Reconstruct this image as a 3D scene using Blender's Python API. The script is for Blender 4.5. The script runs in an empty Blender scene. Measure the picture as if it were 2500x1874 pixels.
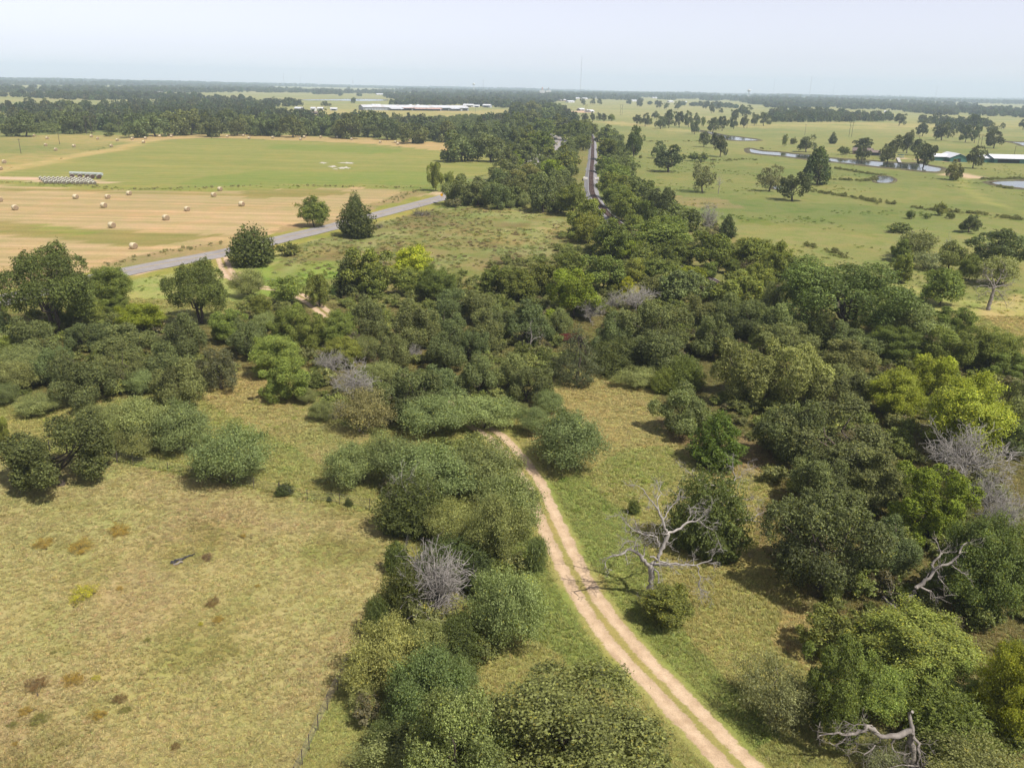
import bpy, math, random
import numpy as np
from mathutils import Matrix, Vector

# ------------------------------------------------------------------ camera, sky, sun, exposure
scene = bpy.context.scene
COL = scene.collection
CAM_H = 44.0
PITCH, ROLL = math.radians(19.76), math.radians(1.19)
SUN_AZ_VEC = (0.80, -0.60)          # horizontal direction towards the sun
SUN_EL = math.radians(56)
SKY_STRENGTH = 0.102
SUN_STRENGTH = 4.3

cam_data = bpy.data.cameras.new('camera')
cam_data.sensor_fit = 'HORIZONTAL'
cam_data.sensor_width = 36.0
cam_data.lens = 36.0 * 2021.0 / 2500.0
cam_data.clip_start = 0.5
cam_data.clip_end = 60000.0
cam = bpy.data.objects.new('camera', cam_data)
COL.objects.link(cam)
_f = Vector((0, math.cos(PITCH), -math.sin(PITCH)))
_u = Vector((0, math.sin(PITCH), math.cos(PITCH)))
_x = Vector((1, 0, 0))
_r = _x * math.cos(ROLL) + _u * math.sin(ROLL)
_up = -_x * math.sin(ROLL) + _u * math.cos(ROLL)
cam.matrix_world = Matrix(((_r.x, _up.x, -_f.x, 0), (_r.y, _up.y, -_f.y, 0), (_r.z, _up.z, -_f.z, CAM_H), (0, 0, 0, 1)))
scene.camera = cam

world = bpy.data.worlds.new('World')
scene.world = world
world.use_nodes = True
wn = world.node_tree.nodes
wl = world.node_tree.links
wn.clear()
sky = wn.new('ShaderNodeTexSky')
sky.sky_type = 'NISHITA'
sky.sun_disc = False
sky.sun_elevation = SUN_EL
sky.sun_rotation = math.atan2(SUN_AZ_VEC[0], SUN_AZ_VEC[1])
sky.altitude = 100.0
sky.air_density = 0.8
sky.dust_density = 0.35
sky.ozone_density = 3.0
bg = wn.new('ShaderNodeBackground')
bg.inputs['Strength'].default_value = SKY_STRENGTH
wo = wn.new('ShaderNodeOutputWorld')
hsv = wn.new('ShaderNodeHueSaturation')          # hazy air: a paler sky all over
hsv.inputs['Saturation'].default_value = 0.26
wb = wn.new('ShaderNodeMix')                      # white balance of the whole sky
wb.data_type = 'RGBA'
wb.blend_type = 'MULTIPLY'
wb.inputs[0].default_value = 1.0
wb.inputs[7].default_value = (1.02, 0.98, 1.07, 1)
wl.new(sky.outputs[0], hsv.inputs['Color'])
wl.new(hsv.outputs[0], wb.inputs[6])
wl.new(wb.outputs[2], bg.inputs[0])
wl.new(bg.outputs[0], wo.inputs[0])

sun_data = bpy.data.lights.new('sun', 'SUN')
sun_data.energy = SUN_STRENGTH
sun_data.angle = math.radians(0.6)
sun_data.color = (1.0, 0.95, 0.87)
sun = bpy.data.objects.new('sun', sun_data)
COL.objects.link(sun)
_n = math.hypot(*SUN_AZ_VEC)
_s = Vector((SUN_AZ_VEC[0] / _n * math.cos(SUN_EL), SUN_AZ_VEC[1] / _n * math.cos(SUN_EL), math.sin(SUN_EL)))
sun.rotation_euler = _s.to_track_quat('Z', 'Y').to_euler()
sun.location = _s * 300

vs = scene.view_settings
vs.view_transform = 'Standard'
vs.look = 'None'
vs.exposure = 0.54
vs.gamma = 1.0
vs.use_curve_mapping = False
scene.cycles.max_bounces = 5
scene.cycles.diffuse_bounces = 3
scene.cycles.glossy_bounces = 2
scene.cycles.transmission_bounces = 3
scene.cycles.volume_bounces = 1
scene.cycles.use_denoising = True
scene.cycles.use_adaptive_sampling = True
scene.cycles.adaptive_threshold = 0.02

# ------------------------------------------------------------------ surveyed positions (metres, camera above 0,0)
TREES = [
('pecan', -83.8, 145.6, 8.25, 15.48, 'road_left', 'big dark broad-crowned tree with a forked trunk beside the road, left edge'),
('elm', -80.8, 161.8, 4.86, 9.11, 'road_left', 'thin light green tree right beside the big dark broad-crowned one'),
('pecan', -60.2, 153.9, 5.97, 11.92, 'road_left', 'round green tree on a bare trunk standing alone below the road'),
('cedar2', -67.2, 208.9, 6.42, 10.36, 'road_left', 'ragged wide cedar beside the road, left of the two taller cedars'),
('elm', -64.9, 268.7, 5.24, 9.9, 'road_left', 'round leafy green tree on the field side of the road verge'),
('cedar2', -57.0, 296.6, 3.08, 8.67, 'road_left', 'smaller dark cedar behind the tall cedar at the roadside'),
('cedar2', -48.7, 251.5, 5.86, 11.14, 'road_left', 'tall dark cedar standing right beside the paved road'),
('elm', -35.0, 370.3, 4.01, 12.38, 'road_left', 'narrow upright green tree at the far end of the visible road'),
('elm', -30.6, 388.4, 2.17, 7.0, 'road_left', 'short leafy tree right beside the narrow upright one by the road'),
('mesq', -57.2, 174.2, 3.56, 6.22, 'road_left', 'pale rounded shrub beside the sandy driveway off the road'),
('shrub', -61.0, 220.6, 2.86, 3.45, 'road_left', 'low grey-green shrub right of the ragged wide cedar'),
('elms', -49.3, 156.9, 2.25, 5.12, 'road_left', 'small yellowish tree with thin trunk by the sandy track'),
('elm', -100.4, 156.5, 1.16, 3.72, 'road_left', 'green tree cut off by the left edge under the big dark tree'),
('elm', -81.6, 152.4, 3.05, 5.31, 'left_wood', 'second bushy green tree from the left in the left wood behind the pasture fence'),
('elm', -79.5, 157.9, 2.78, 3.72, 'left_wood', 'third bushy green tree from the left in the left wood behind the pasture fence'),
('yel', -68.5, 146.8, 3.54, 5.69, 'left_wood', 'yellow-green bushy tree right of the big dark tree at left'),
('oak', -80.1, 131.6, 3.94, 7.25, 'left_wood', 'second grey-green oak from the left in the left wood behind the pasture fence'),
('oak', -73.1, 135.1, 3.28, 5.37, 'left_wood', 'fourth grey-green oak from the left in the left wood behind the pasture fence'),
('oak', -64.7, 132.2, 4.39, 6.01, 'left_wood', 'sixth grey-green oak from the left in the left wood behind the pasture fence'),
('oak', -54.8, 131.7, 3.62, 7.61, 'left_wood', 'grey-green oak under the round lone tree below the road'),
('mesq', -78.3, 124.8, 3.17, 3.99, 'left_wood', 'third pale green bush from the left in the left wood behind the pasture fence'),
('oak', -69.5, 118.8, 2.73, 5.84, 'left_wood', 'third grey-green oak from the left in the left wood behind the pasture fence'),
('oak', -60.9, 110.4, 3.82, 8.17, 'left_wood', 'large dark round oak at the front of the left wood'),
('oak', -58.3, 117.6, 3.18, 6.8, 'left_wood', 'fifth grey-green oak from the left in the left wood behind the pasture fence'),
('oak', -52.9, 119.1, 3.41, 7.17, 'left_wood', 'seventh grey-green oak from the left in the left wood behind the pasture fence'),
('oak', -47.4, 110.5, 3.65, 6.78, 'left_wood', 'dark oak at the right front of the left wood'),
('oaks', -44.2, 118.1, 3.2, 6.53, 'left_wood', 'thin brownish oak at the right end of the left wood'),
('elm', -51.0, 142.4, 2.98, 5.79, 'left_wood', 'fourth bushy green tree from the left in the left wood behind the pasture fence'),
('oak', -44.8, 133.5, 3.02, 6.47, 'left_wood', 'eighth grey-green oak from the left in the left wood behind the pasture fence'),
('mesq', -54.9, 115.5, 2.19, 3.83, 'left_wood', 'fifth pale green bush from the left in the left wood behind the pasture fence'),
('mesq', -74.1, 115.3, 2.85, 4.67, 'left_wood', 'second pale green bush from the left in the left wood behind the pasture fence'),
('mesq', -72.4, 109.9, 1.83, 3.19, 'left_wood', 'first pale green bush from the left in the left wood behind the pasture fence'),
('mesq', -65.9, 107.1, 2.59, 2.7, 'left_wood', 'fourth pale green bush from the left in the left wood behind the pasture fence'),
('elm', -83.0, 128.8, 2.1, 4.15, 'left_wood', 'first bushy green tree from the left in the left wood behind the pasture fence'),
('oak', -91.2, 140.8, 2.27, 4.86, 'left_wood', 'first grey-green oak from the left in the left wood behind the pasture fence'),
('oakd', -51.4, 85.3, 5.67, 8.27, 'left_front', 'dark dense round oak casting its shadow on the pasture at left'),
('mesq2', -46.8, 96.4, 3.65, 6.5, 'left_front', 'light green mesquite with a tall crown above the pasture fence'),
('mesq2', -41.5, 95.5, 3.54, 6.0, 'left_front', 'spreading mesquite between the tall light green one and the round one'),
('mesq2', -46.4, 94.0, 2.63, 3.77, 'left_front', 'low mesquite in front of the tall light green mesquite by the fence'),
('mesq2', -32.2, 86.8, 3.85, 6.86, 'left_front', 'round mesquite standing right on the pasture fence line'),
('cedars', -36.6, 89.6, 1.03, 2.77, 'left_front', 'small dark cedar at the left foot of the round mesquite'),
('elm', -63.7, 94.6, 1.36, 4.38, 'left_front', 'green bush cut off by the left edge beside the dark round oak'),
('mesq', -55.5, 101.9, 2.48, 3.27, 'left_front', 'faint pale mesquite behind the dark round oak at left'),
('cedar', -36.3, 176.3, 2.31, 9.02, 'centre_wood', 'dark pointed cedar spire at the edge of the weedy meadow'),
('elm', -32.9, 179.9, 5.09, 10.4, 'centre_wood', 'tall feathery green elm beside the dark cedar spire'),
('yelb', -24.1, 192.5, 3.65, 8.71, 'centre_wood', 'bright yellow tree standing out at the weedy meadow edge'),
('elm', -16.5, 174.5, 3.69, 7.54, 'centre_wood', 'rounded green elm right of the bright yellow tree'),
('elms', -40.5, 168.0, 2.58, 7.04, 'centre_wood', 'upright shrubby elm standing in the bright green grass'),
('elms', -47.8, 170.0, 3.23, 6.15, 'centre_wood', 'small tree partly hiding the sandy track beyond the wood'),
('elm', -4.1, 184.4, 3.08, 6.3, 'centre_wood', 'eighth bushy green tree from the left in the wood between clearing and weedy meadow'),
('elm', -0.4, 180.8, 3.16, 6.46, 'centre_wood', 'ninth bushy green tree from the left in the wood between clearing and weedy meadow'),
('elm', -23.6, 180.0, 3.28, 6.36, 'centre_wood', 'seventh bushy green tree from the left in the wood between clearing and weedy meadow'),
('elm', -32.2, 176.4, 2.96, 6.05, 'centre_wood', 'sixth bushy green tree from the left in the wood between clearing and weedy meadow'),
('oak', -26.9, 145.9, 3.8, 8.13, 'centre_wood', 'first grey-green oak from the left in the wood between clearing and weedy meadow'),
('oak', -16.9, 140.9, 4.07, 8.71, 'centre_wood', 'third grey-green oak from the left in the wood between clearing and weedy meadow'),
('oak', -12.2, 159.4, 3.05, 6.52, 'centre_wood', 'seventh grey-green oak from the left in the wood between clearing and weedy meadow'),
('oak', -6.9, 158.5, 3.79, 6.92, 'centre_wood', 'ninth grey-green oak from the left in the wood between clearing and weedy meadow'),
('oak', -12.0, 146.9, 3.06, 6.55, 'centre_wood', 'sixth grey-green oak from the left in the wood between clearing and weedy meadow'),
('oak', -5.1, 139.4, 3.81, 7.74, 'centre_wood', 'eleventh grey-green oak from the left in the wood between clearing and weedy meadow'),
('oak', -1.9, 149.0, 2.87, 6.13, 'centre_wood', 'twelfth grey-green oak from the left in the wood between clearing and weedy meadow'),
('elm', -35.7, 139.0, 3.03, 6.19, 'centre_wood', 'third bushy green tree from the left in the wood between clearing and weedy meadow'),
('elm', -31.1, 141.6, 3.08, 6.29, 'centre_wood', 'fourth bushy green tree from the left in the wood between clearing and weedy meadow'),
('elm', -40.2, 144.1, 3.13, 6.4, 'centre_wood', 'second bushy green tree from the left in the wood between clearing and weedy meadow'),
('elm', -37.4, 124.4, 3.45, 7.04, 'centre_wood', 'first bushy green tree from the left in the wood between clearing and weedy meadow'),
('elm', -33.3, 114.1, 3.1, 6.33, 'centre_wood', 'leafy elm at the front edge of the wood above the small clearing'),
('mesq', -46.4, 149.1, 2.04, 3.56, 'centre_wood', 'first pale green bush from the left in the wood between clearing and weedy meadow'),
('elm', -28.1, 129.7, 2.53, 5.17, 'centre_wood', 'fifth bushy green tree from the left in the wood between clearing and weedy meadow'),
('mesq', -24.9, 133.7, 2.39, 4.17, 'centre_wood', 'third pale green bush from the left in the wood between clearing and weedy meadow'),
('oak', -19.8, 128.3, 3.02, 6.23, 'centre_wood', 'second grey-green oak from the left in the wood between clearing and weedy meadow'),
('oak', -11.0, 130.5, 3.28, 7.02, 'centre_wood', 'fifth grey-green oak from the left in the wood between clearing and weedy meadow'),
('oak', -7.3, 134.7, 2.62, 5.6, 'centre_wood', 'eighth grey-green oak from the left in the wood between clearing and weedy meadow'),
('oak', -5.1, 118.6, 2.92, 6.24, 'centre_wood', 'tenth grey-green oak from the left in the wood between clearing and weedy meadow'),
('oak', -0.3, 120.3, 2.86, 6.11, 'centre_wood', 'thirteenth grey-green oak from the left in the wood between clearing and weedy meadow'),
('oak', -14.0, 106.7, 3.62, 7.74, 'centre_wood', 'big dark oak just behind the mesquites over the track'),
('oak', -10.6, 111.8, 3.41, 7.19, 'centre_wood', 'fourth grey-green oak from the left in the wood between clearing and weedy meadow'),
('mesq', -20.6, 122.0, 2.2, 3.84, 'centre_wood', 'pale yellowish mesquite left of the big dark oak'),
('mesqd', -19.5, 103.2, 3.44, 5.94, 'centre_wood', 'dull green thicket tree at the left foot of the big dark oak'),
('mesq', -29.9, 113.0, 1.31, 2.29, 'centre_wood', 'small blue-green shrub at the clearing below the left wood'),
('cedars', -30.1, 119.9, 1.48, 2.56, 'centre_wood', 'first small dark cedar from the left in the wood between clearing and weedy meadow'),
('mesq', -26.2, 107.0, 1.79, 2.43, 'centre_wood', 'second pale green bush from the left in the wood between clearing and weedy meadow'),
('twig', -23.6, 115.0, 2.37, 5.73, 'centre_wood', 'bushy grey leafless tree in the thicket left of the big dark oak'),
('twig', -28.8, 125.6, 1.85, 4.36, 'centre_wood', 'grey leafless tree just behind the bushier leafless one'),
('twig', -24.0, 107.1, 0.98, 2.75, 'centre_wood', 'small grey leafless tree below the bushy leafless one'),
('twig', -16.8, 133.3, 1.08, 2.94, 'centre_wood', 'small bare grey tree by the dark hollow in the wood'),
('oak', 2.3, 114.6, 2.92, 6.25, 'centre_wood', 'rounded oak at the edge of the clearing above the track'),
('oak', 2.8, 145.0, 3.83, 8.2, 'centre_wood', 'fourteenth grey-green oak from the left in the wood between clearing and weedy meadow'),
('oak', 8.3, 150.5, 2.59, 5.55, 'centre_wood', 'fifteenth grey-green oak from the left in the wood between clearing and weedy meadow'),
('yel', 12.1, 163.5, 4.79, 10.01, 'centre_wood', 'large bright yellow-green tree at the middle of the wood'),
('elm', 7.0, 180.7, 3.84, 7.86, 'centre_wood', 'eleventh bushy green tree from the left in the wood between clearing and weedy meadow'),
('elm', 1.2, 176.9, 3.35, 6.85, 'centre_wood', 'tenth bushy green tree from the left in the wood between clearing and weedy meadow'),
('elm', 19.9, 186.7, 4.11, 8.39, 'centre_wood', 'thirteenth bushy green tree from the left in the wood between clearing and weedy meadow'),
('elm', 13.9, 202.1, 3.48, 6.27, 'centre_wood', 'twelfth bushy green tree from the left in the wood between clearing and weedy meadow'),
('twig', 15.4, 160.5, 1.98, 5.16, 'centre_wood', 'pale leafless tree right of the large bright yellow-green tree'),
('twig', 25.9, 169.5, 3.23, 5.74, 'centre_wood', 'widest pale leafless tree in the middle of the wood'),
('twig', 20.7, 170.5, 1.35, 3.96, 'centre_wood', 'thin leafless tree left of the widest pale leafless tree'),
('sparse', 10.1, 123.5, 3.26, 9.69, 'centre_wood', 'thin grey-green conical tree standing alone in the clearing'),
('mesq', 0.8, 109.0, 1.27, 2.22, 'centre_wood', 'fourth pale green bush from the left in the wood between clearing and weedy meadow'),
('mesq', 5.5, 111.2, 1.89, 3.3, 'centre_wood', 'sixth pale green bush from the left in the wood between clearing and weedy meadow'),
('mesq', 3.2, 103.0, 2.07, 3.61, 'centre_wood', 'fifth pale green bush from the left in the wood between clearing and weedy meadow'),
('cedars', 1.4, 133.8, 1.74, 4.03, 'centre_wood', 'second small dark cedar from the left in the wood between clearing and weedy meadow'),
('cedars', 5.8, 132.0, 0.97, 2.46, 'centre_wood', 'third small dark cedar from the left in the wood between clearing and weedy meadow'),
('yel', 30.3, 224.0, 3.22, 5.48, 'rail_wood', 'first yellow-green tree from the left in the wood below the railway curve'),
('elm', 42.5, 241.1, 7.27, 8.08, 'rail_wood', 'fourth bushy green tree from the left in the wood below the railway curve'),
('elm', 42.3, 217.2, 4.23, 7.25, 'rail_wood', 'fifth bushy green tree from the left in the wood below the railway curve'),
('elm', 50.4, 213.7, 4.65, 9.51, 'rail_wood', 'seventh bushy green tree from the left in the wood below the railway curve'),
('elm', 62.7, 219.1, 5.28, 7.99, 'rail_wood', 'tenth bushy green tree from the left in the wood below the railway curve'),
('elm', 47.5, 201.6, 2.29, 4.54, 'rail_wood', 'sixth bushy green tree from the left in the wood below the railway curve'),
('elm', 55.6, 209.3, 1.97, 4.02, 'rail_wood', 'eighth bushy green tree from the left in the wood below the railway curve'),
('elm', 57.2, 192.2, 3.47, 6.31, 'rail_wood', 'eleventh bushy green tree from the left in the wood below the railway curve'),
('elm', 47.6, 175.5, 5.13, 7.29, 'rail_wood', 'ninth bushy green tree from the left in the wood below the railway curve'),
('yel', 41.4, 193.5, 3.34, 5.23, 'rail_wood', 'second yellow-green tree from the left in the wood below the railway curve'),
('oak', 36.5, 178.5, 5.49, 7.02, 'rail_wood', 'second grey-green oak from the left in the wood below the railway curve'),
('oak', 30.7, 181.6, 2.58, 5.3, 'rail_wood', 'first grey-green oak from the left in the wood below the railway curve'),
('elm', 27.9, 195.9, 3.07, 6.28, 'rail_wood', 'second bushy green tree from the left in the wood below the railway curve'),
('elm', 35.1, 199.0, 3.9, 5.37, 'rail_wood', 'third bushy green tree from the left in the wood below the railway curve'),
('yelb', 25.5, 183.0, 1.52, 4.65, 'rail_wood', 'single bright yellow tree in the wood below the railway curve'),
('elm', 23.1, 184.7, 2.04, 4.17, 'rail_wood', 'first bushy green tree from the left in the wood below the railway curve'),
('oak', 25.6, 142.3, 5.36, 8.71, 'right_wood', 'second grey-green oak from the left in the wood right of the clearing'),
('oak', 17.9, 141.3, 3.18, 6.81, 'right_wood', 'first grey-green oak from the left in the wood right of the clearing'),
('oak', 36.4, 156.9, 3.25, 6.96, 'right_wood', 'fourth grey-green oak from the left in the wood right of the clearing'),
('oak', 34.9, 138.0, 3.78, 8.08, 'right_wood', 'fifth grey-green oak from the left in the wood right of the clearing'),
('oak', 41.1, 152.5, 4.14, 7.8, 'right_wood', 'sixth grey-green oak from the left in the wood right of the clearing'),
('oak', 44.6, 149.4, 3.58, 7.67, 'right_wood', 'seventh grey-green oak from the left in the wood right of the clearing'),
('oak', 23.8, 129.2, 5.34, 7.78, 'right_wood', 'broad grey-green oak overhanging the shaded top of the clearing'),
('cedar2', 18.4, 130.8, 4.14, 6.04, 'right_wood', 'first dark cedar from the left in the wood right of the clearing'),
('elm', 44.3, 144.2, 1.51, 3.09, 'right_wood', 'first bushy green tree from the left in the wood right of the clearing'),
('oakl', 34.4, 117.5, 4.41, 9.44, 'right_wood', 'pale olive oak with bent dark limbs showing in the right wood'),
('cedary', 23.6, 120.5, 1.68, 4.59, 'right_wood', 'first yellow-green cedar from the left in the wood right of the clearing'),
('cedary', 27.0, 120.8, 2.57, 5.98, 'right_wood', 'second yellow-green cedar from the left in the wood right of the clearing'),
('oak', 23.1, 104.2, 3.38, 7.22, 'right_wood', 'third grey-green oak from the left in the wood right of the clearing'),
('mesq', 24.7, 104.5, 1.31, 2.29, 'right_wood', 'second pale green bush from the left in the wood right of the clearing'),
('mesq', 20.0, 123.2, 2.93, 2.94, 'right_wood', 'first pale green bush from the left in the wood right of the clearing'),
('cedarb', 25.9, 94.9, 3.04, 7.12, 'right_wood', 'bright green bushy cedar at the right edge of the clearing'),
('pecan', 61.6, 152.1, 9.87, 14.96, 'right_wood', 'very wide dark tree with several trunks at the wood edge by the right pasture'),
('cedar2', 55.3, 147.0, 3.53, 7.63, 'right_wood', 'second dark cedar from the left in the wood right of the clearing'),
('oak', 48.9, 147.7, 3.67, 7.84, 'right_wood', 'eighth grey-green oak from the left in the wood right of the clearing'),
('oak', 48.3, 141.2, 4.21, 5.39, 'right_wood', 'ninth grey-green oak from the left in the wood right of the clearing'),
('oakl', 76.3, 153.9, 5.52, 7.89, 'right_wood', 'single olive oak in the wood right of the clearing'),
('elm', 94.3, 179.3, 4.17, 8.53, 'right_wood', 'third bushy green tree from the left in the wood right of the clearing'),
('elm', 85.4, 155.0, 3.66, 5.65, 'right_wood', 'fifth bushy green tree from the left in the wood right of the clearing'),
('oak', 59.9, 139.8, 4.06, 5.95, 'right_wood', 'fourteenth grey-green oak from the left in the wood right of the clearing'),
('elm', 66.8, 138.6, 3.8, 6.12, 'right_wood', 'second bushy green tree from the left in the wood right of the clearing'),
('elm', 73.8, 133.2, 4.2, 7.23, 'right_wood', 'fourth bushy green tree from the left in the wood right of the clearing'),
('elm', 81.3, 133.6, 4.0, 7.3, 'right_wood', 'sixth bushy green tree from the left in the wood right of the clearing'),
('elm', 80.6, 128.5, 3.25, 4.58, 'right_wood', 'seventh bushy green tree from the left in the wood right of the clearing'),
('yel', 55.1, 111.5, 3.49, 7.3, 'right_wood', 'left one of three big yellow-green trees at the right edge'),
('yel', 64.2, 119.1, 3.51, 7.33, 'right_wood', 'tallest middle one of three big yellow-green trees at the right edge'),
('yel', 58.7, 99.6, 5.21, 10.1, 'right_wood', 'front right one of three big yellow-green trees at the right edge'),
('oak', 54.8, 130.0, 4.75, 6.08, 'right_wood', 'twelfth grey-green oak from the left in the wood right of the clearing'),
('oak', 49.5, 114.7, 3.77, 6.51, 'right_wood', 'thirteenth grey-green oak from the left in the wood right of the clearing'),
('oakl', 40.9, 114.0, 4.67, 9.98, 'right_wood', 'large olive oak dome in the middle of the right wood'),
('oak', 35.0, 96.1, 3.94, 8.43, 'right_wood', 'tenth grey-green oak from the left in the wood right of the clearing'),
('oak', 40.6, 94.6, 5.96, 7.62, 'right_wood', 'wide dark oak with one yellow sprig in the right wood'),
('oak', 41.9, 85.6, 3.95, 6.37, 'right_wood', 'fifteenth grey-green oak from the left in the wood right of the clearing'),
('oak', 35.0, 84.0, 3.6, 6.02, 'right_wood', 'eleventh grey-green oak from the left in the wood right of the clearing'),
('oak', 29.4, 67.4, 4.59, 9.42, 'right_wood', 'front oak with trunk showing at the shaded edge above the track'),
('oak', 37.1, 70.3, 2.61, 5.58, 'right_wood', 'sixteenth grey-green oak from the left in the wood right of the clearing'),
('yel', 44.3, 77.7, 3.67, 7.67, 'right_wood', 'rounded bright yellow-green tree in front of the leafless grey trees'),
('twig', 54.9, 91.6, 3.96, 7.59, 'right_wood', 'tall grey leafless tree in front of the big yellow-green trees'),
('twig', 53.0, 82.5, 1.67, 5.39, 'right_wood', 'left one of two grey leafless trees at the right edge'),
('twig', 52.5, 77.6, 1.81, 5.84, 'right_wood', 'right one of two grey leafless trees at the right edge'),
('oak', 69.1, 107.9, 3.22, 6.88, 'right_wood', 'seventeenth grey-green oak from the left in the wood right of the clearing'),
('oak', 66.0, 99.0, 2.24, 4.8, 'right_wood', 'eighteenth grey-green oak from the left in the wood right of the clearing'),
('elmd', 42.1, 63.7, 3.14, 10.12, 'right_wood', 'dark green tree behind the tall twisted snag at right'),
('elm', 48.7, 65.9, 2.18, 4.46, 'right_wood', 'eighth bushy green tree from the left in the wood right of the clearing'),
('cedar2', 19.9, 73.3, 3.82, 10.43, 'corner', 'big dark cedar with bare trunk behind the white dead tree'),
('cedars', 13.5, 81.0, 0.75, 2.04, 'corner', 'small round cedar left of the white dead tree'),
('yelo', 13.9, 61.0, 2.37, 3.71, 'corner', 'yellowish bush growing under the white dead tree beside the track'),
('yelo', 26.9, 57.2, 2.57, 4.02, 'corner', 'single yellowish bush in the bottom right thicket beside the track'),
('elm', 33.2, 55.5, 4.74, 5.49, 'corner', 'second bushy green tree from the left in the bottom right thicket beside the track'),
('elm', 23.6, 48.6, 2.85, 7.98, 'corner', 'dense green bush in front at the bottom right thicket'),
('cedars', 29.9, 64.9, 0.81, 3.18, 'corner', 'small cedar in the shade of the front oak'),
('cedars', 28.7, 58.2, 0.92, 3.13, 'corner', 'single small dark cedar in the bottom right thicket beside the track'),
('yel', 36.6, 48.6, 2.46, 8.12, 'corner', 'green tree cut off by the right edge at the bottom'),
('cedary', 32.0, 47.2, 3.2, 4.62, 'corner', 'single yellow-green cedar in the bottom right thicket beside the track'),
('mesqd', 19.7, 49.8, 2.94, 5.07, 'corner', 'grey-green half-dead shrub right of the track at the bottom'),
('mesq', 31.9, 43.3, 3.73, 3.57, 'corner', 'single pale green bush in the bottom right thicket beside the track'),
('elm', 33.1, 51.4, 3.18, 4.01, 'corner', 'third bushy green tree from the left in the bottom right thicket beside the track'),
('elm', 27.1, 49.8, 2.69, 5.38, 'corner', 'first bushy green tree from the left in the bottom right thicket beside the track'),
('mesqd', 26.2, 45.3, 1.94, 1.94, 'corner', 'single dull grey-green bush in the bottom right thicket beside the track'),
('mesq2', -18.3, 86.7, 2.88, 4.98, 'thicket', 'left low mesquite of the thicket, nearest the pasture fence corner'),
('mesq2', -13.4, 87.2, 3.3, 5.74, 'thicket', 'second feathery mesquite from the left in the thicket left of the dirt track'),
('mesq2', -8.9, 84.1, 3.77, 5.98, 'thicket', 'third feathery mesquite from the left in the thicket left of the dirt track'),
('mesq2', -2.7, 86.4, 3.8, 5.85, 'thicket', 'sixth feathery mesquite from the left in the thicket left of the dirt track'),
('mesq2', -10.3, 102.3, 3.76, 5.15, 'thicket', 'broad topmost mesquite overhanging the dirt track'),
('mesq2', -4.0, 104.7, 3.76, 4.46, 'thicket', 'fifth feathery mesquite from the left in the thicket left of the dirt track'),
('mesq2', 0.1, 77.0, 3.13, 5.75, 'thicket', 'mesquite leaning over the dirt track at its bend'),
('cedar2', -10.2, 75.6, 2.92, 6.91, 'thicket', 'dark cedar with bare white branches on top by the pasture fence'),
('mesqp', -5.6, 73.6, 2.36, 4.78, 'thicket', 'left of the two pale green mesquites in the thicket'),
('mesqp', -1.2, 70.1, 2.5, 7.21, 'thicket', 'right of the two pale green mesquites, beside the dirt track'),
('cedar2', -5.3, 67.7, 2.63, 4.35, 'thicket', 'fourth dark cedar from the left in the thicket left of the dirt track'),
('cedar', -2.4, 64.9, 1.25, 4.46, 'thicket', 'sixth dark cedar from the left in the thicket left of the dirt track'),
('cedars', -10.8, 68.3, 1.18, 3.4, 'thicket', 'small dark cedar alone at the pasture edge of the thicket'),
('cedar2', -9.0, 61.6, 1.68, 5.5, 'thicket', 'second dark cedar from the left in the thicket left of the dirt track'),
('cedar2', -10.8, 58.5, 1.06, 4.29, 'thicket', 'first dark cedar from the left in the thicket left of the dirt track'),
('deadw', -6.0, 61.4, 2.86, 6.41, 'thicket', 'large white leafless bushy tree in the thicket beside the track'),
('mesq2', -0.0, 57.5, 2.42, 6.83, 'thicket', 'big rounded mesquite on the track side of the white leafless tree'),
('cedar2', -3.7, 55.3, 1.71, 4.81, 'thicket', 'fifth dark cedar from the left in the thicket left of the dirt track'),
('mesqp', -9.5, 52.7, 2.46, 5.32, 'thicket', 'light mesquite at the pasture edge below the white leafless tree'),
('mesqp', -6.4, 54.8, 1.7, 3.92, 'thicket', 'single pale mesquite in the thicket left of the dirt track'),
('mesqg', -5.4, 48.5, 2.67, 5.94, 'thicket', 'dark green dense tree left of the front oak'),
('mesq2', -10.1, 49.9, 1.59, 1.79, 'thicket', 'first feathery mesquite from the left in the thicket left of the dirt track'),
('mesqg', -7.6, 46.2, 1.39, 2.95, 'thicket', 'single dark green bush in the thicket left of the dirt track'),
('mesq2', -6.2, 44.2, 3.1, 3.03, 'thicket', 'front mesquite with bare limbs showing at the bottom edge'),
('oakf', 3.6, 41.6, 6.23, 8.06, 'thicket', 'big front oak cut off by the bottom edge beside the track'),
('oakf', -2.6, 40.2, 3.59, 9.28, 'thicket', 'oak left of the big front oak at the bottom edge'),
('weed', 2.7, 69.2, 0.78, 3.13, 'thicket', 'tall green weeds beside the left rut of the track'),
('cedar', -5.1, 54.4, 1.61, 2.77, 'thicket', 'third dark cedar from the left in the thicket left of the dirt track'),
('mesq2', -3.5, 50.9, 1.3, 3.67, 'thicket', 'fourth feathery mesquite from the left in the thicket left of the dirt track'),
('mesq2', 7.0, 92.5, 4.1, 7.01, 'lone_bush', 'round pale mesquite standing alone right of the dirt track'),
('elm', 107.8, 231.4, 3.23, 6.23, 'scrub', 'third bushy green tree from the left in the scrub patch of the right pasture'),
('mesq', 115.1, 236.9, 5.93, 7.56, 'scrub', 'first pale green bush from the left in the scrub patch of the right pasture'),
('elms', 95.9, 202.2, 2.19, 7.88, 'scrub', 'single slim green tree in the scrub patch of the right pasture'),
('mesqd', 110.9, 221.3, 4.85, 4.6, 'scrub', 'single dull grey-green bush in the scrub patch of the right pasture'),
('oakl', 116.7, 220.5, 3.95, 7.67, 'scrub', 'single olive oak in the scrub patch of the right pasture'),
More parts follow.
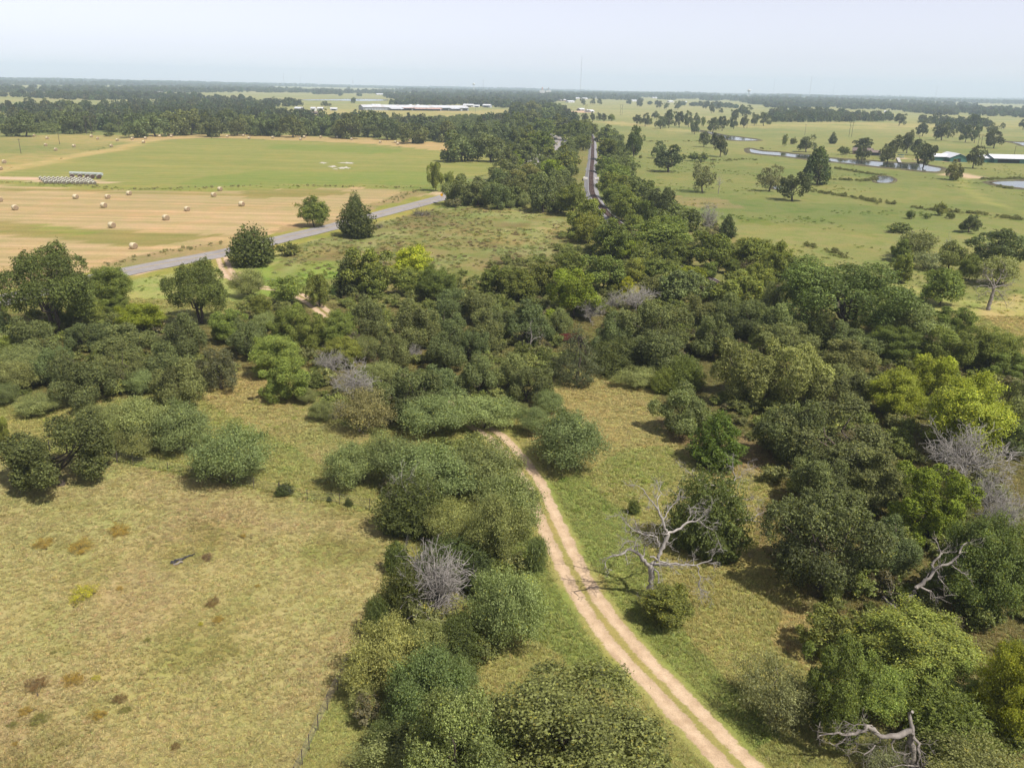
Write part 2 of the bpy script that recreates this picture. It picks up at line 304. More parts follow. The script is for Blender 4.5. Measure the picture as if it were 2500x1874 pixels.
('oak', 133.8, 229.2, 7.78, 9.98, 'scrub', 'broad dark oak dome in the pasture near the right edge'),
('mesq', 119.4, 202.6, 5.41, 7.43, 'scrub', 'second pale green bush from the left in the scrub patch of the right pasture'),
('elm', 115.2, 207.5, 2.84, 6.66, 'scrub', 'fourth bushy green tree from the left in the scrub patch of the right pasture'),
('snag', 120.6, 230.6, 2.31, 8.39, 'scrub', 'bare grey snag sticking out of the pasture scrub'),
('oak', 155.1, 285.2, 4.24, 5.76, 'scrub', 'small leaning oak alone between the scrub and the brushy ditch'),
('shrub', 129.9, 282.0, 4.31, 3.08, 'scrub', 'low bush around a grey stump in the right pasture'),
('shrub', 148.6, 315.4, 1.89, 3.26, 'scrub', 'first low shrub from the left in the scrub patch of the right pasture'),
('shrub', 164.7, 326.6, 2.65, 4.86, 'scrub', 'third low shrub from the left in the scrub patch of the right pasture'),
('shrub', 155.5, 316.6, 1.57, 1.98, 'scrub', 'second low shrub from the left in the scrub patch of the right pasture'),
('shrub', 164.9, 317.9, 1.66, 2.36, 'scrub', 'fourth low shrub from the left in the scrub patch of the right pasture'),
('elm', 62.6, 195.4, 4.44, 10.99, 'scrub', 'first bushy green tree from the left in the scrub patch of the right pasture'),
('oak', 49.6, 153.6, 3.27, 9.89, 'scrub', 'single grey-green oak in the scrub patch of the right pasture'),
('elm', 95.9, 204.1, 3.25, 4.45, 'scrub', 'second bushy green tree from the left in the scrub patch of the right pasture'),
('oaks', 118.6, 396.6, 5.25, 12.29, 'pasture', 'thin brownish oak left of the umbrella-shaped oak in the pasture'),
('oaku', 118.9, 362.7, 6.74, 12.23, 'pasture', 'umbrella-shaped oak on a short trunk in the pasture'),
('oakd', 152.5, 430.5, 7.85, 18.48, 'pasture', 'tallest dark tree on the near bank of the pond'),
('oaku', 226.0, 672.3, 7.8, 13.02, 'pasture', 'rounded oak on the far pond bank left of the house'),
('cedar', 290.5, 794.4, 4.14, 10.33, 'pasture', 'small dark upright tree far behind the pond'),
('oaku', 275.1, 685.5, 8.1, 11.14, 'pasture', 'umbrella oak right behind the brown-roofed house'),
('oaku', 232.2, 576.4, 4.65, 10.73, 'pasture', 'round oak in front of the brown-roofed house'),
('shrub', 248.5, 653.0, 4.23, 5.68, 'pasture', 'pale green bush left of the brown-roofed house'),
('oaku', 248.9, 575.4, 5.63, 11.29, 'pasture', 'round oak on the lawn beside the small dock'),
('oaku', 275.9, 628.9, 6.7, 15.87, 'pasture', 'oak right behind the one beside the small dock'),
('oaku', 309.3, 682.4, 5.71, 17.55, 'pasture', 'farthest oak of the clump by the small dock'),
('oaku', 307.6, 660.4, 5.58, 12.13, 'pasture', 'second dark round oak from the left in the pasture around the ponds'),
('oaku', 257.9, 542.5, 6.99, 15.13, 'pasture', 'large oak left of the green barns with white roofs'),
('oaku', 294.4, 552.0, 6.16, 14.07, 'pasture', 'round oak standing against the green barns'),
('oakl', 241.3, 470.9, 4.9, 10.85, 'pasture', 'leaning ragged tree beside the sandy ford in the pasture'),
('oaku', 456.1, 975.3, 7.58, 16.13, 'pasture', 'third dark round oak from the left in the pasture around the ponds'),
('oaku', 437.7, 892.1, 9.99, 17.8, 'pasture', 'fourth dark round oak from the left in the pasture around the ponds'),
('oaku', 448.8, 865.7, 6.03, 16.56, 'pasture', 'sixth dark round oak from the left in the pasture around the ponds'),
('oaku', 454.3, 858.3, 5.28, 16.43, 'pasture', 'eighth dark round oak from the left in the pasture around the ponds'),
('oaku', 428.2, 774.4, 8.53, 16.16, 'pasture', 'tenth dark round oak from the left in the pasture around the ponds'),
('oaku', 546.3, 996.2, 7.0, 15.29, 'pasture', 'ninth dark round oak from the left in the pasture around the ponds'),
('oaku', 522.0, 1019.9, 4.87, 14.78, 'pasture', 'fifth dark round oak from the left in the pasture around the ponds'),
('oaku', 620.0, 1179.7, 11.63, 20.85, 'pasture', 'seventh dark round oak from the left in the pasture around the ponds'),
('oaku', 569.4, 1298.0, 10.59, 17.2, 'pasture', 'first dark round oak from the left in the pasture around the ponds'),
('oaku', 721.3, 1239.5, 7.59, 15.81, 'pasture', 'eleventh dark round oak from the left in the pasture around the ponds'),
('elms', 228.3, 736.1, 2.53, 10.34, 'pasture', 'single slim green tree in the pasture around the ponds'),
('shrub', 247.8, 773.5, 3.19, 5.85, 'pasture', 'fifth low shrub from the left in the pasture around the ponds'),
('pecan', 75.3, 545.7, 7.24, 22.13, 'pasture', 'tall dark tree beside the railway tree row in the pasture'),
('oak', 96.4, 579.2, 4.99, 11.14, 'pasture', 'oak behind the wide spreading live oak in the pasture'),
('oaku', 86.0, 482.0, 9.13, 14.77, 'pasture', 'wide spreading live oak on a short trunk in the pasture'),
('oaku', 154.1, 709.8, 5.06, 12.66, 'pasture', 'left one of three oaks grouped near the stream'),
('oaku', 159.9, 699.0, 3.69, 12.01, 'pasture', 'middle one of three oaks grouped near the stream'),
('oaku', 143.3, 605.0, 5.91, 14.56, 'pasture', 'right front one of three oaks grouped near the stream'),
('oaks', 85.5, 386.4, 6.57, 13.75, 'pasture', 'brownish ragged oak alone in the middle of the pasture'),
('snag', 91.7, 382.8, 2.32, 10.25, 'pasture', 'thin dead tree right beside the brownish ragged oak'),
('oak', 53.5, 310.1, 5.02, 10.43, 'pasture', 'grey-green oak dome just outside the railway tree row'),
('twig', 64.6, 277.7, 2.81, 8.91, 'pasture', 'pale leafless tree left of the small cedar in the pasture'),
('shrub', 65.8, 299.2, 1.63, 3.0, 'pasture', 'third low shrub from the left in the pasture around the ponds'),
('cedar', 67.1, 262.9, 2.62, 7.48, 'pasture', 'small dark cedar alone in the pasture below the brownish oak'),
('shrub', 116.1, 563.1, 3.5, 5.07, 'pasture', 'second low shrub from the left in the pasture around the ponds'),
('shrub', 121.6, 558.9, 4.45, 5.34, 'pasture', 'fourth low shrub from the left in the pasture around the ponds'),
('shrub', 83.5, 577.5, 1.2, 2.2, 'pasture', 'first low shrub from the left in the pasture around the ponds'),
('oaku', 94.0, 1202.6, 5.73, 11.26, 'far_pasture', 'fourth dark round oak from the left in the far pasture below the masts'),
('oaku', 104.5, 1209.8, 4.28, 13.18, 'far_pasture', 'fifth dark round oak from the left in the far pasture below the masts'),
('oaku', 115.1, 1227.2, 3.68, 11.95, 'far_pasture', 'seventh dark round oak from the left in the far pasture below the masts'),
('oaku', 120.7, 1215.9, 4.64, 10.77, 'far_pasture', 'ninth dark round oak from the left in the far pasture below the masts'),
('yel', 134.5, 1243.8, 6.78, 9.24, 'far_pasture', 'single yellow-green tree in the far pasture below the masts'),
('oaku', 153.9, 1117.8, 5.56, 12.76, 'far_pasture', 'tenth dark round oak from the left in the far pasture below the masts'),
('oaku', 159.6, 1084.5, 6.13, 16.07, 'far_pasture', 'twelfth dark round oak from the left in the far pasture below the masts'),
('oaku', 218.2, 1383.6, 6.87, 11.52, 'far_pasture', 'thirteenth dark round oak from the left in the far pasture below the masts'),
('elms', 171.2, 1121.6, 3.37, 10.78, 'far_pasture', 'first slim green tree from the left in the far pasture below the masts'),
('oaku', 168.4, 1019.2, 6.88, 16.16, 'far_pasture', 'fifteenth dark round oak from the left in the far pasture below the masts'),
('oaku', 183.2, 1050.0, 7.08, 21.45, 'far_pasture', 'seventeenth dark round oak from the left in the far pasture below the masts'),
('oaku', 200.1, 1071.4, 7.22, 18.97, 'far_pasture', 'nineteenth dark round oak from the left in the far pasture below the masts'),
('oaku', 213.6, 1083.6, 6.05, 19.66, 'far_pasture', 'twentieth dark round oak from the left in the far pasture below the masts'),
('oaku', 235.4, 1141.0, 5.59, 15.93, 'far_pasture', 'twenty-second dark round oak from the left in the far pasture below the masts'),
('oaku', 187.6, 916.1, 5.13, 14.08, 'far_pasture', 'twenty-first dark round oak from the left in the far pasture below the masts'),
('elms', 238.3, 1113.1, 3.19, 12.42, 'far_pasture', 'second slim green tree from the left in the far pasture below the masts'),
('oaku', 214.9, 953.3, 6.44, 16.26, 'far_pasture', 'twenty-fifth dark round oak from the left in the far pasture below the masts'),
('oaku', 238.6, 1008.7, 7.15, 16.16, 'far_pasture', 'twenty-eighth dark round oak from the left in the far pasture below the masts'),
('oaku', 263.2, 1055.4, 5.32, 15.11, 'far_pasture', 'twenty-ninth dark round oak from the left in the far pasture below the masts'),
('oaku', 288.3, 1105.9, 5.57, 16.57, 'far_pasture', 'thirty-second dark round oak from the left in the far pasture below the masts'),
('oaku', 321.6, 1179.1, 5.94, 16.86, 'far_pasture', 'thirty-third dark round oak from the left in the far pasture below the masts'),
('oaku', 335.5, 1182.6, 9.01, 17.5, 'far_pasture', 'thirty-fourth dark round oak from the left in the far pasture below the masts'),
('oaku', 326.0, 1306.0, 7.9, 17.54, 'far_pasture', 'thirtieth dark round oak from the left in the far pasture below the masts'),
('oaku', 420.2, 1627.1, 14.57, 20.04, 'far_pasture', 'thirty-first dark round oak from the left in the far pasture below the masts'),
('oaku', 76.5, 1270.6, 3.63, 11.81, 'far_pasture', 'first dark round oak from the left in the far pasture below the masts'),
('oaku', 82.8, 1269.5, 3.63, 11.8, 'far_pasture', 'second dark round oak from the left in the far pasture below the masts'),
('oaku', 346.7, 2138.8, 7.83, 17.39, 'far_pasture', 'fourteenth dark round oak from the left in the far pasture below the masts'),
('oaku', 348.4, 2048.7, 7.78, 14.58, 'far_pasture', 'sixteenth dark round oak from the left in the far pasture below the masts'),
('oaku', 373.3, 2034.8, 8.14, 18.27, 'far_pasture', 'eighteenth dark round oak from the left in the far pasture below the masts'),
('oaku', 313.7, 2251.0, 9.0, 16.39, 'far_pasture', 'eleventh dark round oak from the left in the far pasture below the masts'),
('oaku', 207.3, 2415.1, 7.68, 19.62, 'far_pasture', 'sixth dark round oak from the left in the far pasture below the masts'),
('oaku', 227.3, 2421.8, 8.03, 18.04, 'far_pasture', 'eighth dark round oak from the left in the far pasture below the masts'),
('oaku', 172.2, 2308.4, 8.44, 17.2, 'far_pasture', 'third dark round oak from the left in the far pasture below the masts'),
('oaku', 466.1, 2164.3, 8.36, 17.96, 'far_pasture', 'twenty-third dark round oak from the left in the far pasture below the masts'),
('oaku', 392.0, 1765.6, 7.42, 21.55, 'far_pasture', 'twenty-fourth dark round oak from the left in the far pasture below the masts'),
('oaku', 414.4, 1777.0, 5.07, 11.76, 'far_pasture', 'twenty-seventh dark round oak from the left in the far pasture below the masts'),
('oaku', 477.4, 2076.9, 5.63, 18.29, 'far_pasture', 'twenty-sixth dark round oak from the left in the far pasture below the masts'),
('elm', 20.9, 305.3, 5.8, 11.86, 'rail_left', 'eleventh bushy green tree from the left in the wood between road and railway'),
('elm', 21.3, 259.2, 6.71, 11.77, 'rail_left', 'wide tree left of the railway where its curve disappears'),
('elm', 21.7, 248.6, 4.42, 9.04, 'rail_left', 'sixteenth bushy green tree from the left in the wood between road and railway'),
('elm', 26.8, 226.6, 6.39, 11.05, 'rail_left', 'eighteenth bushy green tree from the left in the wood between road and railway'),
('yel', -0.4, 490.1, 4.58, 9.25, 'rail_left', 'first yellow-green tree from the left in the wood between road and railway'),
('oak', 5.6, 519.7, 7.07, 12.5, 'rail_left', 'eighth grey-green oak from the left in the wood between road and railway'),
('elm', 16.3, 568.3, 10.17, 17.36, 'rail_left', 'fifth bushy green tree from the left in the wood between road and railway'),
('elm', -0.0, 633.8, 7.62, 15.58, 'rail_left', 'first bushy green tree from the left in the wood between road and railway'),
('elm', 20.5, 538.7, 5.59, 9.08, 'rail_left', 'seventh bushy green tree from the left in the wood between road and railway'),
('elm', 26.1, 455.7, 8.05, 15.06, 'rail_left', 'tenth bushy green tree from the left in the wood between road and railway'),
('yel', 18.5, 420.9, 6.29, 10.61, 'rail_left', 'second yellow-green tree from the left in the wood between road and railway'),
('oakl', 4.6, 406.4, 7.5, 9.6, 'rail_left', 'single olive oak in the wood between road and railway'),
('oak', 1.2, 333.7, 5.38, 11.41, 'rail_left', 'seventh grey-green oak from the left in the wood between road and railway'),
('oak', 10.2, 311.9, 5.91, 12.65, 'rail_left', 'eleventh grey-green oak from the left in the wood between road and railway'),
('oak', 20.4, 352.5, 4.32, 9.24, 'rail_left', 'sixteenth grey-green oak from the left in the wood between road and railway'),
('mesq', 3.1, 323.9, 3.19, 5.57, 'rail_left', 'light shrub at the foot of the dark trees by the weedy meadow'),
('mesq', -2.0, 322.6, 2.39, 3.7, 'rail_left', 'single pale green bush in the wood between road and railway'),
('elm', 49.3, 639.8, 5.94, 11.54, 'rail_left', 'thirteenth bushy green tree from the left in the wood between road and railway'),
('elm', 60.6, 782.5, 6.17, 8.09, 'rail_left', 'fifteenth bushy green tree from the left in the wood between road and railway'),
('oak', -23.0, 326.9, 5.5, 11.77, 'rail_left', 'leftmost dark dome of the wood beside the yellow road sign'),
('oak', -14.7, 326.7, 5.04, 10.79, 'rail_left', 'first grey-green oak from the left in the wood between road and railway'),
('oak', -8.5, 372.7, 4.69, 10.03, 'rail_left', 'third grey-green oak from the left in the wood between road and railway'),
('oak', -7.2, 318.7, 4.48, 9.59, 'rail_left', 'second grey-green oak from the left in the wood between road and railway'),
('oak', -2.0, 343.7, 4.34, 9.28, 'rail_left', 'fifth grey-green oak from the left in the wood between road and railway'),
('oak', -4.9, 417.6, 7.56, 10.05, 'rail_left', 'fourth grey-green oak from the left in the wood between road and railway'),
('elm', 2.9, 522.7, 9.03, 11.99, 'rail_left', 'third bushy green tree from the left in the wood between road and railway'),
('elm', 10.1, 629.9, 11.68, 17.28, 'rail_left', 'fourth bushy green tree from the left in the wood between road and railway'),
('elm', 24.4, 809.4, 11.07, 17.21, 'rail_left', 'sixth bushy green tree from the left in the wood between road and railway'),
('elm', 41.0, 765.5, 9.44, 13.97, 'rail_left', 'ninth bushy green tree from the left in the wood between road and railway'),
('elm', 53.2, 746.0, 10.22, 17.02, 'rail_left', 'twelfth bushy green tree from the left in the wood between road and railway'),
('elm', 43.3, 933.7, 12.75, 16.98, 'rail_left', 'eighth bushy green tree from the left in the wood between road and railway'),
('elm', 61.6, 803.6, 8.8, 17.1, 'rail_left', 'fourteenth bushy green tree from the left in the wood between road and railway'),
('elm', -0.1, 908.7, 9.93, 19.29, 'rail_left', 'second bushy green tree from the left in the wood between road and railway'),
('oak', 18.5, 1015.8, 11.77, 19.31, 'rail_left', 'tenth grey-green oak from the left in the wood between road and railway'),
('oak', 40.6, 1133.7, 11.58, 19.73, 'rail_left', 'thirteenth grey-green oak from the left in the wood between road and railway'),
('oak', 57.9, 1189.0, 9.71, 18.81, 'rail_left', 'fifteenth grey-green oak from the left in the wood between road and railway'),
('oak', -1.4, 1341.4, 13.67, 21.19, 'rail_left', 'sixth grey-green oak from the left in the wood between road and railway'),
('oak', 24.4, 1412.7, 15.35, 22.3, 'rail_left', 'ninth grey-green oak from the left in the wood between road and railway'),
('oak', 48.3, 1439.3, 13.68, 20.45, 'rail_left', 'twelfth grey-green oak from the left in the wood between road and railway'),
('oak', 66.0, 1462.3, 10.93, 18.47, 'rail_left', 'fourteenth grey-green oak from the left in the wood between road and railway'),
('elm', 71.9, 825.9, 6.22, 12.71, 'rail_left', 'seventeenth bushy green tree from the left in the wood between road and railway'),
('brush', -33.4, 297.3, 3.58, 3.25, 'rail_left', 'heap of grey cut brush beside the road'),
('brush', -44.3, 268.5, 2.39, 1.99, 'rail_left', 'small grey brush heap right of the tall roadside cedar'),
('brushg', -24.2, 321.6, 3.4, 3.31, 'rail_left', 'grey-green thicket under the dark dome by the yellow sign'),
('elm', 77.7, 749.6, 10.28, 14.25, 'rail_right', 'second bushy green tree from the left in the tree row right of the railway'),
('elm', 58.3, 549.3, 8.71, 14.71, 'rail_right', 'third bushy green tree from the left in the tree row right of the railway'),
('elm', 48.4, 467.1, 6.8, 9.67, 'rail_right', 'first bushy green tree from the left in the tree row right of the railway'),
('elm', 45.6, 395.8, 8.14, 11.57, 'rail_right', 'fourth bushy green tree from the left in the tree row right of the railway'),
('elm', 41.5, 355.9, 7.09, 11.0, 'rail_right', 'fifth bushy green tree from the left in the tree row right of the railway'),
('elm', 39.1, 323.8, 6.26, 9.79, 'rail_right', 'sixth bushy green tree from the left in the tree row right of the railway'),
('elm', 38.8, 292.7, 5.57, 10.75, 'rail_right', 'ninth bushy green tree from the left in the tree row right of the railway'),
('elm', 45.5, 287.3, 4.06, 8.3, 'rail_right', 'eleventh bushy green tree from the left in the tree row right of the railway'),
('elm', 38.4, 270.6, 3.94, 5.9, 'rail_right', 'tenth bushy green tree from the left in the tree row right of the railway'),
('elm', 40.4, 247.6, 4.5, 8.58, 'rail_right', 'twelfth bushy green tree from the left in the tree row right of the railway'),
('elm', 45.9, 250.3, 5.52, 8.81, 'rail_right', 'thirteenth bushy green tree from the left in the tree row right of the railway'),
('elm', 75.2, 591.1, 3.06, 6.26, 'rail_right', 'eighth bushy green tree from the left in the tree row right of the railway'),
('elm', 70.7, 593.9, 4.91, 10.04, 'rail_right', 'seventh bushy green tree from the left in the tree row right of the railway'),
('mesq', 36.4, 295.6, 3.14, 5.47, 'rail_right', 'single pale green bush in the tree row right of the railway'),
('oak', -448.3, 758.5, 5.72, 12.24, 'belt', 'first grey-green oak from the left in the tree belt behind the hay fields'),
('oak', -389.7, 664.0, 6.85, 11.87, 'belt', 'second grey-green oak from the left in the tree belt behind the hay fields'),
('oak', -380.3, 665.8, 9.13, 19.11, 'belt', 'third grey-green oak from the left in the tree belt behind the hay fields'),
('oak', -426.6, 772.8, 6.88, 14.72, 'belt', 'fourth grey-green oak from the left in the tree belt behind the hay fields'),
('oak', -424.9, 802.1, 7.14, 15.27, 'belt', 'fifth grey-green oak from the left in the tree belt behind the hay fields'),
('oak', -506.2, 991.8, 8.79, 18.81, 'belt', 'seventh grey-green oak from the left in the tree belt behind the hay fields'),
('oak', -366.0, 711.0, 8.77, 17.22, 'belt', 'sixth grey-green oak from the left in the tree belt behind the hay fields'),
('oak', -612.5, 1231.2, 9.22, 13.64, 'belt', 'eighth grey-green oak from the left in the tree belt behind the hay fields'),
('oak', -363.3, 727.3, 7.97, 17.06, 'belt', 'ninth grey-green oak from the left in the tree belt behind the hay fields'),
('oak', -413.9, 858.2, 4.99, 10.68, 'belt', 'tenth grey-green oak from the left in the tree belt behind the hay fields'),
('oak', -363.4, 770.9, 7.92, 13.5, 'belt', 'eleventh grey-green oak from the left in the tree belt behind the hay fields'),
('oak', -299.9, 679.6, 9.09, 18.09, 'belt', 'twelfth grey-green oak from the left in the tree belt behind the hay fields'),
('oak', -294.0, 699.7, 9.59, 18.06, 'belt', 'thirteenth grey-green oak from the left in the tree belt behind the hay fields'),
('oak', -284.1, 716.2, 8.83, 18.89, 'belt', 'fourteenth grey-green oak from the left in the tree belt behind the hay fields'),
('oak', -274.1, 724.0, 9.91, 21.2, 'belt', 'fifteenth grey-green oak from the left in the tree belt behind the hay fields'),
('oak', -268.0, 745.5, 8.17, 17.47, 'belt', 'sixteenth grey-green oak from the left in the tree belt behind the hay fields'),
('oak', -248.5, 709.1, 8.75, 14.91, 'belt', 'seventeenth grey-green oak from the left in the tree belt behind the hay fields'),
('oak', -270.2, 807.9, 8.84, 18.91, 'belt', 'eighteenth grey-green oak from the left in the tree belt behind the hay fields'),
('oak', -236.6, 728.1, 6.49, 13.89, 'belt', 'nineteenth grey-green oak from the left in the tree belt behind the hay fields'),
('oak', -235.6, 751.0, 7.71, 16.51, 'belt', 'twentieth grey-green oak from the left in the tree belt behind the hay fields'),
('oak', -220.3, 738.8, 8.6, 18.4, 'belt', 'twenty-first grey-green oak from the left in the tree belt behind the hay fields'),
('oak', -205.5, 735.6, 8.31, 17.78, 'belt', 'twenty-second grey-green oak from the left in the tree belt behind the hay fields'),
('oak', -188.1, 722.7, 8.17, 17.48, 'belt', 'twenty-third grey-green oak from the left in the tree belt behind the hay fields'),
('oak', -181.9, 750.1, 7.45, 14.82, 'belt', 'twenty-fourth grey-green oak from the left in the tree belt behind the hay fields'),
('oak', -168.7, 754.7, 7.75, 16.59, 'belt', 'twenty-fifth grey-green oak from the left in the tree belt behind the hay fields'),
('oak', -153.1, 735.1, 6.3, 13.48, 'belt', 'twenty-sixth grey-green oak from the left in the tree belt behind the hay fields'),
('oak', -139.4, 720.8, 9.38, 20.06, 'belt', 'twenty-seventh grey-green oak from the left in the tree belt behind the hay fields'),
('oak', -130.4, 751.9, 10.28, 22.0, 'belt', 'twenty-eighth grey-green oak from the left in the tree belt behind the hay fields'),
('oak', -123.9, 747.0, 7.43, 10.11, 'belt', 'twenty-ninth grey-green oak from the left in the tree belt behind the hay fields'),
('oak', -107.9, 716.3, 8.1, 16.55, 'belt', 'thirtieth grey-green oak from the left in the tree belt behind the hay fields'),
('oak', -99.6, 745.7, 6.9, 14.76, 'belt', 'thirty-first grey-green oak from the left in the tree belt behind the hay fields'),
('oak', -82.5, 682.4, 11.71, 15.09, 'belt', 'thirty-second grey-green oak from the left in the tree belt behind the hay fields'),
('oak', -98.6, 879.0, 8.72, 12.42, 'belt', 'thirty-third grey-green oak from the left in the tree belt behind the hay fields'),
('oak', -69.0, 719.6, 8.14, 14.33, 'belt', 'thirty-fourth grey-green oak from the left in the tree belt behind the hay fields'),
('oak', -55.6, 699.9, 7.92, 16.94, 'belt', 'thirty-fifth grey-green oak from the left in the tree belt behind the hay fields'),
('oak', -33.7, 523.3, 11.0, 18.42, 'belt', 'thirty-sixth grey-green oak from the left in the tree belt behind the hay fields'),
('oak', -44.6, 732.8, 8.79, 15.75, 'belt', 'thirty-seventh grey-green oak from the left in the tree belt behind the hay fields'),
('oak', -27.7, 675.5, 7.65, 16.36, 'belt', 'thirty-eighth grey-green oak from the left in the tree belt behind the hay fields'),
('oak', -15.9, 526.0, 7.62, 16.3, 'belt', 'thirty-ninth grey-green oak from the left in the tree belt behind the hay fields'),
('oak', -14.1, 712.4, 7.57, 16.2, 'belt', 'fortieth grey-green oak from the left in the tree belt behind the hay fields'),
('oak', -7.6, 854.1, 8.46, 18.11, 'belt', 'forty-second grey-green oak from the left in the tree belt behind the hay fields'),
('oak', -4.9, 471.6, 5.72, 12.0, 'belt', 'forty-first grey-green oak from the left in the tree belt behind the hay fields'),
('oak', -4.4, 637.8, 6.14, 13.14, 'belt', 'forty-third grey-green oak from the left in the tree belt behind the hay fields'),
('pecan', -34.5, 797.2, 4.8, 17.83, 'belt', 'tall thin tree with a tufted top rising above the belt'),
('shrub', -381.6, 706.9, 3.89, 4.75, 'belt', 'single low shrub in the tree belt behind the hay fields'),
('shrub', -326.7, 689.0, 4.27, 3.05, 'belt', 'low dark bush in the field near the H-frame power poles'),
('oaku', -667.8, 1137.9, 6.36, 13.95, 'belt_back', 'first dark round oak from the left scattered behind the tree belt at upper left'),
('oaku', -724.0, 1286.6, 8.66, 15.09, 'belt_back', 'second dark round oak from the left scattered behind the tree belt at upper left'),
('oaku', -680.3, 1251.9, 9.54, 14.9, 'belt_back', 'third dark round oak from the left scattered behind the tree belt at upper left'),
('oaku', -592.6, 1248.8, 7.39, 15.72, 'belt_back', 'fifth dark round oak from the left scattered behind the tree belt at upper left'),
('oaku', -558.5, 1150.3, 5.65, 10.19, 'belt_back', 'fourth dark round oak from the left scattered behind the tree belt at upper left'),
]
ROAD = [(-112.7,145.3),(-109.3,155.1),(-105.4,167.5),(-94.5,193.5),(-78.2,221.8),(-70.4,241.7),(-58.7,270.2),(-50.9,292.8),(-30.4,348.4),(-11.9,409.3),(7.1,509.0),(25.1,631.3),(32.9,707.3),(37.6,764.1),(36.9,814.6),(27.7,868.9)]
SPUR = [(37.6,764.1),(42.3,756.9),(44.9,726.9),(46.1,691.3)]
TRACK = [(-78.9,219.9),(-67.3,193.7),(-58.2,184.2),(-51.1,181.2),(-45.7,174.8),(-39.9,165.8),(-32.3,151.4),(-28.6,145.4),(-19.4,127.6),(-11.6,116.1),(-6.8,109.3),(-4.7,105.5),(-2.3,102.0),(-0.0,96.7),(1.7,91.3),(2.9,86.9),(4.1,79.9),(5.8,71.2),(7.6,63.7),(10.0,57.3),(12.8,51.8),(16.3,45.0),(19.1,40.2),(21.2,36.2)]
RAIL = [(63.9,950.3),(71.2,926.8),(73.6,882.8),(71.3,828.5),(66.6,758.6),(58.4,662.4),(48.8,551.2),(43.1,488.5),(38.6,438.3),(36.4,411.2),(33.7,374.8),(33.0,354.1),(32.9,334.4),(33.5,316.2),(34.1,298.8),(38.3,250.8),(47.4,200.5),(50.7,187.5)]
FTRACK = [(-252.5,395.6),(-255.4,421.2),(-259.3,480.3),(-263.0,532.6),(-264.7,568.7),(-275.2,620.3),(-275.1,651.0)]
RTRACK = [(243.1,481.0),(252.8,482.9),(230.3,434.8),(212.7,384.4),(205.1,348.6),(207.2,335.4)]
